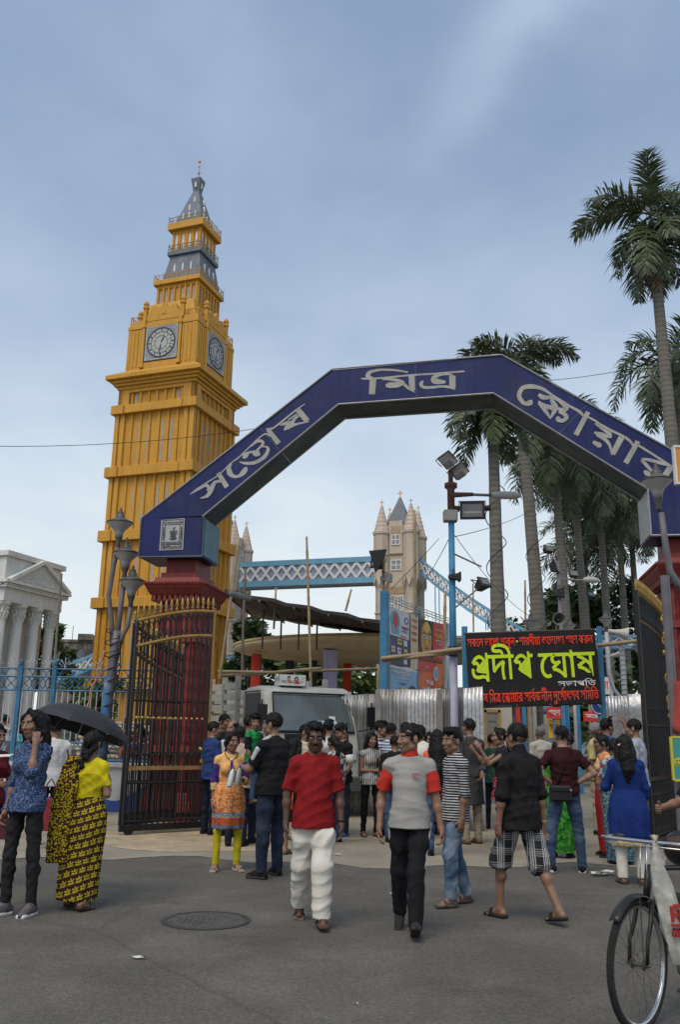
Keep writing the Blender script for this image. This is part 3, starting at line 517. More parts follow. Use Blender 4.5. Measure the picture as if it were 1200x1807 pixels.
র্ব|298|303,311 0,-35 -53,0 0,-276 -38,0 -15,30q -53,50q -68,36q -38,6 -20,48 48,28q 103,48q 55,16 -12,-21 0,35 -217,0 0,35;212,237 10,-14 -38,-13q -84,-36q -35,-22 27,-6q 61,-29q 52,-44q 14,-29 -5,0 0,12q -2,22q 0,16;101,354 163,104 19,-28 -159,-108
জ|458|200,32 -29,0q -54,20q -47,47q -40,77q -16,56 38,10 18,-61q 42,-77q 54,-34q 36,0 37,0q 38,32q 0,32 0,16q -8,22q -4,7 30,0 -14,-15q -31,-22q -34,-14q -20,0 -20,0q -30,16q -17,28q 0,20 0,22q 31,46q 37,16 -10,0q -25,0q -13,0 -154,0 0,35 469,0 0,-35 -157,0 -12,0q -19,0q -8,1 -42,-19q -44,-31q -14,-25q 0,-12 0,-14q 16,-12q 10,0 18,0q 30,18q 20,16 42,-16 5,-10q 6,-29q 0,-16 0,-25q -23,-44q -50,-26q;400,102 0,-24q 8,-45q 10,-28 -38,-9 -8,30q -10,55q 0,30 0,27q 9,42q 7,14 -38,0q -54,19q -36,35q -12,24 38,8 8,-15q 24,-23q 39,-12q 29,0 6,0q 14,0q 7,1 19,-35 -12,-22q -10,-44q
দু|301|306,311 0,-35 -226,0 0,-150 -8,10 20,23q 52,39q 60,32q 34,13 32,-32 -10,-17q -11,-34q -5,-36q 0,-22 0,-24q 8,-45q 9,-28 -37,-9 -10,30q -10,55q 0,30 0,21q 6,36q 11,28q 5,9 6,-3 -28,-11q -54,-33q -52,-43q -28,-27 -29,20 0,168 -46,0 0,35;111,-133 -13,0q -32,11q -23,26q 0,20 0,26q 39,30q 35,0 31,0q 58,-22q 59,-40q 33,-26 -22,-28 -34,28q -54,38q -50,18q -24,0 -18,0q -18,-14q 0,-10 0,-14q 20,-12q 13,0 19,0q 22,16q 12,22q 4,25q 0,9 0,34 38,0 0,-26 0,-14q -6,-38q -20,-36q -38,-23q
র্গ|328|242,0 0,212 10,-31 -17,25q -31,36q -28,24q -28,12q -16,0 -27,0q -33,-28q -12,-18 -7,-4 7,7q 29,9q 19,0 23,0q 29,-18q 13,-28q 0,-14 0,-29q -40,-47q -42,-22 -25,36 27,12q 40,28q 0,20 0,12q -17,14q -16,0 -13,0q -23,-6q -12,-6 -41,33 15,26q 36,39q 41,20q 25,0 24,0q 42,-17q 40,-35q 20,-26 -10,6 0,6q -2,30q 0,14 0,52 26,0 12,-33 53,0 0,-35 -53,0 0,-276;131,354 163,104 19,-28 -159,-108
ৎ|262|139,314 31,0q 38,-20q 18,-32q 0,-18 0,-34q -40,-37q -38,0 -20,0q -42,11q -16,10 12,33 16,-8q 31,-9q 15,0 14,0q 20,7q 9,15q 0,10 0,16q -24,21q -23,0 -24,0q -34,-18q -19,-30q 0,-19 0,-20q 17,-32q 45,-30q 41,-18 32,-14q 40,-24q 24,-24q 12,-28q 2,-20 -36,-7 -3,15q -9,20q -20,18q -34,20q -30,12 -41,18q -53,38q -25,46q 0,31 0,27q 27,46q 52,28q
ব|298|303,311 0,-35 -53,0 0,-276 -38,0 -15,30q -53,50q -68,36q -38,6 -20,48 48,28q 103,48q 55,16 -12,-21 0,35 -217,0 0,35;212,237 10,-14 -38,-13q -84,-36q -35,-22 27,-6q 61,-29q 52,-44q 14,-29 -5,0 0,12q -2,22q 0,16
"""
# == entrance arch, pillars, gates
BLUE = mat('arch_blue', (.009, .015, .10), rough=.42, var=.25, scale=.7, streak=.28, bump=.14, bscale=2.5, spec=.3, dirt=(.03, .035, .075), dfac=.6, dscale=1.6)
STEEL = mat('arch_underside', (.055, .075, .08), rough=.6, var=.3, scale=2, dirt=(.12, .12, .11), dfac=.6)
TRIM = mat('metal_trim', (.30, .30, .29), rough=.45, metal=.4, var=.2, scale=6)
TEAL = mat('teal_side', (.07, .17, .22), rough=.5, var=.25, scale=2)
PAINT = mat('letter_paint', (.35, .34, .305), rough=.6, var=.14, streak=.15)
n_ = Vector((math.sin(R(9)), math.cos(R(9)), 0)); AR = n_ * 15.7
arch = thing('entrance_arch', 'dark blue angular gateway arch with silver lettering spanning the red pillars', 'archway', AR, R(-9))
oL = [(-6.39, 5.57), (-2.70, 8.49), (.58, 8.63), (4.36, 6.08)]
iL = [(-5.17, 5.60), (-2.545, 7.79), (.426, 7.88), (3.09, 5.93)]
DP = .78
def beam(i):
 b = MB(); a, c = oL[i], oL[i + 1]; d, e = iL[i], iL[i + 1]
 b.prism([a, c, e, d], 0, DP); return b
for i in range(3): 
 o = beam(i).build('beam', BLUE, arch)
 d, e = iL[i], iL[i + 1]; b = MB(); b.prism([(d[0], d[1]), (e[0], e[1]), (e[0], e[1] - .012), (d[0], d[1] - .012)], .02, DP - .02); b.build('soffit', STEEL, o)
b = MB()
for P, k in ((oL, 1), (iL, -1)):
 for i in range(3):
  b.tube([(P[i][0], -.012, P[i][1] + .02 * k), (P[i + 1][0], -.012, P[i + 1][1] + .012 * k)], .017, 6)
  b.tube([(P[i][0], DP + .012, P[i][1] + .02 * k), (P[i + 1][0], DP + .012, P[i + 1][1] + .02 * k)], .02, 6)
b.build('edge_trim', TRIM, arch)
for x0, x1, z0, z1, tl in ((-6.39, -5.12, 4.80, 5.57, 1), (3.09, 4.36, 5.06, 5.93, 0)):
 b = MB(); b.box(x0, x1, -.015, 1.0, z0, z1 + (0 if tl else .1)); o = b.build('end_box', BLUE, arch)
 b = MB(); xx = x1 if tl else x0; b.box(*sorted((xx - .004 if tl else xx - .012, xx + .012 if tl else xx + .004)), .02, .97, z0 + .03, z1 - .03); b.build('side_panel', TEAL if tl else TRIM, o)
 b = MB()
 for xx in (x0, x1): b.tube([(xx, -.022, z0), (xx, -.022, z1)], .018, 5)
 b.tube([(x0, -.022, z0), (x1, -.022, z0)], .02, 5); b.build('edge_trim', TRIM if not tl else STEEL, o)
LT = [[tuple(float(q) / 100 for q in t.split(',')) for t in ln.split()] for ln in LETTERS.strip().split('\n')]
for a_, c_ in ((0, 15), (15, 24), (24, len(LT))):
 b = MB()
 for k in range(a_, c_): b.stroke(LT[k], -.004 - .0012 * (k % 7), .0)
 b.build('painted_word', PAINT, arch)
for x0, z0, x1, z1 in ((-4.1, 7.35, -3.45, 6.6), (-1.06, 8.54, -1.03, 7.85), (2.1, 7.55, 1.55, 6.98)):
 MB().stroke([(x0, z0, .014), (x1, z1, .014)], -.0035, 0).build('panel_seam', STEEL, arch)
b = MB(); b.add([(-5.985, -.024, 4.925), (-5.51, -.024, 4.94), (-5.515, -.024, 5.555), (-5.985, -.024, 5.53)], [(0, 1, 2, 3)])
ep = b.build('emblem_panel', mat('emblem_paper', (.36, .36, .36), var=.1), arch, fix=False)
b = MB(); y0, y1 = -.030, -.025
def ln(p, y=None): b.stroke(p, y0, y1)
for x in (-5.955, -5.89, -5.60, -5.54): ln([(x, 4.96, .010), (x, 5.52, .010)])
for z in (4.955, 5.03, 5.08, 5.43, 5.52): ln([(-5.96, z, .010), (-5.54, z + .012, .010)])
for x in (-5.923, -5.57): ln([(x, 5.12, .02), (x + .004, 5.25, .034), (x, 5.39, .02)])
for x in (-5.86, -5.82, -5.775, -5.73, -5.69, -5.645):
 ln([(x, 5.47, .03), (x + .028, 5.475, .03)]); ln([(x - .005, 5.055, .022), (x + .03, 5.058, .024)])
for x, z in ((-5.923, 5.475), (-5.57, 5.48), (-5.57, 5.0), (-5.923, 5.055), (-5.57, 5.06)): ln([(x - .016, z, .03), (x + .016, z, .03)])
ln([(-5.93, 4.985, .02), (-5.9, 5.0, .03), (-5.86, 4.98, .02)]); ln([(-5.86, 4.99, .025), (-5.8, 5.005, .03), (-5.74, 4.985, .02), (-5.68, 5.0, .02), (-5.62, 4.99, .02)])
ln([(-5.79, 5.16, .02), (-5.75, 5.14, .03), (-5.69, 5.145, .03), (-5.65, 5.17, .02)]); ln([(-5.78, 5.2, .03), (-5.72, 5.19, .07), (-5.67, 5.2, .03)])
ln([(-5.725, 5.22, .08), (-5.72, 5.27, .09), (-5.72, 5.31, .05)]); ln([(-5.72, 5.33, .045), (-5.71, 5.36, .03), (-5.70, 5.385, .012)]); ln([(-5.77, 5.23, .02), (-5.79, 5.28, .018), (-5.755, 5.31, .018)]); ln([(-5.67, 5.23, .02), (-5.65, 5.28, .018), (-5.68, 5.32, .018)])
b.build('emblem_print', mat('emblem_ink', (.06, .06, .065)), ep)
MAROON = mat('maroon_paint', (.20, .028, .022), rough=.5, var=.16, scale=1.6, streak=.18, bump=.12, dirt=(.12, .02, .018), dfac=.5)
def pillar(name, label, s, zt):
 p = AR + Vector((math.cos(R(9)), -math.sin(R(9)), 0)) * s + n_ * .72
 r = thing(name, label, 'pillar', (p.x, p.y, 0), R(-9))
 dz = zt - 4.8
 b = MB(); b.frustum(.30, 4.52 + dz, .30, 4.84 + dz, .48, .48); b.build('top_block', MAROON, r, bevel=.01)
 b = MB(); b.frustum(.37, 4.42 + dz, .37, 4.53 + dz, .56, .56); b.frustum(.46, 4.31 + dz, .44, 4.425 + dz, .68, .65); b.build('stepped_base', MAROON, r, bevel=.01)
 b = MB(); b.frustum(.585, 4.26 + dz, .60, 4.31 + dz, .82, .83); b.frustum(.56, 4.2 + dz, .585, 4.262 + dz, .79, .82); b.frustum(.5, 4.08 + dz, .56, 4.2 + dz, .7, .78); b.frustum(.44, 3.95 + dz, .45, 4.085 + dz, .64, .65)
 for k in range(9): 
  for sg in (-1, 1):
   x = -.42 + k * .105; b.box(x - .03, x + .03, *sorted((sg * .64, sg * .70)), 3.97 + dz, 4.07 + dz); y = -.6 + k * .15; b.box(*sorted((sg * .44, sg * .5)), y - .04, y + .04, 3.97 + dz, 4.07 + dz)
 for k in range(26):
  for sg in (-1, 1): b.ell((-.58 + k * .0464, sg * .825, 4.285 + dz), (.02, .025, .035), 6, 4)
 for k in range(34):
  for sg in (-1, 1): b.ell((sg * .59, -.81 + k * .049, 4.285 + dz), (.025, .02, .035), 6, 4)
 b.build('capital', MAROON, r)
 b = MB(); b.box(-.36, .36, -.52, .52, .45, 4.0 + dz)
 random.seed(int(s * 10))
 for sg in (-1, 1):
  for k in range(5):
   x = -.31 + k * .155; n = 26
   b.tube([(x, sg * .53, .5 + (3.35 + dz) * i / n) for i in range(n + 1)], [.05 + .012 * (i % 2) + random.uniform(-.006, .006) for i in range(n + 1)], 7)
  for k in range(7):
   y = -.45 + k * .15
   b.tube([(sg * .37, y, .5 + (3.35 + dz) * i / n) for i in range(n + 1)], [.05 + .012 * (i % 2) + random.uniform(-.006, .006) for i in range(n + 1)], 7)
 for z in (1.2, 3.2 + dz): b.box(-.45, .45, -.61, .61, z, z + .12)
 b.build('shaft', MAROON, r)
 b = MB(); b.frustum(.52, 0, .5, .35, .7, .68); b.frustum(.46, .348, .42, .5, .62, .6); b.build('base', MAROON, r, bevel=.01)
 return r
pillar('gate_pillar', 'red gate pillar under the left end of the blue arch, emblem box on top', -5.62, 4.80)
pillar('gate_pillar', 'red gate pillar under the right end of the blue arch beside the curved lamp', 3.72, 5.06)
BLK = mat('gate_black', (.012, .011, .011), rough=.45, var=.3, bump=.2)
GOLDP = mat('gate_gold', (.31, .20, .055), rough=.4, metal=.35, var=.25, scale=8)
OCHRE = mat('frame_ochre', (.29, .16, .055), rough=.6, var=.3, scale=5)
def gate(label, p0, p1, zl, zr, frame_end=True, nb=14, tall='r', spear=.24, low=1.0, endc=None):
 """leaf from p0 to p1 (plan), top edge curving from zl to zr"""
 p0 = Vector((*p0, 0)); p1 = Vector((*p1, 0)); W_ = (p1 - p0).length; an = math.atan2(p1.y - p0.y, p1.x - p0.x)
 r = thing('iron_gate', label, 'gate', p0, an, 'iron gate leaves')
 def top(t):      # concave / convex curve
  e = math.sin(t * PI / 2) if zr > zl else 1 - math.cos((1 - t) * 0 + t * PI / 2) if False else t ** .7
  return zl + (zr - zl) * (math.sin(t * PI / 2) if zr > zl else t ** .75)
 for i in range(nb + 1):
  x = W_ * i / nb; t = i / nb; rr = .017 if i not in (0, nb) else .03
  MB().tube([(x, 0, .14), (x, 0, top(t))], rr, 6).build('bar', BLK, r)
  if i < nb:
   x2 = x + W_ / nb / 2; MB().tube([(x2, 0, .2), (x2, 0, low - .05)], .010, 5).build('short_bar', BLK, r)
 for dz in (0, -.42):
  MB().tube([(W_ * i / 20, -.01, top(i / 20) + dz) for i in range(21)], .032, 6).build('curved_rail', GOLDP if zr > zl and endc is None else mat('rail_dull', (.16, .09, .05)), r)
 for i in range(nb):
  b = MB(); x = W_ * (i + .5) / nb; z = top((i + .5) / nb) - .21; q = W_ / nb * .42
  b.tube([(x + q * math.cos(a), 0, z + .14 * math.sin(a)) for a in [k * PI / 8 for k in range(17)]], .010, 4)
  b.build('scroll', BLK, r)
  MB().tube([(x + q * math.cos(a), 0, low + .1 + .12 * math.sin(a)) for a in [k * PI / 8 for k in range(9)]], .011, 4).build('scroll', BLK, r)
 b = MB()
 for z in (.14, .2, low - .22): b.tube([(0, 0, z), (W_, 0, z)], .02, 5)
 MB().tube([(0, 0, 2.05), (W_, 0, 2.05)], .012, 5).build('cross_rail', BLK, r)
 for i in range(nb * 2): b.ell((W_ * (i + .5) / nb / 2, 0, .27), (.018, .012, .045), 6, 4)
 b.build('bottom_ornament', BLK, r)
 b = MB(); b.box(0, W_, -.02, .02, low - .03, low + .03); b.build('lock_rail', endc or OCHRE, r)
 for i in range(nb + 1):
  x = W_ * i / nb; z = top(i / nb)
  MB().lathe([(.012, 0), (.028, .05), (.012, .08), (.034, .12), (.002, spear)], 6, (x, 0, z + .02)).build('spear_point', GOLDP, r, smooth=True)
 for i in range(1, nb):
  MB().ell((W_ * i / nb, 0, 1.78), (.026, .026, .026), 8, 6).build('brass_knob', mat('brass', (.42, .29, .09), rough=.35, metal=.5) if endc is None else endc, r, smooth=True)
 if frame_end:
  b = MB(); b.box(W_ - .0, W_ + .05, -.03, .03, .1, max(zl, zr) * 0 + zr + .06); b.build('end_post', OCHRE if endc is None else endc, r)
  b = MB(); b.box(-.06, W_ + .05, -.028, .028, .06, .15); b.build('bottom_rail', BLK, r); 
  b = MB(); b.lathe([(.07, -.03), (.08, -.02), (.08, .02), (.07, .03)], 14, M=T(.1, 0, .08) @ Matrix.Rotation(PI / 2, 4, 'X')); b.build('caster_wheel', BLK, r)
 return r
e = at(356, 1453, 15.1)
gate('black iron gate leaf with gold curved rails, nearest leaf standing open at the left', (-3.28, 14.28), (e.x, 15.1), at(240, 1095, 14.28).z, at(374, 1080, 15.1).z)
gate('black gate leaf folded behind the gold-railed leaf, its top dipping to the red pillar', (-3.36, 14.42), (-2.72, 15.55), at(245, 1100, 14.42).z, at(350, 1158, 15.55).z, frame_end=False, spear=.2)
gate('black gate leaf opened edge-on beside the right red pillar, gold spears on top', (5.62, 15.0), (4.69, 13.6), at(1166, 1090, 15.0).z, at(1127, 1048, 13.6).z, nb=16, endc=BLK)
random.seed(2)
for sg in (0, 1):
 b = MB(); z0 = 2.9 - sg * .95
 for k in range(12): b.ell((5.40 + random.uniform(-.04, .04), 14.45 + random.uniform(-.03, .03), z0 + k * .06), (.03, .02, .045), 6, 5)
 b.tube([(5.40 + .05 * math.sin(k * .9), 14.43, z0 + k * .05) for k in range(18)], .014, 5)
 tag(b.build('gilded_ornament', mat('gilt', (.45, .27, .045), rough=.35, metal=.5, var=.4, scale=12), smooth=True), ('upper', 'lower')[sg] + ' gilded scroll ornament fixed on the gate beside the right pillar', 'ornament')
b = MB(); b.tube([(p.x, p.y, p.z) for p in [at(352, 1320, 14.9), at(358, 1325, 14.85), at(366, 1318, 14.9), at(361, 1330, 14.85), at(354, 1345, 14.9)]], .022, 6)
tag(b.build('ribbon', mat('yellow_ribbon', (.5, .35, .03))), 'yellow ribbon tied round the ochre end post of the left gate', 'ribbon')
# == left railing fence
FY = 18.25
FBL = mat('fence_blue', (.035, .13, .24), rough=.55, var=.3, scale=4, dirt=(.02, .05, .08), dfac=.6)
FWH = mat('fence_white', (.42, .43, .45), rough=.6, var=.2, scale=5, dirt=(.22, .2, .18), dfac=.6)
fn = thing('railing_fence', 'blue and white ornamental iron fence on a painted low wall at the left', 'fence', (-5.5, FY, 0))
X0, X1 = -2.6, 2.35
zT = at(120, 1181, FY).z; z2 = at(120, 1195, FY).z; z3 = at(120, 1219, FY).z; zU = at(120, 1310, FY).z; zP = at(150, 1345, FY).z
b = MB()
for z in (zT, z2, z3, zU): b.tube([(X0, 0, z), (X1, 0, z)], .02, 6)
k = 0; x = X0
while x < X1:
 rr = (z2 - z3) / 2
 b.tube([(x + rr * math.cos(a), 0, (z2 + z3) / 2 + rr * math.sin(a)) for a in [i * PI / 10 for i in range(21)]], .011, 4)
 b.tube([(x - rr * .7, .01, z2 - rr * .3), (x + rr * .7, .01, z3 + rr * .3)], .009, 4); b.tube([(x + rr * .7, -.01, z2 - rr * .3), (x - rr * .7, -.01, z3 + rr * .3)], .009, 4)
 b.tube([(x + rr * math.cos(a), 0, z2 + (zT - z2) * math.sin(a)) for a in [i * PI / 8 for i in range(9)]], .009, 4)
 x += rr * 2.05
for q in range(15):
 x = X0 + q * .36; h = zU - zP
 b.tube([(x, 0, zP + .03), (x + .18, 0, zU), (x + .36, 0, zP + .03)], .013, 5); b.tube([(x, 0, zU - .02), (x + .18, 0, zP + .05), (x + .36, 0, zU - .02)], .013, 5)
b.tube([(X0, 0, zP + .04), (X1, 0, zP + .04)], .025, 6)
b.build('blue_ironwork', FBL, fn)
x = X0; i = 0
while x < X1:
 b = MB(); b.tube([(x, 0, zU + .1), (x, 0, z3)], .013, 6)
 if i % 2 == 0: b.tube([(x + .06 + .06 * math.cos(a), 0, zU + .1 + .1 * math.sin(a)) for a in [PI + j * PI / 6 for j in range(7)]], .012, 5)
 if i % 3 == 0:
  for sg in (-1, 1): b.tube([(x, 0, zT), (x + sg * .02, 0, zT + .1), (x + sg * .09, 0, zT + .17), (x + sg * .13, 0, zT + .12), (x + sg * .09, 0, zT + .09)], .009, 4)
  b.ell((x, 0, zT + .18), (.012, .012, .07), 6, 4)
 b.build('white_bar', FWH, fn)
 x += .118; i += 1
for x in (-1.02, -.32, 2.2):
 b = MB(); b.box(x - .04, x + .04, -.04, .04, zP, zT + .06); b.ell((x, 0, zT + .12), (.05, .05, .08), 8, 6); b.build('post', FBL, fn)
def wave_mat():
 m = mat('painted_plinth', (.5, .5, .49), rough=.8, var=.12, scale=3, dirt=(.32, .3, .27), dfac=.6, bump=.2)
 t = m.node_tree; p = [n for n in t.nodes if n.type == 'BSDF_PRINCIPLED'][0]; src = p.inputs['Base Color'].links[0].from_socket
 tc = t.nodes.new('ShaderNodeTexCoord'); sp = t.nodes.new('ShaderNodeSeparateXYZ'); t.links.new(tc.outputs['Object'], sp.inputs[0])
 def mt(op, a, b_):
  n = t.nodes.new('ShaderNodeMath'); n.operation = op
  for i, q in enumerate((a, b_)):
   if isinstance(q, (int, float)): n.inputs[i].default_value = q
   else: t.links.new(q, n.inputs[i])
  return n.outputs[0]
 wv = mt('MULTIPLY', mt('SINE', mt('MULTIPLY', sp.outputs['X'], 4.2), 0), .16)
 lv = mt('ADD', wv, .38)
 f = mt('LESS_THAN', sp.outputs['Z'], lv)
 mx = t.nodes.new('ShaderNodeMix'); mx.data_type = 'RGBA'; t.links.new(f, mx.inputs[0]); t.links.new(src, mx.inputs[6]); mx.inputs[7].default_value = (.03, .075, .26, 1); t.links.new(mx.outputs[2], p.inputs['Base Color'])
 return m
b = MB(); b.box(X0 - .3, X1, -.14, .16, 0, zP - .08); b.box(X0 - .3, X1, -.19, .2, zP - .08, zP)
b.build('plinth_wall', wave_mat(), fn)
# == lamp posts
POLE = mat('pole_grey', (.125, .12, .135), rough=.5, var=.2, scale=5, dirt=(.08, .07, .07), dfac=.5)
GLASS = mat('lamp_glass', (.38, .37, .36), rough=.35, var=.1); CAP = mat('lamp_cap', (.075, .07, .068), rough=.5, var=.2)
def lamp_head(parent, c, k=1.):
 b = MB(); b.lathe([(.085 * k, 0), (.10 * k, .10 * k), (.14 * k, .17 * k), (.27 * k, .30 * k), (.29 * k, .33 * k)], 20, c); o = b.build('lamp_shade', GLASS, parent, smooth=True)
 b = MB(); b.lathe([(.30 * k, .325 * k), (.31 * k, .345 * k), (.16 * k, .42 * k), (.10 * k, .45 * k), (.10 * k, .52 * k), (.06 * k, .55 * k), (.075 * k, .58 * k), (.03 * k, .62 * k), (.035 * k, .65 * k), (.004, .71 * k)], 20, c); b.build('lamp_cap', CAP, o, smooth=True)
 b = MB(); b.lathe([(.045 * k, -.26 * k), (.06 * k, -.22 * k), (.05 * k, -.14 * k), (.085 * k, -.02 * k), (.09 * k, .01 * k)], 14, c); b.build('lamp_socket', CAP, o, smooth=True)
lp = thing('street_lamp', 'three-headed grey street lamp wrapped in cable in front of the left fence', 'street lamp', (-4.55, 17.5, 0), 0, 'lantern street lamps')
hs = [at(209, 948, 17.5), at(220, 1002, 17.5), at(231, 1052, 17.5)]
bs = at(204, 1140, 17.5)
O = Vector((-4.55, 17.5, 0))
for i, h in enumerate(hs): lamp_head(lp, tuple(h - O), .9)
b = MB()
j = bs - O
b.tube([(j.x - .12, 0, .0), (j.x - .09, 0, 1.7), (j.x - .03, 0, j.z - .2), (j.x, 0, j.z + .3)], [.10, .1, .095, .08], 12)
h = [q - O for q in hs]
b.tube([(j.x - .06, 0, j.z - .2), (j.x - .13, 0, j.z + .5), (h[0].x - .11, 0, j.z + 1.0), (h[0].x - .06, 0, h[0].z - .6), tuple(h[0] - Vector((0, 0, .2)))], .05, 8)
b.tube([(j.x, 0, j.z), (j.x + .02, .02, j.z + .6), tuple(h[1] - Vector((0, 0, .2)))], .055, 8)
b.tube([(j.x + .02, 0, j.z - .3), (j.x + .12, -.02, j.z + .2), (h[2].x - .02, 0, h[2].z - .6), tuple(h[2] - Vector((0, 0, .2)))], .045, 8)
b.build('pole', POLE, lp, smooth=True)
b = MB(); b.tube([(j.x - .115, 0, .5), (j.x - .092, 0, 1.72), (j.x - .075, 0, 2.6), ], [.106, .106, .104], 12); b.build('painted_band', mat('band_blue', (.03, .10, .22), var=.25, dirt=(.25, .2, .13), dfac=.7, dscale=5), lp, smooth=True)
b = MB(); random.seed(4)
b.tube([(j.x - .09 + i * .0008 + .115 * math.cos(i * .55), .115 * math.sin(i * .55), .9 + i * .021) for i in range(120)], .012, 5)
b.tube([(j.x - .06 + .13 * math.cos(i * .8) + random.uniform(-.02, .02), -.1 + .05 * math.sin(i * .8), j.z - .3 + i * .03) for i in range(22)], .011, 4)
b.tube([(j.x + .1, -.06, j.z + .1), (j.x + .14, -.08, j.z - .4), (j.x + .1, -.08, j.z - .8), (j.x + .05, -.1, j.z - .3)], .012, 5)
b.build('cable', mat('cable_black', (.02, .02, .02), rough=.6), lp)
b = MB(); b.tube([(j.x - .2 - .016 * i + .02 * math.sin(i), -.1, j.z - .1 - i * .07) for i in range(22)], .018, 5)
tag(b.build('cloth_strip', mat('red_white_strip', (.42, .22, .17), var=.4, scale=14), loc=(-4.55, 17.5, 0)), 'twisted red and white strip hanging from the three-headed lamp', 'ribbon')
rl = thing('street_lamp', 'single lantern on a curved grey pole before the right pillar', 'street lamp', (5.6, 12.5, 0), 0, 'lantern street lamps')
c = at(1163, 892, 12.5) - Vector((5.6, 12.5, 0))
lamp_head(rl, tuple(c + Vector((0, 0, .12))), .78)
q = [at(1168, 905, 12.5), at(1175, 960, 12.5), at(1183, 1008, 12.5), at(1196, 1030, 12.5), at(1225, 1050, 12.5)]
b = MB(); b.tube([tuple(p - Vector((5.6, 12.5, 0))) for p in q] + [(.0, 0, 3.1), (0, 0, 0)], [.042, .045, .05, .055, .06, .07, .09], 10); b.build('pole', POLE, rl, smooth=True)
# == white columned building (left)
WH = mat('white_stucco', (.60, .60, .57), rough=.8, var=.07, scale=1.5, streak=.12, bump=.1); WH2 = mat('white_relief', (.52, .52, .50), rough=.8, var=.15, scale=14, bump=.5, bscale=30)
DG = mat('window_dark', (.10, .12, .15), rough=.25, var=.3)
an = math.atan2(.946, .325)
wb = thing('columned_building', 'white neoclassical building with pediment and columns at the left edge', 'building', (-14.68, 38, 0), an)
b = MB(); b.box(.1, 3.95, .9, 9, 0, 8.6); b.box(-2, .1, .9, 9, 0, 8.6) if False else None
b.box(.0, 3.95, .05, 9, 7.9, 8.95); b.box(-.12, 4.1, -.1, 9.1, 8.95, 9.2); b.build('wall', WH, wb, bevel=.02)
b = MB(); b.box(-.05, 4.05, -.06, 9, 6.95, 7.55); b.box(-.2, 4.25, -.25, 9, 7.55, 7.62); b.box(-.3, 4.35, -.35, 9, 7.74, 7.86); b.box(-.1, 4.1, -.12, 9, 7.62, 7.74)
for i in range(34): b.box(-.2 + i * .132, -.13 + i * .132, -.28, -.1, 7.63, 7.73)
for i in range(40): b.box(-.25, -.08, .0 + i * .132, .07 + i * .132, 7.63, 7.73)
b.build('entablature', WH, wb)
b = MB(); b.prism([(.25, 7.86), (4.2, 7.86), (2.23, 8.95)], -.12, .06); o = b.build('pediment', WH2, wb)
b = MB(); b.stroke([(.1, 7.9, .16), (2.23, 9.05, .16)], -.3, .04); b.stroke([(4.35, 7.9, .16), (2.23, 9.05, .16)], -.302, .041); b.build('pediment_moulding', WH, o)
b = MB(); random.seed(9)
for k in range(70):
 x = random.uniform(-1, 1); b.ell((2.23 + x * 1.15, -.13, 7.98 + random.random() * .62 * (1 - abs(x))), (random.uniform(.03, .08), .04, random.uniform(.03, .07)), 7, 5)
b.build('relief', WH, o, smooth=True)
def column(x, y):
 b = MB(); prof = [(.30, .5), (.30, .7), (.26, .76), (.25, .9), (.215, 6.15)]
 n = 20; vs = []
 b.lathe(prof, 24, (x, y, 0)); b.lathe([(.30, 0), (.32, .1), (.32, .5)], 24, (x, y, 0))
 for k in range(14): a = 2 * PI * k / 14; b.tube([(x + .235 * math.cos(a) * (1 - .0), y + .235 * math.sin(a), .95), (x + .205 * math.cos(a), y + .205 * math.sin(a), 6.15)], .018, 4)
 for k in range(10):
  a = 2 * PI * k / 10
  b.tube([(x + .2 * math.cos(a), y + .2 * math.sin(a), 6.2), (x + .26 * math.cos(a), y + .26 * math.sin(a), 6.45), (x + .34 * math.cos(a), y + .34 * math.sin(a), 6.5)], [.06, .06, .03], 5)
  a += .3; b.tube([(x + .22 * math.cos(a), y + .22 * math.sin(a), 6.45), (x + .27 * math.cos(a), y + .27 * math.sin(a), 6.68), (x + .36 * math.cos(a), y + .36 * math.sin(a), 6.72)], [.06, .06, .03], 5)
 b.lathe([(.22, 6.15), (.22, 6.7), (.38, 6.85), (.38, 6.95)], 20, (x, y, 0))
 return b.build('column', WH, wb, smooth=False)
for x, y in ((.3, .3), (1.45, .3), (2.6, .3), (3.75, .3), (.3, 1.6), (.3, 2.9)): column(x, y)
for x in (.85, 2.0, 3.15):
 for z in (1.4, 4.1):
  b = MB(); b.box(x - .27, x + .27, .84, .92, z, z + 1.5); o = b.build('window', DG, wb)
  b = MB(); b.box(x - .36, x + .36, .78, .9, z + 1.5, z + 1.6); b.box(x - .4, x + .4, .74, .9, z - .12, z)
  for q in (-.3, -.0, .3): b.box(x + q - .03, x + q + .03, .81, .9, z, z + 1.5)
  for q in (.0, .5, 1.0, 1.46): b.box(x - .3, x + .3, .82, .9, z + q, z + q + .04)
  b.build('window_frame', WH, o)
b = MB(); b.box(.02, .1, 1.2, 9, 0, 6.95); b.build('side_wall', WH, wb)
b = MB(); a_ = at(97, 1150, 36); c_ = at(108, 1012, 36); b.tube([tuple(a_ - Vector((0, 0, 3))), tuple(a_), tuple(c_)], [.06, .055, .045], 8); 
tag(b.build('bamboo_mast', mat('mast', (.16, .14, .12), var=.3)), 'dark slanting mast standing at the corner of the white building', 'pole')
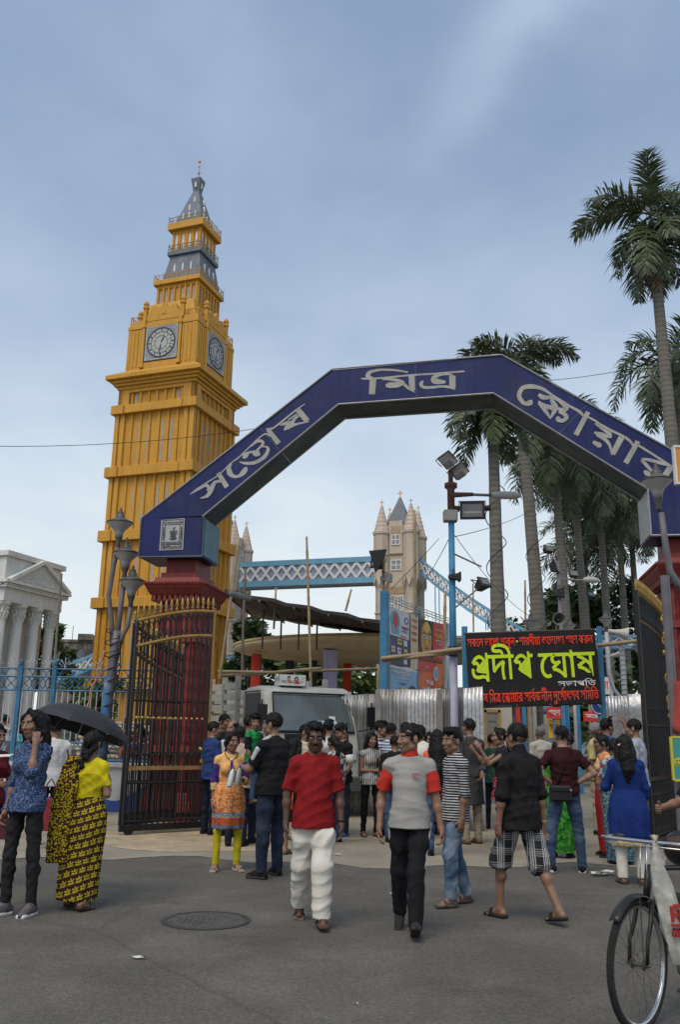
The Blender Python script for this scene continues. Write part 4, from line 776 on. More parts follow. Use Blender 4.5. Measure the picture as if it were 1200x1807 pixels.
# == bridge replica
STONE = mat('bridge_stone', (.52, .44, .36), rough=.85, var=.08, scale=1, streak=.12, bump=.15, dirt=(.42, .36, .29), dfac=.5)
SPG = mat('spire_grey', (.15, .17, .2), rough=.7, var=.1, streak=.15); CRS = mat('cross_gold', (.6, .36, .1), rough=.4); WWH = mat('window_white', (.7, .7, .69), rough=.6)
WGL = mat('window_glass', (.22, .24, .28), rough=.3, var=.3)
BBL = mat('bridge_blue', (.155, .35, .50), rough=.6, var=.12, scale=1.2, streak=.1); BWH = mat('bridge_white', (.62, .62, .62), rough=.7, var=.1); BIN = mat('bridge_infill', (.25, .30, .38), rough=.7, var=.2)
bt = thing('bridge_tower', 'beige bridge tower with grey spire and four turrets, right end of the blue walkway', 'tower', (3.78, 53, 0), R(-19), 'bridge towers')
def cross(b, x, y, z, k=1.):
 b.box(x - .025 * k, x + .025 * k, y - .02, y + .02, z, z + .5 * k); b.box(x - .16 * k, x + .16 * k, y - .018, y + .018, z + .29 * k, z + .34 * k)
hw = .93
b = MB(); b.box(-hw, hw, -hw, hw, 0, 14.0); b.box(-hw - .05, hw + .05, -hw - .05, hw + .05, 8.1, 8.25)
for z in (3, 5.6, 8.4): b.box(-hw - .06, hw + .06, -hw - .06, hw + .06, z, z + .12)
b.build('wall', STONE, bt)
for sx_ in (-1, 1):
 for sy_ in (-1, 1):
  c = (sx_ * hw, sy_ * hw, 0); b = MB()
  b.lathe([(.36, 0), (.36, 10.1), (.5, 10.6), (.5, 13.35), (.56, 13.45), (.56, 13.6), (.42, 13.7)], 8, c, rot0=PI / 8)
  for k in range(8):      # zigzag skirt
   a = 2 * PI * k / 8 + PI / 8; a2 = a + PI / 4
   p = lambda q, r, z: (c[0] + r * math.cos(q), c[1] + r * math.sin(q), z)
   b.add([p(a, .52, 10.75), p(a2, .52, 10.75), p((a + a2) / 2, .52, 10.15)], [(0, 1, 2)]) 
  for z in (6.3, 8.5): b.lathe([(.37, z), (.42, z + .04), (.42, z + .12), (.37, z + .16)], 8, c, rot0=PI / 8)
  o = b.build('turret', STONE, bt)
  b = MB()
  for k in range(6):
   r0 = .46 - k * .066; r1 = r0 - .06; z = 13.68 + k * .27
   b.lathe([(r0, z), (r0, z + .05), (r1, z + .26)], 8, c, rot0=PI / 8)
  b.build('turret_spire', mat('turret_tile', (.52, .42, .34), var=.1), o)
  b = MB(); cross(b, c[0], c[1], 15.25, .8); b.build('cross', CRS, o)
b = MB(); b.frustum(.78, 13.98, .05, 16.0); o = b.build('spire', SPG, bt); b = MB(); cross(b, 0, 0, 15.95, 1.05); b.build('cross', CRS, o)
b = MB(); b.box(-.42, .42, -hw - .12, hw + .12, 12.2, 14.25); b.box(-hw - .12, hw + .12, -.42, .42, 12.2, 14.25); b.build('dormer', STONE, bt)
def bwin(x, z, w_, h_, M, d):
 b = MB(); b.box(x - w_, x + w_, -d - .03, -d + .05, z, z + h_, M); o = b.build('window', WGL, bt)
 b = MB()
 for q in (-w_, 0, w_): b.box(x + q - .025, x + q + .025, -d - .06, -d + .02, z, z + h_, M)
 for q in (0, h_ / 2, h_): b.box(x - w_ - .02, x + w_ + .02, -d - .055, -d + .021, z + q - .025, z + q + .025, M)
 b.build('window_frame', WWH, o)
for k in range(4):
 M = RZ(k * PI / 2)
 bwin(0, 12.75, .25, .6, M, hw + .12); bwin(0, 11.2, .3, .6, M, hw)
 for x in (-.28, .28):
  for z in (8.75, 6.7, 4.2, 2): bwin(x, z, .15, .85, M, hw)
 b = MB(); b.box(-.3, .3, -hw - .14, -hw + .0, 13.42, 13.9, M); b.build('panel', mat('beige_dark', (.38, .28, .19)), bt)
 b = MB(); b.box(-.62, .62, -hw - .02, -hw + .02, 9.75, 10.2, M)
 for q in range(6): b.box(-.55 + q * .2, -.5 + q * .2, -hw - .05, -hw + .02, 9.75, 10.2, M)
 b.build('panel', mat('beige_dark', (.38, .28, .19)), bt)
q = at(415, 905, 56); base = Vector((3.78, 53, 0)); f_ = Matrix.Rotation(R(-19), 4, 'Z') @ Vector((hw, -hw, 0))
L2 = Vector((q.x - f_.x, 56 - f_.y, 0))
dup(bt, L2, R(-19), 'beige bridge tower half hidden behind the golden clock tower', 'bridge towers', scale=.985)
def truss(name, label, p0, p1, h, n, dpt, tone=BIN, sag=0., m=12, infill=True):
 """walkway girder between two points (top edge), X-lattice between blue chords"""
 p0 = Vector(p0); p1 = Vector(p1); d = p1 - p0; Lh = math.hypot(d.x, d.y); a = math.atan2(d.y, d.x)
 r = thing(name, label, 'bridge', p0, a)
 zf = lambda x: d.z * x / Lh - sag * 4 * (x / Lh) * (1 - x / Lh)
 k = m; xs = [Lh * i / k for i in range(k + 1)]
 b = MB()
 for lo, hi in ((-.2 * h, 0), (-h, -.78 * h)):
  poly = [(x, zf(x) + hi) for x in xs] + [(x, zf(x) + lo) for x in xs[::-1]]
  b.prism(poly, -.02, .14); b.prism(poly, dpt - .14, dpt + .02)
 b.build('chords', BBL, r)
 for y, s_ in ((.0, 1), (dpt, -1)):
  b = MB()
  for i in range(n):
   x0 = Lh * i / n; x1 = Lh * (i + 1) / n
   b.stroke([(x0, zf(x0) - .2 * h, .10 * h), (x1, zf(x1) - .78 * h, .10 * h)], y + .005, y + .06); b.stroke([(x0, zf(x0) - .78 * h, .10 * h), (x1, zf(x1) - .2 * h, .10 * h)], y + .008, y + .062)
  b.build('lattice', BWH, r)
 if infill:
  b = MB(); b.prism([(x, zf(x) - .19 * h) for x in xs] + [(x, zf(x) - .8 * h) for x in xs[::-1]], .08, dpt - .08); b.build('side_panels', tone, r)
 b = MB(); b.prism([(x, zf(x) - .88 * h) for x in xs] + [(x, zf(x) - .97 * h) for x in xs[::-1]], .1, dpt - .1); b.build('deck', mat('deck_grey', (.42, .41, .42), var=.12), r)
 return r
wl, wr = at(424, 992, 54.5), at(668, 981, 52.2)
truss('bridge_walkway', 'pale blue lattice walkway joining the two beige bridge towers', wl, wr, 1.62, 13, 1.3)
cl, ce = at(741, 983, 52.2), at(945, 1118, 50)
truss('suspension_chain', 'blue lattice suspension chain sloping down right of the bridge tower', cl, ce, 1.0, 20, .35, sag=.35, infill=False)
cl, ce = at(395, 1010, 55), at(100, 1178, 55)
truss('suspension_chain', 'blue lattice suspension chain falling left behind the golden clock tower', ce, cl, 1.0, 24, .35, sag=.6, infill=False)
truss('bridge_deck', 'pale blue lattice bridge deck low behind the pavilion', at(90, 1163, 56), at(420, 1158, 55.5), .8, 24, 1.3)
truss('bridge_deck', 'pale blue zigzag bridge deck seen between the pavilion columns', at(425, 1159, 54), at(672, 1163, 52), .62, 16, 1.3)
truss('bridge_deck', 'pale blue bridge deck right of the bridge tower behind the palms', at(752, 1122, 51), at(1150, 1120, 48), .75, 22, 1.3)
for u in (769, 776, 858, 862):
 p = at(u, 1112, 50.5); tag(MB().tube([(p.x, p.y, p.z), (p.x, p.y, p.z + (2.9 if u < 800 else .9))], .035, 5).build('hanger_rod', BBL), 'thin blue hanger rod under the right suspension chain', 'rod', 'hanger rods of the suspension chain')
# == palms and trees
BARK = mat('palm_bark', (.15, .14, .12), rough=.9, var=.25, scale=3, streak=.0, bump=.5, bscale=18, dirt=(.12, .105, .09), dfac=.6, dscale=3)
def _rings(m):
 t = m.node_tree; p = [n for n in t.nodes if n.type == 'BSDF_PRINCIPLED'][0]; src = p.inputs['Base Color'].links[0].from_socket
 tc = t.nodes.new('ShaderNodeTexCoord'); wv = t.nodes.new('ShaderNodeTexWave'); wv.bands_direction = 'Z'; wv.inputs['Scale'].default_value = 1.7; wv.inputs['Distortion'].default_value = 1.2; wv.inputs['Detail'].default_value = 3
 t.links.new(tc.outputs['Object'], wv.inputs[0])
 mr = t.nodes.new('ShaderNodeMapRange'); mr.inputs['To Min'].default_value = .78; mr.inputs['To Max'].default_value = 1.08; t.links.new(wv.outputs['Fac'], mr.inputs[0])
 s = t.nodes.new('ShaderNodeVectorMath'); s.operation = 'SCALE'; t.links.new(src, s.inputs[0]); t.links.new(mr.outputs[0], s.inputs['Scale']); t.links.new(s.outputs[0], p.inputs['Base Color'])
_rings(BARK)
SHAFT = mat('crownshaft', (.10, .13, .04), rough=.6, var=.3)
def leafmat(name, c, tr=.25):
 m = mat(name, c, rough=.42, var=.4, scale=2.2, spec=.5)
 t = m.node_tree; p = [n for n in t.nodes if n.type == 'BSDF_PRINCIPLED'][0]; o = [n for n in t.nodes if n.type == 'OUTPUT_MATERIAL'][0]
 src = p.inputs['Base Color'].links[0].from_socket
 tl = t.nodes.new('ShaderNodeBsdfTranslucent'); t.links.new(src, tl.inputs[0]); ms = t.nodes.new('ShaderNodeMixShader'); ms.inputs[0].default_value = tr
 t.links.new(p.outputs[0], ms.inputs[1]); t.links.new(tl.outputs[0], ms.inputs[2]); t.links.new(ms.outputs[0], o.inputs[0])
 return m
FROND = leafmat('palm_frond', (.082, .105, .048)); LEAF = leafmat('tree_leaf', (.05, .085, .028)); LEAFB = leafmat('tree_leaf_light', (.085, .13, .035)); DRY = mat('dry_frond', (.16, .12, .085), rough=.9, var=.3)
def frond(b, base, az, up, L_, droop, rnd, nl=54):
 d0 = Vector((math.cos(az) * math.cos(up), math.sin(az) * math.cos(up), math.sin(up))); hx = Vector((math.cos(az), math.sin(az), 0))
 n = 12; P = [Vector(base)]; d = d0.copy()
 for i in range(n):
  d = (d + Vector((0, 0, -droop * (1.2 + i * .26) / n))).normalized(); P.append(P[-1] + d * L_ / n)
 b.tube(P, [.035 * (1 - .85 * i / n) + .004 for i in range(n + 1)], 4)
 side = Vector((-math.sin(az), math.cos(az), 0))
 for i in range(nl):
  t = .1 + .9 * i / (nl - 1); f = t * n; k = min(int(f), n - 1); p = P[k].lerp(P[k + 1], f - k); tg = (P[k + 1] - P[k]).normalized(); upv = tg.cross(side).normalized()
  ll = L_ * .35 * (math.sin(PI * min(1, (.12 + t * .86))) ** .6) * rnd.uniform(.8, 1.1)
  for sg in (-1, 1):
   lift = rnd.choice((-.85, -.2, .4, .95)) + rnd.uniform(-.15, .15)
   dirv = (side * sg * .8 + tg * (.55 + .5 * t) + upv * lift * -.7).normalized()
   q1 = p + dirv * ll * .5; q2 = q1 + (dirv + Vector((0, 0, -.5))).normalized() * ll * .5
   wv = tg.cross(dirv).cross(dirv).normalized() * .027 * (1 + rnd.random() * .5)
   b.add([p - wv * .5, p + wv * .5, q1 + wv, q1 - wv, q2], [(0, 1, 2, 3), (3, 2, 4)])
def crown(seed, n=15, L_=3.0, spear=True, big=()):
 rnd = random.Random(seed); b = MB()
 for az, up, k in big: frond(b, (0, 0, .25), R(az), R(up), L_ * k, .55, rnd, 60)
 for i in range(n):
  az = i * 2.399963 + rnd.uniform(-.25, .25); t = i / (n - 1)
  up = (R(66) if not big else R(-5)) - t * (R(100) if not big else R(50)) + rnd.uniform(-.12, .12)
  frond(b, (0, 0, .25 - .3 * t), az, up, L_ * rnd.uniform(.85, 1.05) * (1 if t > .1 else .8), .75 + .5 * t + rnd.uniform(-.1, .15), rnd)
 if spear: b.tube([(0, 0, 0), (.02, 0, 1.2), (.08, .02, 2.2)], [.05, .035, .004], 5)
 return b
CROWNS = []
def palm(label, x, y, zc, r0, r1, seed, Lf, lean=(0, 0), painted=False, dry=False, nf=0, spear=False, big=()):
 r = thing('palm_tree', label, 'palm tree', (x, y, 0), 0, 'royal palms behind the gate')
 b = MB(); n = 22; rnd = random.Random(seed)
 zt = zc - 1.3
 b.tube([(lean[0] * (i / n) ** 1.5, lean[1] * i / n, zt * i / n) for i in range(n + 1)], [(r0 + (r1 - r0) * (i / n)) * (1 + .10 * math.sin(PI * min(1, i / n * 1.4)) * (1 if i < 16 else .3)) + rnd.uniform(-.005, .005) for i in range(n + 1)], 14)
 b.build('trunk', BARK, r, smooth=True)
 b = MB(); b.tube([(lean[0], lean[1], zt - .05), (lean[0], lean[1], zt + .4), (lean[0], lean[1], zc)], [r1 * 1.08, r1 * 1.02, r1 * .5], 12); b.build('crownshaft', SHAFT, r, smooth=True)
 o = crown(seed, nf or rnd.choice((17, 18, 19)), Lf, spear, big).build('crown', FROND, r, fix=False); o.location = (lean[0], lean[1], zc)
 if dry:
  b = MB(); frond(b, (lean[0] + .15, lean[1], zc - .5), -2.2, -1.2, 2.4, .9, rnd, 26); b.build('dead_frond', DRY, r, fix=False)
 if painted:
  b = MB(); b.tube([(0, 0, 0), (0, 0, 2.2), (0, 0, 3.4)], [r0 * 1.06, r0 * 1.07, r0 * 1.09], 14); b.build('whitewash', mat('whitewash', (.5, .5, .49), var=.2, dirt=(.2, .19, .17)), r, smooth=True)
  b = MB(); b.tube([(0, 0, 2.35), (0, 0, 2.75)], [r0 * 1.1] * 2, 14); b.build('blue_band', mat('pale_blue_band', (.2, .32, .42), var=.2), r, smooth=True)
 if seed < 4:
  b = MB(); b.tube([(r0 * 1.25 * math.cos(i * .35) + lean[0] * .3, r0 * 1.25 * math.sin(i * .35), 2.5 + i * .09) for i in range(75)], .016, 4); b.build('cable', mat('cable_black', (.02, .02, .02)), r)
 return r
palm('palm with smooth grey trunk directly under the right knee of the arch', 4.78, 26, 11.95, .245, .165, 1, 2.3)
palm('palm with X-shaped crown rising just above the arch right of its knee', 7.5, 32, 15.75, .27, .19, 2, 2.5, (-.55, 0), painted=True, nf=13, big=((178, 34, 1.05), (205, 40, .95), (150, 36, .95), (2, 38, 1.05), (28, 42, .95), (-25, 36, .95), (95, 50, .8), (-85, 30, .9)))
palm('third trunk of the palm row, seen right of the X-crowned palm', 11.1, 42, 16.4, .28, .18, 3, 4.1, (-.35, 0), painted=True, nf=21)
palm('slim palm fourth in the row behind the black banner', 13.4, 47, 16.9, .27, .18, 5, 4.3, (-.3, 0), dry=True, nf=22)
palm('palm fifth in the receding row above the small white lantern', 15.8, 51, 16.6, .26, .18, 6, 4.4, (-.1, 0), nf=22)
palm('far palm next to the right gate leaf with drooping dark crown', 18.1, 55, 16.9, .26, .18, 8, 4.6, nf=22)
palm('palm hidden low at the far end of the palm row', 16.6, 58, 14.6, .24, .17, 9, 4.4, nf=20)
palm('palm half covered by the right end of the arch, at the back of the row', 20.6, 60, 17.6, .26, .18, 14, 4.6, nf=20)
palm('tallest palm, its whole crown standing against the sky at upper right', 11.3, 28, 19.75, .28, .17, 11, 3.0, (-.2, 0), dry=True, nf=11, spear=True, big=((175, 18, 1.05), (200, 30, 1.), (150, 35, .95), (5, 20, 1.05), (-30, 30, 1.), (120, 62, .8), (40, 66, .85), (250, 60, .85), (-75, 12, .9)))
palm('palm at the right edge with its crown behind the tallest trunk', 14.0, 34, 16.9, .25, .18, 12, 3.6, nf=18)
def tree(label, x, y, h, cr, seed, lm=LEAF, n=1500, ls=.32, name='leafy_tree', trunk=True):
 rnd = random.Random(seed); r = thing(name, label, 'tree', (x, y, 0), 0, 'leafy trees in the background')
 b = MB(); b.tube([(0, 0, 0), (.1, 0, h * .3), (0, .1, h * .55)], [.22, .17, .12], 8)
 cl = []
 for k in range(14):
  a = rnd.uniform(0, 6.28); q = cr * rnd.uniform(.2, .8); c = Vector((q * math.cos(a), q * math.sin(a), h * rnd.uniform(.5, .95))); cl.append((c, cr * rnd.uniform(.25, .48)))
  b.tube([(0, .05, h * .4), tuple(c * .5 + Vector((0, 0, h * .25))), tuple(c)], [.09, .06, .02], 5)
 b.build('trunk', BARK, r, smooth=True)
 b = MB()
 for k in range(n):
  c, q = rnd.choice(cl); v = Vector((rnd.gauss(0, 1), rnd.gauss(0, 1), rnd.gauss(0, .8))).normalized() * q * rnd.random() ** .4
  p = c + v; u = Vector((rnd.uniform(-1, 1), rnd.uniform(-1, 1), rnd.uniform(-.6, .6))).normalized(); w_ = u.cross(Vector((rnd.uniform(-1, 1), rnd.uniform(-1, 1), 1))).normalized()
  s_ = ls * rnd.uniform(.5, 1.1); b.add([p - u * s_, p + w_ * s_ * .5, p + u * s_, p - w_ * s_ * .5], [(0, 1, 2, 3)])
 b.build('crown', lm, r, fix=False)
 return r
tree('dark leafy tree behind the pavilion roof, left part', -4.6, 46, 7.2, 1.7, 21, n=1700); tree('leafy tree behind the pavilion columns', -1.2, 46, 5.6, 2.2, 22, LEAFB, n=2200)
tree('dense tree behind the palm trunks at the far right', 15.0, 62, 11.2, 4.2, 23, n=3400, ls=.42); tree('rounded tree beyond the fourth palm', 19.5, 64, 12.2, 4.4, 24, n=3400, ls=.42); tree('low bushy tree behind the horn loudspeaker', 11.8, 60, 8.2, 3, 25, LEAFB, n=2200, ls=.4)
tree('wide dark tree closing the view at the right pillar', 23, 60, 12.5, 4.5, 26, n=3400, ls=.42)
tree('bright small tree beside the white columned building', -16.6, 50, 7.4, 1.7, 27, LEAFB, n=1600, ls=.28); tree('dusty tree behind the left railing fence', -11.0, 40, 4.4, 1.5, 28, LEAFB, n=1200, ls=.26)
tree('shrubby tree behind the black banner', 8.8, 30, 3.6, 1.5, 29, n=1200, ls=.25); tree('small tree left of the poster panels', .9, 40, 5.2, 1.8, 30, LEAFB, n=1400, ls=.28)
b = MB(); rnd = random.Random(5)
for k in range(9): frond(b, (0, 0, 1.9), k * .7, .5 + rnd.random() * .5, 1.8, 1.1, rnd, 24)
bp = thing('young_palm', 'young low palm between the trunks under the horn speakers', 'palm tree', (8.2, 24.5, 0)); b.build('crown', FROND, bp, fix=False); b = MB(); b.tube([(0, 0, 0), (0, 0, 1.95)], [.12, .08], 8); b.build('trunk', BARK, bp)
fb = thing('weathered_building', 'dark weathered flat block far behind, right of the white building', 'building', (-22.6, 75, 0), R(6))
b = MB(); b.box(-2.2, 1.6, 0, 6, 0, 8.9); b.box(.4, 1.6, -.3, 3, 8.9, 9.4); b.box(-2.3, 1.7, -.1, 6, 8.7, 8.92); b.build('wall', mat('weathered_wall', (.14, .125, .1), var=.45, scale=1.2, streak=.5, dirt=(.3, .27, .23), dfac=.7), fb)
for k in range(3):
 b = MB(); b.box(-1.7 + k * 1.05, -1.2 + k * 1.05, -.03, .1, 7.2, 8.1); b.build('window', DG, fb)
b = MB(); b.tube([(-.3, 1, 9), (-.3, 1, 10.2)], .03, 5); b.build('antenna', mat('antenna', (.2, .2, .2)), fb)
# == Bengali lettering from outline data
GLY = {}
for l_ in GLYPHS.strip('\n').split('\n'):
 k, a, c = l_.split('|'); cs = []
 for ct in c.split(';'):
  if not ct: continue
  pts = []; cx = cy = 0
  for p in ct.split():
   dx_, dy_ = p.rstrip('q').split(','); cx += int(dx_); cy += int(dy_); pts.append((cx, cy, not p.endswith('q')))
  full = []
  for i, p in enumerate(pts):         # insert implied on-curve points
   q = pts[(i + 1) % len(pts)]; full.append(p)
   if not p[2] and not q[2]: full.append(((p[0] + q[0]) / 2, (p[1] + q[1]) / 2, True))
  while full and not full[0][2]: full = full[1:] + full[:1]
  poly = []; i = 0
  while i < len(full):
   p = full[i]
   if p[2]: poly.append((p[0], p[1])); i += 1
   else:
    a0 = poly[-1]; c0 = full[(i + 1) % len(full)]
    for t in (.33, .67): poly.append(((1 - t) ** 2 * a0[0] + 2 * t * (1 - t) * p[0] + t * t * c0[0], (1 - t) ** 2 * a0[1] + 2 * t * (1 - t) * p[1] + t * t * c0[1]))
    i += 1
  cs.append(poly)
 GLY[k] = (float(a), cs)
_gc = {}
def glyph_mesh(k, off):
 if (k, off) in _gc: return _gc[(k, off)]
 cu = bpy.data.curves.new('glyph', 'CURVE'); cu.dimensions = '2D'; cu.fill_mode = 'BOTH'; cu.offset = off; cu.extrude = .5
 for poly in GLY[k][1]:
  sp = cu.splines.new('POLY'); sp.points.add(len(poly) - 1)
  for i, (x, y) in enumerate(poly): sp.points[i].co = (x / 100, y / 100, 0, 1)
  sp.use_cyclic_u = True
 o = bpy.data.objects.new('glyph', cu); COL.objects.link(o)
 dg = bpy.context.evaluated_depsgraph_get(); me = bpy.data.meshes.new_from_object(o.evaluated_get(dg))
 vs = [tuple(v.co) for v in me.vertices]; fs = [tuple(p.vertices) for p in me.polygons]
 bpy.data.objects.remove(o); bpy.data.curves.remove(cu); bpy.data.meshes.remove(me)
 _gc[(k, off)] = (vs, fs); return vs, fs
def text_line(b, s, x0, x1, z0, z1, y, off=.0, th=.003, slant=0.):
 """shaped text (visual order, space separated clusters) fitted to x0..x1, baseline z0 to headline z1, facing -Y"""
 cl = s.split(); tot = sum(110 if c == '_' else GLY[c][0] for c in cl); sx = (x1 - x0) / tot; x = 0; H_ = 322.
 sz = (z1 - z0) / H_
 for i, c in enumerate(cl):
  if c == '_': x += 110; continue
  vs, fs = glyph_mesh(c, 0.)
  for q, (ex, ez) in enumerate(((0, 0), (1, 0), (-1, 0), (0, 1), (0, -1), (.7, .7), (-.7, .7), (.7, -.7), (-.7, -.7)) if off else ((0, 0),)):
   t = th + .0005 * (i % 3) + .0001 * q
   b.add([(x0 + (v[0] * 100 + x + ex * off * 100) * sx, y - t * (v[2] + .5), z0 + (v[1] * 100 + ez * off * 80) * sz) for v in vs], fs)
  x += GLY[c][0]
def lattice_text(*a): pass
# -- black banner
BAM = mat('bamboo', (.30, .22, .12), rough=.6, var=.3, scale=6, dirt=(.16, .12, .08), dfac=.6, dscale=3)
bn = thing('black_banner', 'black cloth banner with red and yellow-green Bengali lettering on bamboo', 'banner', (2.39, 16, 2.08)); bn.rotation_euler = (0, R(-2.85), 0)
BW, BH = 2.38, 1.31
b = MB(); nx, nz_ = 30, 12; vs = []
for j in range(nz_ + 1):
 for i in range(nx + 1):
  x = BW * i / nx; z = BH * j / nz_
  vs.append((x, .006 * math.sin(x * 3) + .003 * math.sin(z * 5 + x * 2), z + .008 * math.sin(x * 2.4) * (1 if j == 0 else 0)))
b.add(vs, [(j * (nx + 1) + i, j * (nx + 1) + i + 1, (j + 1) * (nx + 1) + i + 1, (j + 1) * (nx + 1) + i) for j in range(nz_) for i in range(nx)])
o = b.build('cloth', mat('black_cloth', (.012, .011, .013), rough=.8, var=.3, bump=.25, bscale=12), bn, fix=False)
sm_ = o.modifiers.new('Solid', 'SOLIDIFY'); sm_.thickness = .004; sm_.offset = 1
RED = mat('banner_red', (.80, .060, .028), rough=.7, var=.1); LIME = mat('banner_lime', (.52, .68, .02), rough=.7, var=.08); WHT = mat('banner_white', (.62, .62, .62), rough=.7)
yb = -.012
b = MB(); text_line(b, 'স ক ে ল _ ভ া ে ল া _ থ া কু ন', .03, .90, BH * .815, BH * .925, yb, .045); b.build('greeting_line', RED, bn)
b = MB(); text_line(b, 'শ া র দ ী য় া _ শু ে ভ ে চ্ছ া _ গ্র হ ণ _ ক রু ন', .98, BW - .05, BH * .815, BH * .925, yb, .045); b.build('greeting_line', RED, bn)
MB().ell((.94, yb, BH * .87), (.02, .004, .02), 10, 6).build('dot', LIME, bn)
b = MB(); text_line(b, 'প্র দ ী প', .06, 1.19, BH * .36, BH * .70, yb, .06); b.build('name_line', LIME, bn)
b = MB(); text_line(b, 'ে ঘ া ষ', 1.31, BW - .06, BH * .36, BH * .70, yb, .06); b.build('name_line', LIME, bn)
b = MB(); text_line(b, 'স ভ া প ি ত', 1.62, BW - .08, BH * .235, BH * .305, yb, .04); b.build('title_line', WHT, bn)
b = MB(); text_line(b, 'স ে ন্ত া ষ _ ি ম ত্র _ ে স্ক া য় া র _ স া র্ব জ ন ী ন _ দু ে র্গ া ৎ স ব _ স ি ম ি ত', -.0, BW - .05, BH * .05, BH * .175, yb, .045); b.build('committee_line', RED, bn)
b = MB(); b.tube([(-.02, .03, -.01), (BW + .02, .03, -.01)], .02, 6); b.tube([(-.02, .03, BH + .005), (BW + .02, .03, BH + .005)], .02, 6); b.build('frame_pole', mat('frame_dark', (.06, .05, .04)), bn)
for x in (.25, .85, 1.45, 2.05):
 b = MB(); b.ell((x, .01, -.01), (.03, .035, .03), 6, 4); b.build('tie', mat('tie_dark', (.05, .045, .04)), bn)
# -- bamboo poles
def bam(name, label, pts, r=.035, grp='bamboo poles of the scaffold', cat='pole', m=None):
 b = MB(); P = [Vector(p) for p in pts]; Q = []; rr = []
 for i in range(len(P) - 1):
  n = max(2, int((P[i + 1] - P[i]).length / .35))
  for k in range(n):
   p = P[i].lerp(P[i + 1], k / n); Q += [p, p + (P[i + 1] - P[i]).normalized() * .03]; rr += [r * 1.18, r]
 Q.append(P[-1]); rr.append(r * .95); c = Q[0]
 b.tube([q - c for q in Q], rr, 8); o = b.build(name, m or BAM, smooth=True, loc=tuple(c)); tag(o, label, cat, grp); return o
bam('bamboo_pole', 'tall thin bamboo pole before the pavilion lavender column', [at(549, 1215, 20.5), at(545, 1080, 20.5), at(541, 947, 20.5)], .028)
bam('bamboo_pole', 'leaning bamboo pole crossing the right edge of the golden tower', [at(387, 1200, 19.5), at(398, 1120, 19.5), at(422, 948, 19.5)], .03)
bam('bamboo_pole', 'dark upright bamboo pole beside the leaning one near the tower', [at(427, 1195, 21), at(429, 1100, 21), at(433, 1003, 21)], .03, m=mat('bamboo_dark', (.12, .095, .07), var=.3))
bam('bamboo_pole', 'short bamboo pole end above the dark tarpaulin, left one', [at(483, 1110, 24), at(487, 1037, 24)], .028)
bam('bamboo_pole', 'short slanting bamboo above the middle of the dark tarpaulin', [at(610, 1078, 24), at(620, 1040, 24)], .03)
bam('bamboo_pole', 'bamboo pole in front of the beige bridge tower', [at(733, 1090, 19.5), at(732, 900, 19.5)], .03)
bam('bamboo_pole', 'bamboo pole beside the first blue post of the poster wall', [at(686, 1222, 18.1), at(685, 1088, 18.1)], .035)
bam('bamboo_pole', 'bamboo pole carrying the cloth-covered floodlight', [at(677, 1222, 18.6), at(677, 980, 18.6)], .033)
bam('bamboo_pole', 'bamboo pole behind the right end of the poster wall', [at(783, 1215, 20.8), at(786, 1043, 20.8)], .035)
bam('bamboo_pole', 'lone thin bamboo right of the second palm trunk', [at(928, 1112, 27), at(927, 1024, 27)], .03)
bam('bamboo_pole', 'thin dark pole left of the first palm trunk', [at(836, 1115, 22), at(835, 1030, 22)], .02)
bam('bamboo_pole', 'short bamboo stub in front of the red pavilion column', [at(668, 1222, 21), at(667, 1172, 21)], .04)
bam('bamboo_pole', 'long level bamboo rail across the poster wall towards the banner', [at(673, 1162, 17.4), at(740, 1155, 17.2), at(830, 1143, 16.6)], .04)
bam('bamboo_pole', 'lower twin of the level bamboo rail across the poster wall', [at(676, 1166, 17.5), at(830, 1148, 16.7)], .033)
bam('bamboo_pole', 'bamboo rail from the black banner to the right gate', [at(1056, 1139, 16.2), at(1135, 1130, 15.6)], .035)
bam('bamboo_pole', 'upper level bamboo rail at the truck, left of the pavilion columns', [at(384, 1185, 19.8), at(480, 1187, 19.8), at(568, 1179, 19.8)], .035)
bam('bamboo_pole', 'level bamboo rail beside the lavender column', [at(548, 1184, 20.3), at(668, 1180, 21)], .03)
bam('bamboo_pole', 'lower bamboo rail above the truck bed', [at(386, 1192, 19.9), at(470, 1190, 19.9)], .03)
bam('bamboo_pole', 'level bamboo rail behind the palms over the banner', [at(866, 1117, 24), at(960, 1115, 26)], .03)
bam('bamboo_pole', 'dark slanting pole in front of the gold tower right corner', [at(405, 1047, 17), at(440, 1056, 18)], .06, m=mat('tarp_pole', (.2, .2, .19), var=.3))
rnd = random.Random(31)
for k in range(34):
 y = 20.2 + rnd.uniform(0, 1.2); z = .3 + .085 * (k // 2) + rnd.uniform(0, .05); x0 = rnd.uniform(-6.1, -5.2); L_ = rnd.uniform(2.2, 3.2)
 p0 = Vector((x0, y, z + rnd.uniform(-.04, .04))); p1 = Vector((x0 + L_, y + rnd.uniform(-.3, .3), z + rnd.uniform(-.1, .12)))
 bam('bamboo_pole', 'pale bamboo pole lying in the stack behind the left fence', [p0, p0.lerp(p1, .5) + Vector((0, 0, -.02)), p1], rnd.uniform(.035, .05), 'bamboo poles stacked behind the fence', m=mat('bamboo_pale', (.40, .34, .25), rough=.7, var=.3, scale=4, dirt=(.2, .17, .13)))
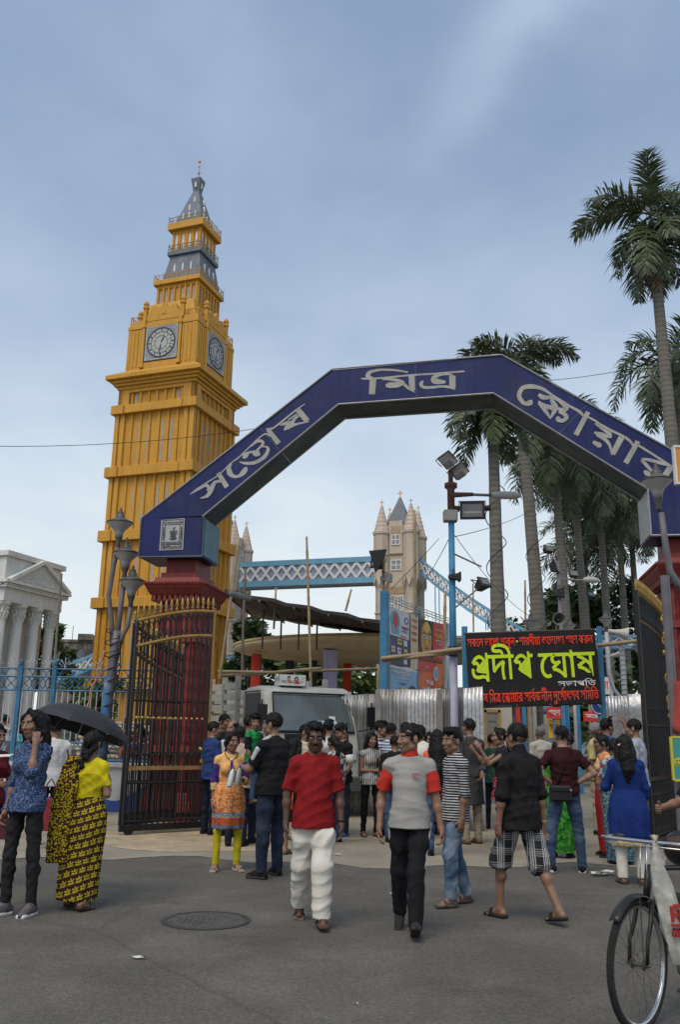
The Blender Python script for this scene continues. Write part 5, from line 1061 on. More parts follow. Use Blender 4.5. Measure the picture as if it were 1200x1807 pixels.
# -- pavilion with canopy and tarpaulin
pvn = thing('pavilion', 'open pavilion with cream disc canopy and coloured columns under a dark tarpaulin', 'pavilion', (1.4, 31, 0))
b = MB(); b.lathe([(4.9, 4.28), (5.0, 4.33), (5.02, 4.40), (4.6, 4.52), (2, 4.8), (.05, 4.85), (.05, 4.02), (2.0, 4.02), (3.8, 4.12), (4.9, 4.28)], 64, cap=False); b.build('canopy', mat('cream_plaster', (.64, .52, .33), rough=.85, var=.1, streak=.0, dirt=(.5, .4, .25), dfac=.4, dscale=.7), pvn, smooth=False)
b = MB(); b.lathe([(5.0, 4.40), (5.06, 4.42), (5.06, 4.48), (4.9, 4.5)], 64, cap=False); b.build('rim', mat('rim_ochre', (.45, .32, .14)), pvn)
def colm(u, Y, w_, c, name, zt=4.1):
 p = at(u, 1180, Y) - Vector((1.4, 31, 0)); b = MB(); b.box(p.x - w_, p.x + w_, p.y - w_, p.y + w_, 0, zt); b.build('column', mat(name, c, rough=.6, var=.12, streak=.1), pvn, bevel=.02)
colm(583, 27.6, .22, (.40, .36, .55), 'lavender'); colm(452, 29.5, .16, (.50, .035, .015), 'red_column'); colm(613, 32, .14, (.42, .03, .02), 'red_column'); colm(511, 32, .15, (.035, .035, .04), 'black_column'); colm(553, 31, .13, (.035, .035, .04), 'black_column')
for u, v in ((655, 1122), (690, 1130)):
 p = at(u, v, 29.5) - Vector((1.4, 31, 0)); MB().box(p.x - .35, p.x + .35, p.y - .4, p.y + .4, 3.98, 4.03).build('ceiling_panel', mat('panel_pale', (.55, .52, .45)), pvn)
tp = thing('dark_tarpaulin', 'dark sagging tarpaulin roof sloping right above the cream canopy', 'tarpaulin', (-1, 26, 0))
c4 = [at(396, 1040, 22.5), at(700, 1101, 23.0), at(700, 1119, 30), at(452, 1086, 30)]
b = MB(); n = 14; vs = []
for j in range(n + 1):
 for i in range(n + 1):
  p = c4[0].lerp(c4[1], i / n).lerp(c4[3].lerp(c4[2], i / n), j / n); vs.append(tuple(p - Vector((-1, 26, 0)) + Vector((0, 0, -.10 * math.sin(PI * j / n) * abs(math.sin(i * 1.1)) + .03 * math.sin(i * 2.1 + j)))))
b.add(vs, [(j * (n + 1) + i, j * (n + 1) + i + 1, (j + 1) * (n + 1) + i + 1, (j + 1) * (n + 1) + i) for j in range(n) for i in range(n)])
o = b.build('sheet', mat('tarp_dark', (.04, .036, .032), rough=.6, var=.35, scale=3, bump=.4, bscale=5), tp, fix=False); sdm = o.modifiers.new('Solid', 'SOLIDIFY'); sdm.thickness = .09
for i in range(6):
 a_ = c4[0].lerp(c4[1], i / 5); d_ = c4[3].lerp(c4[2], i / 5); b = MB(); off = Vector((-1, 26, .12)); b.tube([tuple(a_ - off), tuple(d_ - off)], .035, 6); b.build('batten', mat('bamboo_dark', (.12, .095, .07)), tp)
for u in (430, 465, 497, 528, 560):
 p = at(u, 1070 + (u - 430) * .12, 25.5) - Vector((-1, 26, 0)); b = MB(); b.tube([(p.x, p.y, 3.9), (p.x, p.y, p.z + .1)], .03, 6); b.build('prop', mat('bamboo_dark', (.12, .095, .07)), tp)
st = thing('market_stall', 'dim stall with grey covers between the pavilion columns', 'stall', (.4, 36, 0))
random.seed(8)
for k in range(9): x = -4 + k * .9; MB().box(x, x + .75, 0, 1.2, 0, random.uniform(1.6, 2.7)).build('cover', mat('stall_cover', (.10, .10, .10), var=.5, scale=1.5, dirt=(.24, .22, .2)), st)
b = MB(); b.box(-4.3, 4.4, -.3, 1.6, 2.85, 2.95); b.build('roof', mat('stall_roof', (.2, .2, .21), var=.3), st)
# -- tin sheet hoarding
TIN = mat('tin_sheet', (.40, .40, .39), rough=.42, metal=.55, var=.2, scale=2.5, streak=.4, dirt=(.16, .125, .09), dfac=.75, dscale=1.4)
TIN2 = mat('tin_sheet_bright', (.52, .52, .52), rough=.38, metal=.6, var=.22, scale=5, bump=.5, bscale=14, dirt=(.3, .28, .26), dfac=.6)
def tin(label, x0, y0, x1, y1, z1, seed, m=TIN, amp=.016, pitch=.072, crumple=.0):
 rnd = random.Random(seed); d = Vector((x1 - x0, y1 - y0, 0)); L_ = d.length; an = math.atan2(d.y, d.x); n = int(L_ / pitch * 6); vs = []; fs = []
 rows = 8
 for j in range(rows + 1):
  for i in range(n + 1):
   x = L_ * i / n; z = z1 * j / rows; cr_ = crumple * (math.sin(x * 9 + z * 13 + seed) * math.sin(z * 17 - x * 5) + .6 * math.sin(x * 23 + z * 31))
   vs.append((x, amp * math.sin(2 * PI * x / pitch) + cr_, z + (.012 * math.sin(x * 7 + seed) + .02 * math.sin(x * 2.3)) * (j == rows)))
 for j in range(rows):
  for i in range(n): fs.append((j * (n + 1) + i, j * (n + 1) + i + 1, (j + 1) * (n + 1) + i + 1, (j + 1) * (n + 1) + i))
 b = MB(); b.add(vs, fs); o = b.build('tin_sheet', m, smooth=True, fix=False, loc=(x0, y0, .02)); o.rotation_euler = (0, 0, an); tag(o, label, 'metal sheet', 'corrugated tin hoarding'); sdm = o.modifiers.new('Solid', 'SOLIDIFY'); sdm.thickness = .004
 return o
def tins(label, u0, u1, v, Y0, Y1, seed, **k):
 a_ = at(u0, v, Y0); c_ = at(u1, v, Y1); tin(label, a_.x, Y0, c_.x, Y1, (a_.z + c_.z) / 2 - .02, seed, **k)
tins('pale corrugated tin sheet set back, just right of the truck', 575, 668, 1227, 18.3, 18.1, 1)
tins('corrugated tin sheet under the sponsor poster', 667, 720, 1217, 17.3, 17.25, 2)
tins('corrugated tin sheet under the idol face poster', 719, 779, 1217, 17.2, 17.2, 3, m=TIN2)
tins('corrugated tin sheet left of the blue light pole foot', 774, 838, 1215, 17.3, 17.1, 4)
tins('last corrugated tin sheet overlapping the black banner corner', 818, 853, 1214, 15.75, 15.8, 5, m=TIN2, crumple=.004)
tins('crumpled silver sheet wall right of the black banner', 1058, 1112, 1230, 19, 18.6, 6, m=TIN2, amp=.008, crumple=.018)
tins('smooth tall silver sheet next to the right gate', 1108, 1152, 1226, 18.4, 18.2, 7, m=TIN2, amp=.003, pitch=.2, crumple=.006)
for u, Y, l_ in ((776, 17.1, 'rusty upright strip joining two tin sheets'), (667, 17.22, 'thin dark upright strip at the edge of the stepped tin sheets')):
 a_ = at(u, 1217, Y); b = MB(); b.box(-.05, .05, -.03, .01, 0, a_.z); tag(b.build('batten', mat('rusty_batten', (.22, .2, .18), var=.35), loc=(a_.x, Y, 0)), l_, 'batten')
# == poster wall on blue posts
PB = mat('post_blue', (.045, .20, .36), rough=.55, var=.2, scale=4, dirt=(.1, .2, .28), dfac=.5)
pA = at(679, 1200, 18.0); pB = at(800, 1200, 21.8); pdir = Vector((pB.x - pA.x, pB.y - pA.y, 0)).normalized(); pan = math.atan2(pdir.y, pdir.x); pO = Vector((pA.x, pA.y, 0)); pn = Vector((-pdir.y, pdir.x, 0))
def onp(u, v, off=0.):
 """point of the poster plane (s along it, z) seen in direction (u, v)"""
 x = (u - 600) / 1540; y = (903.5 - v) / 1540; d = _F + x * _X + y * _Y
 o = Vector((0, 0, EYE)); k = (pn.dot(pO - o) + off) / pn.dot(d); p = o + d * k - pO
 return (p.dot(pdir), EYE + (d * k).z)
for u, v0, off, lab in ((679, 1043, 0, 'blue square post at the near end of the poster wall'), (738, 1075, .05, 'blue post between the sponsor poster and the idol face poster'), (786, 1100, .05, 'slim blue post at the far end of the poster wall')):
 s_, z_ = onp(u, v0, off); b = MB(); k = .075 if u == 679 else .05; b.box(-k, k, -k, k, 0, z_); o = b.build('blue_post', PB, bevel=.008); p = pO + pdir * s_ + pn * off; o.location = (p.x, p.y, 0); o.rotation_euler = (0, 0, pan); tag(o, lab, 'post', 'blue posts of the poster wall')
p = at(820, 1170, 16.3); b = MB(); b.box(-.05, .05, -.05, .05, 0, at(820, 1105, 16.3).z); tag(b.build('blue_post', PB, loc=(p.x + .02, 16.35, 0), bevel=.008), 'blue post holding the left edge of the black banner', 'post', 'blue posts of the poster wall')
p = at(1060, 1120, 16.3); b = MB(); b.box(-.04, .04, -.04, .04, 0, at(1060, 1105, 16.3).z); tag(b.build('blue_post', PB, loc=(p.x, 16.35, 0), bevel=.008), 'blue post behind the right edge of the black banner', 'post', 'blue posts of the poster wall')
def flat(b, pts, y=-.005): b.add([(p[0], y, p[1]) for p in pts], [tuple(range(len(pts)))])
def poster(label, name, corners, bgmat):
 P = [onp(*c) for c in corners]      # TL TR BR BL
 o0 = P[0][0]; r = thing(name, label, 'poster', tuple(pO + pdir * o0), pan, 'posters on the blue posts')
 Q = [(p[0] - o0, p[1]) for p in P]; b = MB(); n = 12; vs = []
 for j in range(n + 1):
  for i in range(n + 1):
   s, t = i / n, j / n
   x = (Q[0][0] * (1 - s) + Q[1][0] * s) * (1 - t) + (Q[3][0] * (1 - s) + Q[2][0] * s) * t
   z = (Q[0][1] * (1 - s) + Q[1][1] * s) * (1 - t) + (Q[3][1] * (1 - s) + Q[2][1] * s) * t
   vs.append((x, .004 * math.sin(6 * s + 5 * t), z))
 b.add(vs, [(j * (n + 1) + i, j * (n + 1) + i + 1, (j + 1) * (n + 1) + i + 1, (j + 1) * (n + 1) + i) for j in range(n) for i in range(n)])
 b.build('sheet', bgmat, r, smooth=True, fix=False)
 def uv(s, t): return ((Q[0][0] * (1 - s) + Q[1][0] * s) * (1 - t) + (Q[3][0] * (1 - s) + Q[2][0] * s) * t, (Q[0][1] * (1 - s) + Q[1][1] * s) * (1 - t) + (Q[3][1] * (1 - s) + Q[2][1] * s) * t)
 lay = [0]
 def patch(nm, m, polys):
  lay[0] += 1; b = MB()
  for k, poly in enumerate(polys): flat(b, [uv(*p) for p in poly], -.006 - .0012 * lay[0] - .00005 * k)
  b.build(nm, m, r, fix=False)
 def text(nm, m, st, s0, s1, t0, t1, bold=.1):
  lay[0] += 1; a0 = uv(s0, t1); a1 = uv(s1, t1); c0 = uv(s0, t0); b = MB(); text_line(b, st, a0[0], a1[0], a0[1], c0[1], -.006 - .0012 * lay[0], bold, .001); b.build(nm, m, r)
 return r, patch, text
def rc(s0, t0, s1, t1): return [(s0, t0), (s1, t0), (s1, t1), (s0, t1)]
def el(cs, ct, rs, rt, n=20): return [(cs + rs * math.cos(2 * PI * i / n), ct + rt * math.sin(2 * PI * i / n)) for i in range(n)]
PW = mat('poster_white', (.58, .58, .62), rough=.5); PN = mat('poster_navy', (.03, .05, .15), rough=.5); PR = mat('poster_red', (.55, .04, .03), rough=.5); PC = mat('poster_cream', (.58, .46, .30), rough=.5); PS = mat('poster_sky', (.20, .42, .62), rough=.5); PO = mat('poster_orange', (.68, .13, .02), rough=.5); PY = mat('poster_yellow', (.65, .42, .05), rough=.5); PD = mat('poster_dark', (.03, .022, .02), rough=.5); PF = mat('poster_face', (.42, .21, .045), rough=.5); PM = mat('poster_maroon', (.25, .02, .02), rough=.5); PT = mat('poster_teal', (.1, .35, .5), rough=.5)
r, patch, text = poster('sponsor poster, white above a navy grid of little squares, cream strip at its side', 'poster', [(686, 1068), (736, 1089), (735, 1182), (687, 1170)], PW)
patch('motif', PT, [el(.22, .22, .16, .17), rc(.1, .3, .34, .46)]); patch('motif', PR, [el(.22, .22, .09, .13), [(.16, .26), (.28, .26), (.22, .42)], rc(.40, .455, .60, .48)])
patch('badge', PD, [el(.6, .16, .07, .065)]); patch('badge', PW, [el(.6, .16, .045, .04)])
text('caption', PM, 'শ া র দ', .42, .66, .29, .34); text('caption', PN, 'ভ া ে ল া', .42, .64, .36, .40, 0)
patch('grid', PN, [rc(.0, .5, .71, 1.0)])
[patch('logo_tile', PW, [rc(.04 + .22 * i, .53 + .16 * j, .17 + .22 * i, .635 + .16 * j)]) for i in range(3) for j in range(3) if (i + j) % 3]
[patch('logo_tile', PY, [rc(*q)]) for q in ((.26, .53, .41, .635), (.04, .85, .17, .955), (.48, .69, .61, .795))]; patch('logo_tile', PC, [rc(.04, .69, .17, .795)])
[patch('logo_mark', PD, [rc(*q)]) for q in ((.29, .565, .38, .59), (.5, .74, .58, .76), (.3, .72, .36, .75), (.07, .73, .14, .745))]
patch('side_strip', PC, [rc(.72, .0, 1.0, 1.0)])
for t in (.08, .2, .32, .44): text('side_caption', PR, 'শ্রী'.replace('শ্রী', 'শ া র') if t < .3 else 'স ক ে ল', .76, .96, t, t + .06)
patch('side_mark', PY, [rc(.78, .6, .95, .66), rc(.8, .75, .93, .8)])
r, patch, text = poster('poster of a golden idol face on dark ground beside a red panel', 'poster', [(738, 1090), (784, 1102), (783, 1170), (738, 1163)], PD)
patch('red_panel', PR, [rc(.56, 0, 1, .93)])
patch('face', PF, [el(.3, .48, .21, .44, 28)]); patch('crown', PY, [[(.18, .2), (.3, .03), (.42, .2), (.36, .28), (.3, .33), (.24, .28)]])
patch('hair', PD, [[(.02, .02), (.2, .02), (.12, .25), (.08, .6), (.02, .7)], [(.4, .02), (.55, .02), (.55, .7), (.51, .6), (.48, .25)]])
patch('eye', PW, [el(.21, .44, .06, .045), el(.4, .44, .06, .045), el(.3, .19, .025, .055)])
patch('eye', PD, [el(.21, .44, .03, .035), el(.4, .44, .03, .035), el(.3, .19, .012, .03), [(.11, .38), (.2, .31), (.28, .37), (.2, .345)], [(.33, .37), (.41, .31), (.5, .38), (.41, .345)]])
patch('nose', PY, [[(.29, .4), (.32, .4), (.335, .62), (.275, .62)]]); patch('lips', PM, [el(.305, .71, .06, .025)])
text('headline', PY, 'স ভ া', .62, .9, .17, .25); text('headline', PY, 'শ া র দ ী য় া', .60, .96, .31, .40); text('headline', PW, 'প্র দ ী প', .62, .94, .45, .49, 0); text('headline', PW, 'গ্র হ ণ', .66, .9, .53, .57, 0); patch('red_mark', PW, [rc(.68, .68, .86, .72), rc(.72, .74, .82, .86)])
patch('foot_strip', PM, [rc(0, .93, 1, 1)])
r, patch, text = poster('pale blue poster under the sponsor poster, with rows of white writing', 'poster', [(686, 1172), (736, 1184), (736, 1228), (687, 1225)], PS)
patch('top_strip', PW, [rc(0, 0, 1, .09)])
text('caption', PW, 'স া র ব জ ন ী ন'.replace('ব ', 'র্ব '), .12, .8, .18, .33); text('caption', PW, 'দু ে র্গ া ৎ স ব', .2, .78, .38, .50, 0); text('caption', PN, 'স ি ম ি ত', .3, .62, .58, .64, 0)
patch('portrait', PD, [el(.82, .82, .13, .2)]); patch('portrait', PF, [el(.82, .88, .08, .14)]); patch('shape', PY, [[(.3, 1), (.36, .75), (.46, .68), (.54, .8), (.56, 1)]])
r, patch, text = poster('orange and red poster with an oval badge under the idol face poster', 'poster', [(738, 1165), (784, 1173), (784, 1228), (738, 1226)], PO)
patch('red_area', PR, [rc(0, 0, .6, .3), [(.55, 0), (.66, 0), (.60, 1), (.5, 1)]]); patch('badge', PW, [el(.66, .33, .09, .22)]); patch('badge', PT, [el(.66, .33, .065, .17)])
text('caption', PW, 'শু ে ভ', .22, .38, .14, .2, 0); text('caption', PW, 'ষ প্র', .28, .56, .55, .68); text('caption', PW, 'দু র্গ া', .12, .46, .78, .9); patch('rays', PD, [[(.72, .9), (.98, .62), (.99, .64), (.76, .95)], [(.8, 1), (.9, .68), (.92, .68), (.84, 1)], [(.7, .75), (.95, .8), (.95, .82), (.7, .78)]])
r, patch, text = poster('plain whitish cloth sheet at the far end of the poster wall', 'cloth_sheet', [(785, 1098), (803, 1106), (802, 1215), (785, 1215)], mat('white_cloth', (.46, .48, .52), rough=.9, var=.15, bump=.4, bscale=4))
b = MB(); nt0 = [onp(686, 1050, -.02), onp(740, 1070, -.02), onp(800, 1096, -.02)]
for k in range(3):
 b.tube([(q[0], -.03, q[1] - k * .06 - .03 * math.sin(i * 2.)) for i, q in enumerate(nt0)], .012, 4)
for k in range(14):
 s_ = nt0[0][0] + (nt0[2][0] - nt0[0][0]) * k / 13; z_ = nt0[0][1] + (nt0[2][1] - nt0[0][1]) * k / 13; b.tube([(s_, -.03, z_ + .02), (s_ + .1, -.03, z_ - .2)], .006, 3)
o = b.build('net_edging', mat('net_pale', (.5, .5, .48)), loc=tuple(pO)); o.rotation_euler = (0, 0, pan); tag(o, 'pale net edging strung along the top of the poster wall', 'net')
# == lights on poles
LB = mat('pole_blue', (.05, .22, .40), rough=.5, var=.2, scale=3, dirt=(.12, .2, .26), dfac=.6); LV = mat('pole_lavender', (.33, .32, .42), rough=.6, var=.2); RUST = mat('rusty_iron', (.13, .06, .05), rough=.7, var=.35, scale=6); BOX = mat('junction_grey', (.3, .29, .27), rough=.6, var=.2); FBK = mat('floodlight_black', (.02, .02, .022), rough=.5, var=.3); FGL = mat('floodlight_glass', (.16, .155, .15), rough=.2, var=.3); LAMPW = mat('luminaire_grey', (.40, .39, .36), rough=.5, var=.15)
px_ = at(801, 1200, 17.0); zt = at(797, 905, 17).z
lp2 = thing('light_pole', 'tall sky-blue street light pole right of the bridge tower with arm and junction box', 'light pole', (px_.x, 17, 0), 0, 'street light poles')
b = MB(); b.tube([(0, 0, 2.2), (0, 0, zt)], [.072, .06], 12); b.build('pole', LB, lp2, smooth=True); b = MB(); b.tube([(0, 0, 0), (0, 0, at(801, 1160, 17).z)], .078, 12); b.build('pole_foot', LV, lp2, smooth=True)
z1 = at(798, 865, 17).z; b = MB(); b.tube([(0, 0, zt - .02), (0, 0, z1), (0, 0, z1 + .06)], [.075, .075, .12], 10); b.tube([(0, 0, z1 + .05), (0, 0, z1 + .14)], .13, 10); b.tube([(0, 0, z1 + .1), (.0, 0, at(800, 832, 17).z)], .05, 8); b.tube([(0, 0, z1 - .1), (.45, 0, z1 - .08)], [.06, .04], 8); b.build('bracket', RUST, lp2, smooth=True)
e_ = at(868, 874, 17); h_ = at(920, 873, 17); b = MB(); b.tube([(.4, 0, z1 - .085), (e_.x - px_.x, 0, e_.z)], .03, 8); b.build('arm', mat('pipe_grey', (.2, .17, .16)), lp2, smooth=True)
b = MB(); c0 = Vector((e_.x - px_.x, 0, e_.z)); L0 = h_.x - e_.x; b.tube([tuple(c0 + Vector((L0 * t, 0, .005))) for t in (0, .12, .4, .75, .95, 1)], [.05, .07, .085, .08, .05, .02], 12); b.build('luminaire', LAMPW, lp2, smooth=True)
q = at(799, 910, 17); b = MB(); b.box(-.16, .12, -.12, .1, q.z - .13, q.z + .10); b.build('junction_box', BOX, lp2, bevel=.015)
b = MB(); q = at(801, 1150, 17); b.tube([(0, 0, q.z - .08), (0, 0, q.z + .1)], .105, 8); b.build('wrapping', mat('navy_wrap', (.02, .03, .1)), lp2)
b = MB(); q0 = at(803, 978, 17); q1 = at(850, 1000, 17); q2 = at(803, 1073, 17); q3 = at(842, 1040, 17); P_ = lambda q: (q.x - px_.x, 0, q.z); b.tube([P_(q0), P_(q1)], .018, 6); b.tube([P_(q2), P_(q3), P_(at(858, 1026, 17))], .018, 6); b.build('side_bracket', mat('pipe_grey', (.2, .17, .16)), lp2)
def flood(label, u, v, Y, w_, h_, yaw=0., pitch=-.5, fb=FBK, roll=0., grp='floodlights on poles and trees'):
 p = at(u, v, Y); r = thing('floodlight', label, 'floodlight', tuple(p), yaw, grp); r.rotation_euler = Euler((pitch, roll, yaw))
 b = MB(); b.add([(-w_, -.05, -h_), (w_, -.05, -h_), (w_, -.05, h_), (-w_, -.05, h_), (-w_ * .6, .16, -h_ * .55), (w_ * .6, .16, -h_ * .55), (w_ * .6, .16, h_ * .55), (-w_ * .6, .16, h_ * .55)], [(0, 1, 2, 3), (4, 7, 6, 5), (0, 4, 5, 1), (1, 5, 6, 2), (2, 6, 7, 3), (3, 7, 4, 0)])
 b.box(-w_ - .02, w_ + .02, -.08, -.04, -h_ - .02, h_ + .02); o = b.build('housing', fb, r, bevel=.008)
 b = MB(); b.box(-w_ + .03, w_ - .03, -.087, -.078, -h_ + .03, h_ - .03); b.build('glass', FGL, r)
 b = MB(); b.tube([(-w_ - .04, .03, 0), (-w_ - .04, .08, h_ + .06), (w_ + .04, .08, h_ + .06), (w_ + .04, .03, 0)], .012, 5); b.build('bracket', RUST, r)
 return r
r = flood('large black floodlight hanging under the arm of the blue light pole', 834, 902, 16.95, .23, .16, R(-8), .05)
b = MB()
for sg in (-1, 1): b.tube([(sg * .25, .02, .05), (sg * .36, .02, .07)], .06, 8)
b.build('end_cap', FBK, r); b = MB(); b.box(-.17, .17, -.092, -.087, -.06, -.02); b.build('lamp_tube', mat('tube_pale', (.35, .35, .34)), r)
GREYF = mat('floodlight_grey', (.30, .285, .26), rough=.55, var=.25)
flood('upper of two grey floodlights tilted skyward on top of the blue light pole', 791, 814, 17, .13, .15, R(150), -.9, GREYF, .5); flood('lower of two grey floodlights tilted skyward on top of the blue light pole', 811, 833, 17.05, .15, .13, R(150), -.9, GREYF, .5)
flood('black floodlight on the slanted bracket right of the blue light pole', 852, 1031, 17, .13, .10, R(40), -.6); flood('small dark lamp at mid height of the blue light pole', 806, 1018, 16.9, .09, .07, R(90), 0.)
flood('black floodlight strapped on the second palm trunk', 968, 970, 31.5, .2, .13, R(30), -.5); flood('black floodlight strapped on the third palm trunk', 1012, 1013, 40, .24, .16, R(20), -.5); flood('small black floodlight on the fourth palm trunk', 1043, 1050, 45, .22, .13, R(30), -.5)
r = flood('black floodlight draped with dark cloth before the bridge tower', 667, 992, 18.5, .12, .16, R(-20), -.4)
b = MB(); b.add([(-.2, -.1, .22), (.2, -.1, .24), (.16, -.12, -.12), (.02, -.12, -.36), (-.06, -.12, -.1)], [(0, 1, 2, 3, 4)]); o = b.build('cloth', mat('black_rag', (.015, .015, .015)), r, fix=False); m_ = o.modifiers.new('Solid', 'SOLIDIFY'); m_.thickness = .03
flood('small grey lamp under the cloth-covered floodlight', 684, 1020, 18.5, .07, .08, R(60), 0., GREYF)
p2 = at(990, 1100, 27); s2 = thing('light_pole', 'grey street light pole with a long lamp arm behind the palms', 'light pole', (p2.x, 27, 0), 0, 'street light poles')
z2_ = at(988, 1008, 27).z; b = MB(); b.tube([(0, 0, 0), (0, 0, z2_ + .3)], [.08, .05], 10); b.build('pole', mat('pole_purple', (.16, .14, .17)), s2, smooth=True)
a1 = at(1030, 1024, 27); a2 = at(1058, 1022, 27); b = MB(); b.tube([(0, 0, z2_ - .25), (a1.x - p2.x, 0, a1.z)], .03, 6); b.build('arm', mat('pipe_grey', (.2, .17, .16)), s2)
b = MB(); b.tube([(a1.x - p2.x + t * (a2.x - a1.x), 0, a1.z + .02) for t in (0, .15, .6, .95, 1)], [.05, .09, .1, .05, .02], 10); b.build('luminaire', LAMPW, s2, smooth=True)
flood('dark floodlight on the very top of the grey street light pole', 980, 1000, 27, .14, .2, R(60), -.3); flood('dark floodlight halfway down the grey street light pole', 992, 1046, 26.9, .12, .16, R(80), 0.)
def horn(label, u, v, Y, r0, yaw, pitch, m, L_=.45):
 p = at(u, v, Y); r = thing('horn_loudspeaker', label, 'loudspeaker', tuple(p)); r.rotation_euler = Euler((pitch, 0, yaw)); M = Matrix.Rotation(PI / 2, 4, 'X')
 b = MB(); b.lathe([(r0, 0), (r0 * .97, .03), (r0 * .6, L_ * .35), (r0 * .35, L_ * .7), (r0 * .3, L_)], 24, M=M.inverted(), cap=False); o = b.build('horn', m, r, smooth=True, fix=False); sdm = o.modifiers.new('Solid', 'SOLIDIFY'); sdm.thickness = .015
 b = MB(); b.lathe([(.001, L_ * .25), (r0 * .28, L_ * .3), (r0 * .28, L_ * 1.3), (.001, L_ * 1.35)], 16, M=M.inverted()); b.build('driver', mat('speaker_driver', (.1, .1, .1)), r, smooth=True)
 b = MB(); b.tube([(0, L_ * .8, 0), (0, L_ * .8, -.6)], .025, 6); b.build('stand', mat('pipe_grey', (.2, .17, .16)), r)
HG = mat('horn_grey', (.16, .155, .14), rough=.6, var=.25); HW = mat('horn_white', (.46, .44, .40), rough=.6, var=.15)
horn('round grey horn loudspeaker facing the street above the black banner', 988, 1092, 22, .17, R(0), 0, HG)
horn('pale flared horn loudspeaker pointing right beside the right gate', 1110, 1119, 20, .15, R(75), R(10), HW)
horn('white horn loudspeaker low behind the banner, pointing right', 1100, 1154, 20.5, .10, R(95), R(-10), HW)
def lantern(label, u, v, Y, k=.7, curve=0., m=None, zb=0.):
 p = at(u, v, Y); r = thing('street_lamp', label, 'street lamp', (p.x + curve, Y, 0), 0, 'lantern street lamps'); lamp_head(r, (-curve, 0, p.z - .2 * k), k)
 b = MB(); z = p.z - .4 * k; b.tube([(-curve, 0, z)] + ([(-curve, 0, z - .9), (-curve * .7, 0, z - 1.25), (0, 0, z - 1.5)] if curve else []) + [(0, 0, 0)], .045, 8); b.build('pole', m or mat('pole_white', (.38, .38, .40), rough=.6, var=.2), r, smooth=True); return r
lantern('small lantern peeping above the middle of the black banner', 938, 1104, 19, .62); lantern('white lantern on a curved stem right of the black banner', 1070, 1098, 19.5, .55, .28); lantern('lantern with wide white shade near the top of the right gate', 1130, 1148, 20, .58, -.0); lantern('low lantern at the right edge of the black banner', 1077, 1172, 21, .5)
lantern('plain small lantern beside the horn loudspeaker stand', 1008, 1108, 24, .5)
b = MB(); p = at(1103, 1225, 20.3); b.tube([(0, 0, 0), (0, 0, at(1103, 1140, 20.3).z)], .06, 10)
for k in range(14): b.tube([(.068 * math.cos(a), .068 * math.sin(a), 2.2 + k * .11 + .05 * a / 6.3) for a in [i * PI / 6 for i in range(13)]], .012, 4)
tag(b.build('wrapped_post', mat('wrapped_white', (.42, .42, .44), var=.2)), 'white post wound with dark strip behind the silver sheet wall', 'post').location = (p.x, 20.3, 0)
# == truck
TR = mat('truck_paint', (.42, .42, .38), rough=.45, var=.12, scale=3, dirt=(.3, .27, .22), dfac=.6); TB = mat('truck_black', (.012, .012, .013), rough=.5); TG = mat('windscreen', (.10, .115, .12), rough=.08, var=.2, spec=.8); RUB = mat('rubber', (.02, .02, .02), rough=.85)
nc = at(476, 1288, 17.2); tk = thing('small_truck', 'pale grey small truck with slatted bed parked behind the crowd', 'truck', (0, 0, 0), R(26)); tk.scale = (1.13,) * 3; off = Matrix.Rotation(R(26), 3, 'Z') @ Vector((-.86 * 1.13, -.02, 0)); tk.location = (nc.x - off.x, nc.y - off.y, 0)
zr_ = at(500, 1208, 17.4).z; zr = zr_ / 1.13; zs = at(480, 1288, 17.2).z / 1.13; zw = at(480, 1221, 17.35).z / 1.13
b = MB(); prof = [(0, .45), (-.06, .6), (-.05, zs - .35), (.02, zs - .05), (.30, zw), (.42, zr - .04), (.6, zr), (1.25, zr - .02), (1.38, zr - .1), (1.42, .45)]
b.prism(prof, -.86, .86, 'yz'); b.build('cab', TR, tk, bevel=.05)
def slope(z): return .02 + (z - (zs - .05)) / (zw - zs + .05) * .28
b = MB(); b.add([(-.74, slope(zs) - .025, zs), (.74, slope(zs) - .025, zs), (.70, slope(zw) - .018, zw - .02), (-.70, slope(zw) - .018, zw - .02)], [(0, 1, 2, 3)]); ws = b.build('windscreen', TG, tk, fix=False); sdm = ws.modifiers.new('Solid', 'SOLIDIFY'); sdm.thickness = .012
b = MB(); ring = [(-.76, zs - .02), (.76, zs - .02), (.72, zw), (-.72, zw)]; b.tube([(x, slope(z) - .03, z) for x, z in ring + ring[:1]], .02, 5); b.build('windscreen_seal', TB, ws)
for sg in (-1, 1): b = MB(); b.tube([(sg * .3, slope(zs) - .05, zs - .02), (sg * .3 + .34, slope(zs + .1) - .05, zs + .14)], .012, 5); b.build('wiper', TB, tk)
b = MB(); b.add([(.02, slope(zs + .03) - .04, zs + .02), (.44, slope(zs + .03) - .04, zs + .02), (.44, slope(zs + .18) - .035, zs + .17), (.02, slope(zs + .18) - .035, zs + .17)], [(0, 1, 2, 3)]); b.build('paper_notice', mat('notice_blue', (.4, .5, .58)), ws, fix=False); 
b = MB(); b.add([(.3, slope(zs + .18) - .04, zs + .17), (.42, slope(zs + .18) - .04, zs + .17), (.42, slope(zs + .25) - .04, zs + .25), (.3, slope(zs + .25) - .04, zs + .25)], [(0, 1, 2, 3)]); b.build('paper_notice', mat('notice_white', (.6, .6, .6)), ws, fix=False)
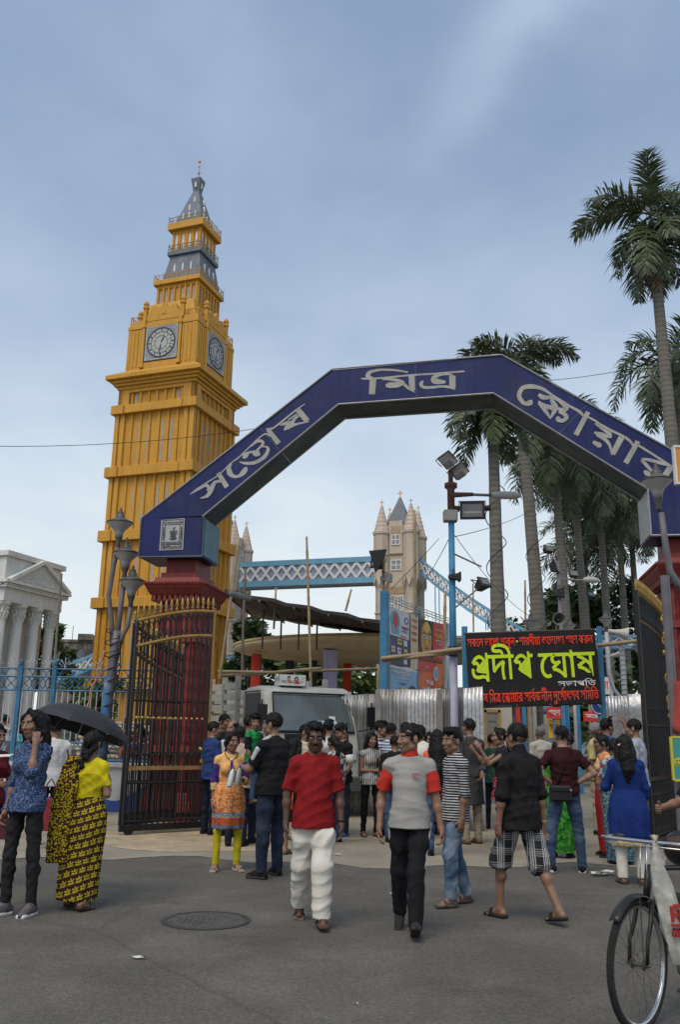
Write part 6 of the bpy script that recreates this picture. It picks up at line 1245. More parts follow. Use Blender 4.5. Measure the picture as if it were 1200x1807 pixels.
for sg in (-1, 1):
 x = sg * .868; b = MB(); b.prism([(.28, zs - .02), (.43, zw), (1.18, zw), (1.22, zs - .02)], x - .006, x + .006, 'yz'); dw = b.build('door_window', TB, tk)
 b = MB(); q = [(.22, zs - .05), (.40, zw + .05), (1.24, zw + .05), (1.28, zs - .05)]; b.tube([(x, a, c) for a, c in q + q[:1]], .025, 5); b.tube([(x, .2, zs - .06), (x, .2, .8), (x, 1.3, .8), (x, 1.3, zs)], .008, 4); b.build('door_frame', TR, tk)
 b = MB(); b.box(*sorted((sg * .87, sg * .9)), .95, 1.1, zs - .25, zs - .21); b.build('door_handle', TB, tk)
 b = MB(); b.tube([(sg * .84, .02, zs), (sg * 1.05, -.1, zs + .05), (sg * 1.05, -.1, zs + .5)], .014, 5); b.box(sg * 1.05 - .09, sg * 1.05 + .09, -.13, -.08, zs + .08, zs + .42); b.build('wing_mirror', TB, tk)
 b = MB(); b.box(sg * .62 - .14, sg * .62 + .14, -.085, -.04, .95, 1.15); b.build('headlight', mat('headlight', (.5, .5, .48), rough=.15), tk)
 for y in (.75, 3.6):
  b = MB(); b.lathe([(.22, -.1), (.36, -.1), (.38, -.06), (.38, .06), (.36, .1), (.22, .1)], 24, M=T(sg * .74, y, .38) @ Matrix.Rotation(PI / 2, 4, 'Y')); o = b.build('tyre', RUB, tk, smooth=False); b = MB(); b.lathe([(.02, -.06), (.22, -.05), (.22, .05), (.02, .06)], 18, M=T(sg * .74, y, .38) @ Matrix.Rotation(PI / 2, 4, 'Y')); b.build('rim', TR, o)
b = MB(); b.box(-.6, .6, -.09, -.045, 1.2, 1.38)
for k in range(5): b.box(-.45, .45, -.1, -.05, .88 + k * .055, .9 + k * .055)
b.build('grille', TB, tk); b = MB(); b.box(-.9, .9, -.2, 0, .42, .68); b.build('bumper', mat('bumper_dark', (.08, .08, .08)), tk, bevel=.02)
SLT = mat('bed_slat', (.40, .39, .34), rough=.7, var=.25, scale=5, dirt=(.22, .19, .15))
b = MB(); b.box(-.9, .9, 1.5, 4.7, .75, .9); b.build('bed_floor', SLT, tk)
for sg in (-1, 1):
 for k in range(7): b = MB(); b.box(sg * .9 - .02, sg * .9 + .02, 1.5, 4.7, .98 + k * .2, 1.1 + k * .2); b.build('bed_slat', SLT, tk)
 for k in range(5): b = MB(); b.box(sg * .9 - .045, sg * .9 + .045, 1.52 + k * .77, 1.6 + k * .77, .75, 2.42); b.build('bed_post', SLT, tk)
for k in range(7): b = MB(); b.box(-.9, .9, 4.68, 4.72, .98 + k * .2, 1.1 + k * .2); b.build('bed_slat', SLT, tk)
ca = at(509, 1222, 17.9); cb_ = thing('carton', 'white printed carton standing on the truck cab roof', 'carton', (ca.x, 17.9, zr_ + .005), R(20)); hh = at(509, 1191, 17.9).z - zr_
b = MB(); b.box(-.18, .36, 0, .42, 0, hh); b.build('box', mat('carton_white', (.60, .60, .58), rough=.7), cb_, bevel=.006)
tcu = bpy.data.curves.new('brand', 'FONT'); tcu.body = 'PATANJALI'; tcu.size = .085; tcu.extrude = .001; to = bpy.data.objects.new('brand', tcu); COL.objects.link(to); dg = bpy.context.evaluated_depsgraph_get(); me = bpy.data.meshes.new_from_object(to.evaluated_get(dg)); bpy.data.objects.remove(to)
bo = bpy.data.objects.new('printed_name', me); COL.objects.link(bo); bo.parent = cb_; bo.location = (-.15, -.004, .05); bo.rotation_euler = (PI / 2, 0, 0); me.materials.append(mat('print_dark', (.06, .06, .06)))
mz = hh * .62; b = MB(); b.ell((.0, -.002, mz + .02), (.035, .003, .045), 12, 8); b.ell((.16, -.002, mz), (.045, .003, .055), 12, 8); b.ell((-.182, .12, mz), (.003, .035, .05), 12, 8); b.ell((-.182, .27, mz), (.003, .03, .045), 12, 8); b.build('portrait_hair', mat('print_dark', (.06, .06, .06)), cb_)
b = MB(); b.ell((.0, -.004, mz + .005), (.022, .003, .03), 12, 8); b.ell((.16, -.004, mz - .005), (.026, .003, .03), 12, 8); b.ell((-.184, .12, mz - .01), (.003, .02, .03), 10, 6); b.build('portrait_face', mat('print_skin', (.5, .28, .18)), cb_)
b = MB(); b.ell((.02, -.003, mz - .055), (.03, .003, .025), 12, 6); b.ell((.18, -.003, mz - .07), (.05, .003, .03), 12, 6)
for k in range(4): b.ell((.29 + .03 * (k % 2), -.002, mz - .06 + .03 * k), (.012, .002, .012), 8, 5); b.ell((-.182, .33 + .03 * (k % 2), mz - .06 + .03 * k), (.002, .012, .012), 8, 5)
b.build('red_print', mat('print_red', (.55, .05, .04)), cb_)
# == kiosk, booths behind the banner
kk = thing('cream_booth', 'cream booth with a wooden door frame under the left end of the black banner', 'booth', (at(880, 1300, 22).x, 22, 0))
b = MB(); b.box(-.45, .35, 0, 1.2, 0, 2.6); b.build('wall', mat('booth_cream', (.50, .45, .36), rough=.7, var=.1), kk)
b = MB(); b.box(-.34, -.28, -.04, .01, 0, 2.2); b.box(.0, .06, -.04, .01, 0, 2.2); b.box(-.34, .06, -.04, .01, 2.14, 2.22); b.build('door_frame', mat('door_ochre', (.38, .24, .09)), kk); b = MB(); b.box(-.28, 0, -.02, .01, .0, 2.14); b.build('door', mat('door_grey', (.22, .21, .18)), kk)
b = MB()
for z in (1.9, 1.55, 1.1): text_line(b, 'স ভ া প', -.24, -.05, z, z + .04, -.022, 0, .002)
b.build('door_notice', mat('print_dark', (.06, .06, .06)), kk)
def signb(label, u0, v0, u1, v1, Y, m, words, wm=None, post=True):
 a_ = at(u0, v1, Y); c_ = at(u1, v0, Y); r = thing('sign_board', label, 'sign', (a_.x, Y, a_.z), 0, 'red boards behind the banner' if m is PR else None); W_ = c_.x - a_.x; H_ = c_.z - a_.z
 b = MB(); b.box(0, W_, 0, .04, 0, H_); b.build('board', m, r)
 if words: b = MB(); text_line(b, words, W_ * .1, W_ * .9, H_ * .3, H_ * .75, -.001, .06, .003); b.build('lettering', wm or WHT, r)
 if post: b = MB(); b.tube([(W_ * .5, .06, H_), (W_ * .5, .06, -a_.z)], .03, 6); b.build('post', PB, r)
 return r
signb('red sign board on a post under the middle of the black banner', 966, 1248, 991, 1268, 24, PR, 'গ্র হ ণ'); signb('red sign board with white emblem further right under the black banner', 1031, 1256, 1061, 1273, 25, PR, 'ষ'); signb('yellow and orange board below the first red sign', 969, 1270, 988, 1302, 24.2, PY, 'স ক', PR, False)
signb('white board with faint red writing right of the banner', 1062, 1195, 1075, 1225, 22, mat('board_white', (.55, .55, .54)), 'ভ া', PR)
b = MB(); b.lathe([(.17, -.01), (.17, .01)], 24, M=Matrix.Rotation(PI / 2, 4, 'X')); p = at(1058, 1246, 17.5); r = thing('round_sign', 'round blue sign at the lower right corner of the black banner', 'sign', tuple(p)); b.build('disc', mat('sign_blue', (.03, .07, .3)), r); b = MB(); b.tube([(.15 * math.cos(a), -.012, .15 * math.sin(a)) for a in [i * PI / 12 for i in range(25)]], .012, 4); b.tube([(-.09, -.014, .09), (.09, -.014, -.09)], .01, 4); b.build('ring', WHT, r); b = MB(); b.tube([(0, .03, .1), (0, .03, -p.z)], .03, 6); b.build('post', PB, r)
for i, (u, Y, m, l_, h0) in enumerate(((915, 23, PR, 'brick red narrow post under the black banner', 2.4), (926, 23.2, PB, 'blue post under the black banner, left of the white palm foot', 2.5), (936, 24, BAM, 'ochre pole under the black banner', 2.5), (996, 25, PB, 'blue post between two white palm feet', 3), (1003, 25.2, PB, 'second blue post between the white palm feet', 3.2), (1068, 21, PB, 'blue upright to the right of the black banner', 3.6), (1044, 27, BAM, 'brown pole behind the second red board', 3), (1022, 26, PB, 'blue post left of the second red board', 2.8))):
 p = at(u, 1290, Y); b = MB(); b.box(-.05, .05, -.05, .05, 0, h0); tag(b.build('upright', m, loc=(p.x, Y, 0)), l_, 'post', 'uprights behind the banner')
bb = thing('storage_shed', 'dim shed with glass panels behind the uprights under the banner', 'shed', (at(985, 1290, 33).x, 33, 0)); b = MB(); b.box(-3.2, 3.2, 0, 2, 0, 2.7); b.build('wall', mat('shed_wall', (.17, .17, .18), var=.4, dirt=(.3, .3, .3)), bb)
for k in range(7): b = MB(); b.box(-2.9 + k * .85, -2.2 + k * .85, -.04, .0, .9, 2.3); b.build('panel', mat('shed_glass', (.25, .3, .34), rough=.2, var=.4), bb)
b = MB(); b.box(-3.3, 3.3, -.5, 2.1, 2.7, 2.8); b.build('roof', mat('shed_roof', (.12, .11, .1)), bb)
# == right edge: hanging signs, post
p = at(1197, 820, 11.5); r = thing('orange_sign', 'orange framed sign cut by the right edge over the curved lamp', 'sign', (p.x - .02, 11.5, p.z)); b = MB(); b.box(0, .5, 0, .06, -.25, .25); b.build('panel', mat('sign_orange', (.6, .25, .04)), r); b = MB(); b.box(-.025, 0, -.01, .07, -.27, .27); b.box(-.02, .5, -.012, .068, .25, .28); b.box(-.02, .5, -.012, .068, -.28, -.25); b.build('frame', mat('frame_white', (.6, .6, .6)), r); b = MB(); b.box(.2, .26, .08, .14, -p.z, .3); b.build('post', POLE, r)
p = at(1190, 1377, 8.6); r = thing('hanging_sign', 'green card with yellow border and smiling face hanging at the right edge', 'sign', (p.x, 8.6, p.z)); H_ = at(1190, 1300, 8.6).z - p.z; W_ = .34
b = MB(); b.box(0, W_, 0, .02, 0, H_); b.build('card', mat('card_green', (.05, .26, .22)), r)
b = MB(); b.box(-.008, .012, -.004, .024, 0, H_); b.box(.012, W_, -.004, .024, -.01, .012); b.box(.012, W_, -.004, .024, H_ - .012, H_ + .006); b.build('border', mat('card_yellow', (.5, .42, .05)), r)
b = MB(); b.lathe([(.04, -.003), (.04, 0)], 20, (0, 0, 0), T(.055, -.002, H_ * .42) @ Matrix.Rotation(PI / 2, 4, 'X')); b.build('smiling_face', mat('card_yellow', (.5, .42, .05)), r); b = MB()
for sg in (-1, 1): b.ell((.055 + sg * .014, -.006, H_ * .42 + .014), (.006, .003, .008), 8, 5)
b.tube([(.055 + .024 * math.cos(a), -.006, H_ * .42 - .002 + .024 * math.sin(a)) for a in [PI + k * PI / 8 for k in range(9)]], .003, 4); b.build('face_marks', mat('print_dark', (.06, .06, .06)), r); b = MB(); b.box(.1, .2, -.003, 0, H_ * .72, H_ * .8); b.build('red_mark', PR, r); b = MB(); b.box(.12, .2, -.003, 0, H_ * .3, H_ * .52); b.build('dark_mark', PD, r)
p0 = at(1193, 1298, 8.7); b = MB(); 
vs = []; n = 10
for j in range(9):
 for i in range(n + 1):
  t = j / 8; x = (.02 + .0 * t) - .045 * t ** 1.5 + i / n * .3; vs.append((x, .03 * math.sin(i * 1.5 + t), at(1193, 1200 + 92 * t, 8.7).z - .01 * math.sin(i)))
b.add(vs, [(j * (n + 1) + i, j * (n + 1) + i + 1, (j + 1) * (n + 1) + i + 1, (j + 1) * (n + 1) + i) for j in range(8) for i in range(n)]); o = b.build('red_cloth', mat('red_cloth', (.38, .05, .04), var=.5, scale=3, dirt=(.12, .06, .05), dfac=.8, dscale=5), smooth=True, fix=False, loc=(p0.x, 8.7, 0)); sdm = o.modifiers.new('Solid', 'SOLIDIFY'); sdm.thickness = .02; tag(o, 'stained red cloth hanging over the green card at the right edge', 'cloth')
p = at(1199, 1400, 8.75); b = MB(); b.tube([(0, 0, 0), (0.02, 0, 3.2)], .045, 10); tag(b.build('post', POLE, loc=(p.x, 8.75, 0)), 'grey post carrying the green card at the right edge', 'post')
# == wires
WR = mat('wire_black', (.02, .02, .02)); 
def wire(label, a_, c_, sag=.3, r=.008):
 a_, c_ = Vector(a_), Vector(c_); b = MB(); b.tube([a_.lerp(c_, i / 24) - Vector((0, 0, sag * 4 * (i / 24) * (1 - i / 24))) - a_ for i in range(25)], r, 4); tag(b.build('overhead_wire', WR, loc=tuple(a_)), label, 'wire', 'overhead wires')
wire('overhead wire crossing the golden tower below its cornice', at(-40, 787, 30), at(640, 720, 34), .5, .012); wire('overhead wire above the right slope of the arch', at(960, 672, 40), at(1230, 622, 34), .2, .014)
wire('thin wire from the blue light pole up to the palm trunks', at(803, 947, 17), at(945, 897, 30), .1, .008); wire('thin stay wire from the blue light pole down left to the poster wall', at(798, 940, 17), at(738, 1045, 19), .05, .008); wire('thin stay wire from the blue light pole down right', at(803, 945, 17), at(940, 1090, 24), .2, .008)
wire('thin wire from the bridge tower down to the poster wall', at(775, 950, 18), at(690, 1040, 18), .02, .006)
# == people: signed-distance bodies and clothes, meshed with surface nets
def nrm(v): v = np.asarray(v, float); return v / (np.linalg.norm(v) + 1e-12)
class Fld:
 def __init__(s): s.p = []
 def cone(s, a, b, ra, rb, k=.02, clip=None): s.p.append(('c', np.asarray(a, float), np.asarray(b, float), ra, rb, k, clip)); return s
 def chain(s, pts, rs, k=.015):
  for i in range(len(pts) - 1): s.cone(pts[i], pts[i + 1], rs[i], rs[i + 1], k)
  return s
 def ell(s, c, r, M=None, k=.02): s.p.append(('e', np.asarray(c, float), np.asarray(r, float), M, k)); return s
 def sub(s, c, r, M=None, k=.01): s.p.append(('s', np.asarray(c, float), np.asarray(r, float), M, k)); return s
 def box(s, c, h, M=None, r=.01, k=.01): s.p.append(('b', np.asarray(c, float), np.asarray(h, float), M, r, k)); return s
 def loft(s, lv, k=.03, pleat=None): s.p.append(('l', np.asarray(lv, float), k, pleat)); return s     # rows z, cx, cy, rx, ry, yaw
 def bounds(s):
  lo = np.full(3, 9.); hi = np.full(3, -9.)
  for p in s.p:
   a, b = s._bb(p)
   if p[0] != 's': lo = np.minimum(lo, a); hi = np.maximum(hi, b)
  return lo, hi
 def _bb(s, p):
  if p[0] == 'c':
   r = max(p[3], p[4]); return np.minimum(p[1], p[2]) - r, np.maximum(p[1], p[2]) + r
  if p[0] in 'es':
   r = p[2] if p[3] is None else np.full(3, max(p[2])); return p[1] - r, p[1] + r
  if p[0] == 'b':
   r = np.full(3, np.linalg.norm(p[2]) + p[4]); return p[1] - r, p[1] + r
  lv = p[1]; m = np.maximum(lv[:, 3], lv[:, 4]) + (p[3][0] if p[3] else 0)
  return np.array([(lv[:, 1] - m).min(), (lv[:, 2] - m).min(), lv[:, 0].min()]), np.array([(lv[:, 1] + m).max(), (lv[:, 2] + m).max(), lv[:, 0].max()])
 def grid(s, ax):
  D = np.full((len(ax[0]), len(ax[1]), len(ax[2])), .08, np.float32)
  for p in s.p:
   lo, hi = s._bb(p); mg = .075; sl = []
   for i in range(3):
    a = np.searchsorted(ax[i], lo[i] - mg); b = np.searchsorted(ax[i], hi[i] + mg); sl.append(slice(a, b))
   if any(q.stop <= q.start for q in sl): continue
   X = ax[0][sl[0]][:, None, None]; Y = ax[1][sl[1]][None, :, None]; Z = ax[2][sl[2]][None, None, :]
   if p[0] == 'c':
    a, b, ra, rb, k, clip = p[1:]; d = b - a; L2 = float(d @ d) + 1e-9
    t = np.clip(((X - a[0]) * d[0] + (Y - a[1]) * d[1] + (Z - a[2]) * d[2]) / L2, 0, 1)
    v = np.sqrt((X - a[0] - t * d[0]) ** 2 + (Y - a[1] - t * d[1]) ** 2 + (Z - a[2] - t * d[2]) ** 2) - (ra + (rb - ra) * t)
    if clip is not None:
     for q, n in clip: v = np.maximum(v, (X - q[0]) * n[0] + (Y - q[1]) * n[1] + (Z - q[2]) * n[2])
   elif p[0] in 'esb':
    c, r, M = p[1:4]; x, y, z = X - c[0], Y - c[1], Z - c[2]
    if M is not None: x, y, z = (M[0, 0] * x + M[1, 0] * y + M[2, 0] * z, M[0, 1] * x + M[1, 1] * y + M[2, 1] * z, M[0, 2] * x + M[1, 2] * y + M[2, 2] * z)
    if p[0] == 'b':
     q = [np.abs(x) - r[0], np.abs(y) - r[1], np.abs(z) - r[2]]; k = p[5]
     v = np.sqrt(np.maximum(q[0], 0) ** 2 + np.maximum(q[1], 0) ** 2 + np.maximum(q[2], 0) ** 2) + np.minimum(np.maximum(np.maximum(q[0], q[1]), q[2]), 0) - p[4]
    else:
     k = p[4]; k0 = np.sqrt((x / r[0]) ** 2 + (y / r[1]) ** 2 + (z / r[2]) ** 2); k1 = np.sqrt((x / r[0] ** 2) ** 2 + (y / r[1] ** 2) ** 2 + (z / r[2] ** 2) ** 2) + 1e-9; v = k0 * (k0 - 1) / k1
   else:
    lv, k, pl = p[1:]; z = ax[2][sl[2]]; I = lambda c: np.interp(z, lv[:, 0], lv[:, c])[None, None, :]
    ca, sa = np.cos(I(5)), np.sin(I(5)); x = X - I(1); y = Y - I(2); x, y = ca * x + sa * y, -sa * x + ca * y
    rx, ry = I(3), I(4); q = np.sqrt((x / rx) ** 2 + (y / ry) ** 2) + 1e-6
    v = (q - 1) * (rx * ry * q / np.sqrt((ry * x / rx) ** 2 + (rx * y / ry) ** 2 + 1e-9)).clip(.02, .4) if False else (q - 1) * np.minimum(rx, ry) * .95
    if pl: v = v + pl[0] * np.sin(pl[1] * np.arctan2(y, x) + pl[2] + 2 * np.sin(2 * np.arctan2(y, x))) * np.clip((lv[-1, 0] - Z) / (lv[-1, 0] - lv[0, 0]), 0, 1)
    v = np.maximum(v, np.maximum(lv[0, 0] - Z, Z - lv[-1, 0]))
   o = D[sl[0], sl[1], sl[2]]; v = np.broadcast_to(v, o.shape)
   if p[0] == 's':
    h = np.clip(.5 - .5 * (o + v) / k, 0, 1); D[sl[0], sl[1], sl[2]] = o * (1 - h) - v * h + k * h * (1 - h)
   else:
    h = np.clip(.5 + .5 * (o - v) / k, 0, 1); D[sl[0], sl[1], sl[2]] = o * (1 - h) + v * h - k * h * (1 - h)
  return D
_CO = np.array([(0, 0, 0), (1, 0, 0), (0, 1, 0), (1, 1, 0), (0, 0, 1), (1, 0, 1), (0, 1, 1), (1, 1, 1)])
_ED = [(0, 1), (2, 3), (4, 5), (6, 7), (0, 2), (1, 3), (4, 6), (5, 7), (0, 4), (1, 5), (2, 6), (3, 7)]
def nets(D, ax):
 sg = D < 0; nx, ny, nz = D.shape
 cnt = sum(sg[a:nx - 1 + a, b:ny - 1 + b, c:nz - 1 + c].astype(np.int8) for a, b, c in _CO)
 I = np.argwhere((cnt > 0) & (cnt < 8))
 if not len(I): return np.zeros((0, 3)), np.zeros((0, 4), int)
 idx = np.full((nx - 1, ny - 1, nz - 1), -1, np.int32); idx[I[:, 0], I[:, 1], I[:, 2]] = np.arange(len(I))
 val = np.stack([D[I[:, 0] + a, I[:, 1] + b, I[:, 2] + c] for a, b, c in _CO], 1)
 acc = np.zeros((len(I), 3)); n = np.zeros(len(I))
 for a, b in _ED:
  va, vb = val[:, a], val[:, b]; m = (va < 0) != (vb < 0); t = np.where(m, va / np.where(m, va - vb, 1), 0)
  acc += np.where(m[:, None], _CO[a] + (_CO[b] - _CO[a]) * t[:, None], 0); n += m
 P = acc / n[:, None] + I
 h = [a[1] - a[0] for a in ax]; V = np.stack([ax[i][0] + P[:, i] * h[i] for i in range(3)], 1)
 F = []
 def quads(s0, s1, A, rev):
  m = s0 != s1; J = np.argwhere(m); s = s0[m]; q = [idx[tuple((J + o).T)] for o in A]
  q = np.stack(q, 1); ok = (q >= 0).all(1); q = q[ok]; s = s[ok]; f = s if not rev else ~s
  q[~f] = q[~f][:, ::-1]; F.append(q)
 quads(sg[:-1, 1:-1, 1:-1], sg[1:, 1:-1, 1:-1], [np.array(o) for o in ((0, 0, 0), (0, 1, 0), (0, 1, 1), (0, 0, 1))], False)
 quads(sg[1:-1, :-1, 1:-1], sg[1:-1, 1:, 1:-1], [np.array(o) for o in ((0, 0, 0), (0, 0, 1), (1, 0, 1), (1, 0, 0))], False)
 quads(sg[1:-1, 1:-1, :-1], sg[1:-1, 1:-1, 1:], [np.array(o) for o in ((0, 0, 0), (1, 0, 0), (1, 1, 0), (0, 1, 0))], False)
 return V, np.concatenate(F)
def mesh_field(f, res, lo=None, hi=None, disp=None):
 a, b = f.bounds()
 if lo is not None: a = np.maximum(a, lo); b = np.minimum(b, hi)
 a = a - 2.5 * res; b = b + 2.5 * res
 ax = [np.arange(a[i], b[i] + res, res, dtype=np.float32) for i in range(3)]
 D = f.grid(ax)
 if disp is not None: D = D + disp(ax[0][:, None, None], ax[1][None, :, None], ax[2][None, None, :]).astype(np.float32)
 return nets(D, ax)
def folds(seed, amp=.005, sc=1., zs=.5, base=0.):
 rnd = np.random.RandomState(seed); d0 = rnd.normal(0, 1, 3) * np.array([1, .7, zs]); d0 /= np.linalg.norm(d0); ks = d0 * np.where(np.arange(6) % 3 == 2, -1, 1)[:, None] + rnd.normal(0, .55, (6, 3)) * np.array([1, 1, zs]); ks = ks / np.linalg.norm(ks, axis=1)[:, None] * rnd.uniform(13, 36, (6, 1)) * sc; ph = rnd.uniform(0, 6.28, (6, 3)); q = rnd.normal(0, 1, (6, 3)) * 8 * sc; m = rnd.normal(0, 1, (6, 3)) * 6
 def d(X, Y, Z):
  v = 0
  for i in range(6): v = v + (np.abs(np.sin(ks[i, 0] * X + ks[i, 1] * Y + ks[i, 2] * Z + ph[i, 0] + 1.5 * np.sin(q[i, 0] * X + q[i, 1] * Y + q[i, 2] * Z + ph[i, 1]))) ** .8 - .68) * (.5 + .5 * np.sin(m[i, 0] * X + m[i, 1] * Y + m[i, 2] * Z + ph[i, 2]))
  return amp * v * 1.1 + base
 return d
def obj_np(name, parts, m, parent=None):
 vs = []; fs = []; o = 0
 for V, F in parts:
  vs.append(V); fs.append(F + o); o += len(V)
 V = np.concatenate(vs); F = np.concatenate(fs)
 me = bpy.data.meshes.new(name); me.from_pydata(V.tolist(), [], F.tolist()); me.shade_smooth(); me.materials.append(m)
 ob = bpy.data.objects.new(name, me); COL.objects.link(ob)
 if parent: ob.parent = parent
 return ob
def rotm(yaw=0, pitch=0, roll=0): return np.array(Euler((pitch, roll, yaw), 'XYZ').to_matrix())
# -- cloth materials
def cloth(name, c, var=.12, rough=.85, bump=.3, bs=15):
 return mat('cloth_' + name, c, rough=rough, var=var, scale=4, bump=bump, bscale=bs, spec=.15)
def pat(name, kind, c1, c2, c3=None, k=1., rough=.85, ang=0.):
 nm = 'pattern_' + name
 if nm in MATS: return MATS[nm]
 m = mat(nm, c1, rough=rough, var=.12, scale=5, bump=.28, bscale=15, spec=.15); t = m.node_tree; l = t.links.new
 p = [n for n in t.nodes if n.type == 'BSDF_PRINCIPLED'][0]; src = p.inputs['Base Color'].links[0].from_socket
 tc = t.nodes.new('ShaderNodeTexCoord'); sp = t.nodes.new('ShaderNodeSeparateXYZ'); l(tc.outputs['Object'], sp.inputs[0])
 def mt(op, a, b_=0.):
  n = t.nodes.new('ShaderNodeMath'); n.operation = op
  for i, q in enumerate((a, b_)):
   if isinstance(q, (int, float)): n.inputs[i].default_value = q
   else: l(q, n.inputs[i])
  return n.outputs[0]
 def mixc(f, a, b_):
  n = t.nodes.new('ShaderNodeMix'); n.data_type = 'RGBA'; l(f, n.inputs[0])
  for i, q in ((6, a), (7, b_)):
   if isinstance(q, tuple): n.inputs[i].default_value = (*q, 1)
   else: l(q, n.inputs[i])
  return n.outputs[2]
 def noise(s, d=3, vec=None):
  n = t.nodes.new('ShaderNodeTexNoise'); n.inputs['Scale'].default_value = s; n.inputs['Detail'].default_value = d; l(vec or tc.outputs['Object'], n.inputs['Vector']); return n.outputs['Fac']
 def vor(s, out='Distance', vec=None, feat='F1'):
  n = t.nodes.new('ShaderNodeTexVoronoi'); n.feature = feat; n.inputs['Scale'].default_value = s; l(vec or tc.outputs['Object'], n.inputs['Vector']); return n.outputs[out]
 X, Y, Z = sp.outputs
 U = mt('ADD', mt('MULTIPLY', X, math.cos(R(ang))), mt('MULTIPLY', Y, -math.sin(R(ang))))
 wob = mt('MULTIPLY', mt('SUBTRACT', noise(4), .5), .016)
 if kind == 'hstripe': f = mt('GREATER_THAN', mt('SINE', mt('MULTIPLY', mt('ADD', Z, wob), 6.283 / (.026 * k))), .25); col = mixc(f, src, c2)
 elif kind == 'vstripe': f = mt('GREATER_THAN', mt('SINE', mt('MULTIPLY', mt('ADD', U, wob), 6.283 / (.034 * k))), 0.); col = mixc(f, src, c2)
 elif kind == 'plaid':
  def lines(c): 
   a = mt('ABSOLUTE', mt('SUBTRACT', mt('FRACT', mt('MULTIPLY', c, 1 / (.13 * k))), .5)); b_ = mt('LESS_THAN', mt('ABSOLUTE', mt('SUBTRACT', a, .06)), .035); d = mt('LESS_THAN', mt('ABSOLUTE', mt('SUBTRACT', a, .2)), .03); return mt('ADD', b_, d)
  f = mt('MULTIPLY', mt('MINIMUM', mt('ADD', lines(mt('ADD', U, wob)), mt('MULTIPLY', lines(mt('ADD', Z, wob)), .45)), 1.), .85); col = mixc(f, src, c2)
 elif kind == 'denim':
  f = t.nodes.new('ShaderNodeMapRange'); f.inputs['From Min'].default_value = .42; f.inputs['From Max'].default_value = .68; l(noise(4.5, 6), f.inputs[0]); col = mixc(f.outputs[0], src, c2)
 elif kind == 'leaf':
  u = mt('MULTIPLY', mt('ADD', mt('ADD', X, mt('MULTIPLY', Y, .6)), wob), 13. * k); v_ = mt('MULTIPLY', mt('ADD', mt('ADD', Z, mt('MULTIPLY', X, .3)), mt('MULTIPLY', wob, 3.)), 13.5 * k)
  u = mt('ADD', u, mt('MULTIPLY', mt('FLOOR', v_), .37)); du = mt('SUBTRACT', mt('FRACT', u), .5); dv = mt('SUBTRACT', mt('FRACT', v_), .42); f = None
  for an, ou, ov in ((-1.0, -.24, .06), (0., 0., .16), (1.0, .24, .06), (-1.35, -.2, -.2), (1.35, .2, -.2), (1.57, .0, -.33)):
   a = mt('SUBTRACT', du, ou); b_ = mt('SUBTRACT', dv, ov); p1 = mt('ADD', mt('MULTIPLY', a, math.cos(an)), mt('MULTIPLY', b_, -math.sin(an))); p2 = mt('ADD', mt('MULTIPLY', a, math.sin(an)), mt('MULTIPLY', b_, math.cos(an)))
   e = mt('LESS_THAN', mt('ADD', mt('POWER', mt('DIVIDE', p1, .075 if an < 1.5 else .03), 2.), mt('POWER', mt('DIVIDE', p2, .2 if an < 1.5 else .5), 2.)), 1.); f = e if f is None else mt('MAXIMUM', f, e)
  col = mixc(f, src, c2)
 elif kind == 'dots': f = mt('LESS_THAN', vor(30 * k), .36); col = mixc(f, src, c2)
 elif kind == 'dense': f = mt('LESS_THAN', vor(60 * k), .46); col = mixc(f, src, c2)
 elif kind == 'blotch':
  f = mt('GREATER_THAN', noise(11 * k, 5), .5); col = mixc(f, src, c2)
  if c3: col = mixc(mt('GREATER_THAN', noise(17 * k, 4), .6), col, c3)
 elif kind == 'swirl':
  f = mt('LESS_THAN', mt('ABSOLUTE', mt('SUBTRACT', mt('FRACT', mt('MULTIPLY', noise(6 * k, 3), 7)), .5)), .17); col = mixc(f, src, c2)
 elif kind == 'kurta':       # speckled body with printed border bands near the hem (z below c3[0])
  f = mt('GREATER_THAN', noise(42, 4), .5); lowz = t.nodes.new('ShaderNodeMapRange'); lowz.inputs['From Min'].default_value = 1.25; lowz.inputs['From Max'].default_value = .85; l(Z, lowz.inputs[0])
  c_ = mixc(lowz.outputs[0], (.68, .36, .12), (.52, .13, .025)); col = mixc(mt('MULTIPLY', f, .7), c_, (.66, .42, .2)); 
  b1 = mt('LESS_THAN', mt('ABSOLUTE', mt('SUBTRACT', Z, c3[0] + .135)), .03); col = mixc(b1, col, mixc(mt('GREATER_THAN', noise(60), .5), (.12, .13, .2), (.35, .32, .3)))
  b2 = mt('LESS_THAN', Z, c3[0] + .10); col = mixc(b2, col, mixc(mt('LESS_THAN', vor(38), .4), (.48, .09, .015), (.10, .07, .10)))
  b3 = mt('LESS_THAN', Z, c3[0] + .022); col = mixc(b3, col, (.13, .12, .18))
 l(col, p.inputs['Base Color']); return m
def skinmat(name, c): return mat('skin_' + name, c, rough=.48, var=.10, scale=9, bump=.12, bscale=120, spec=.4)
SKIN = {'d': skinmat('dark', (.105, .052, .034)), 'm': skinmat('mid', (.215, .115, .074)), 'l': skinmat('light', (.29, .165, .11))}
HAIR = mat('hair_black', (.0065, .0055, .0055), rough=.55, var=.4, scale=30, bump=.45, bscale=90, spec=.22); HAIRG = mat('hair_grey', (.22, .21, .20), rough=.7, var=.35, scale=30, bump=.8, bscale=90)
EYEW = mat('eye_white', (.55, .52, .48), rough=.3); EYEB = mat('eye_dark', (.012, .009, .008), rough=.2); LIP = mat('lip', (.17, .055, .05), rough=.5); NECKL = mat('necklace', (.13, .02, .02), rough=.5)
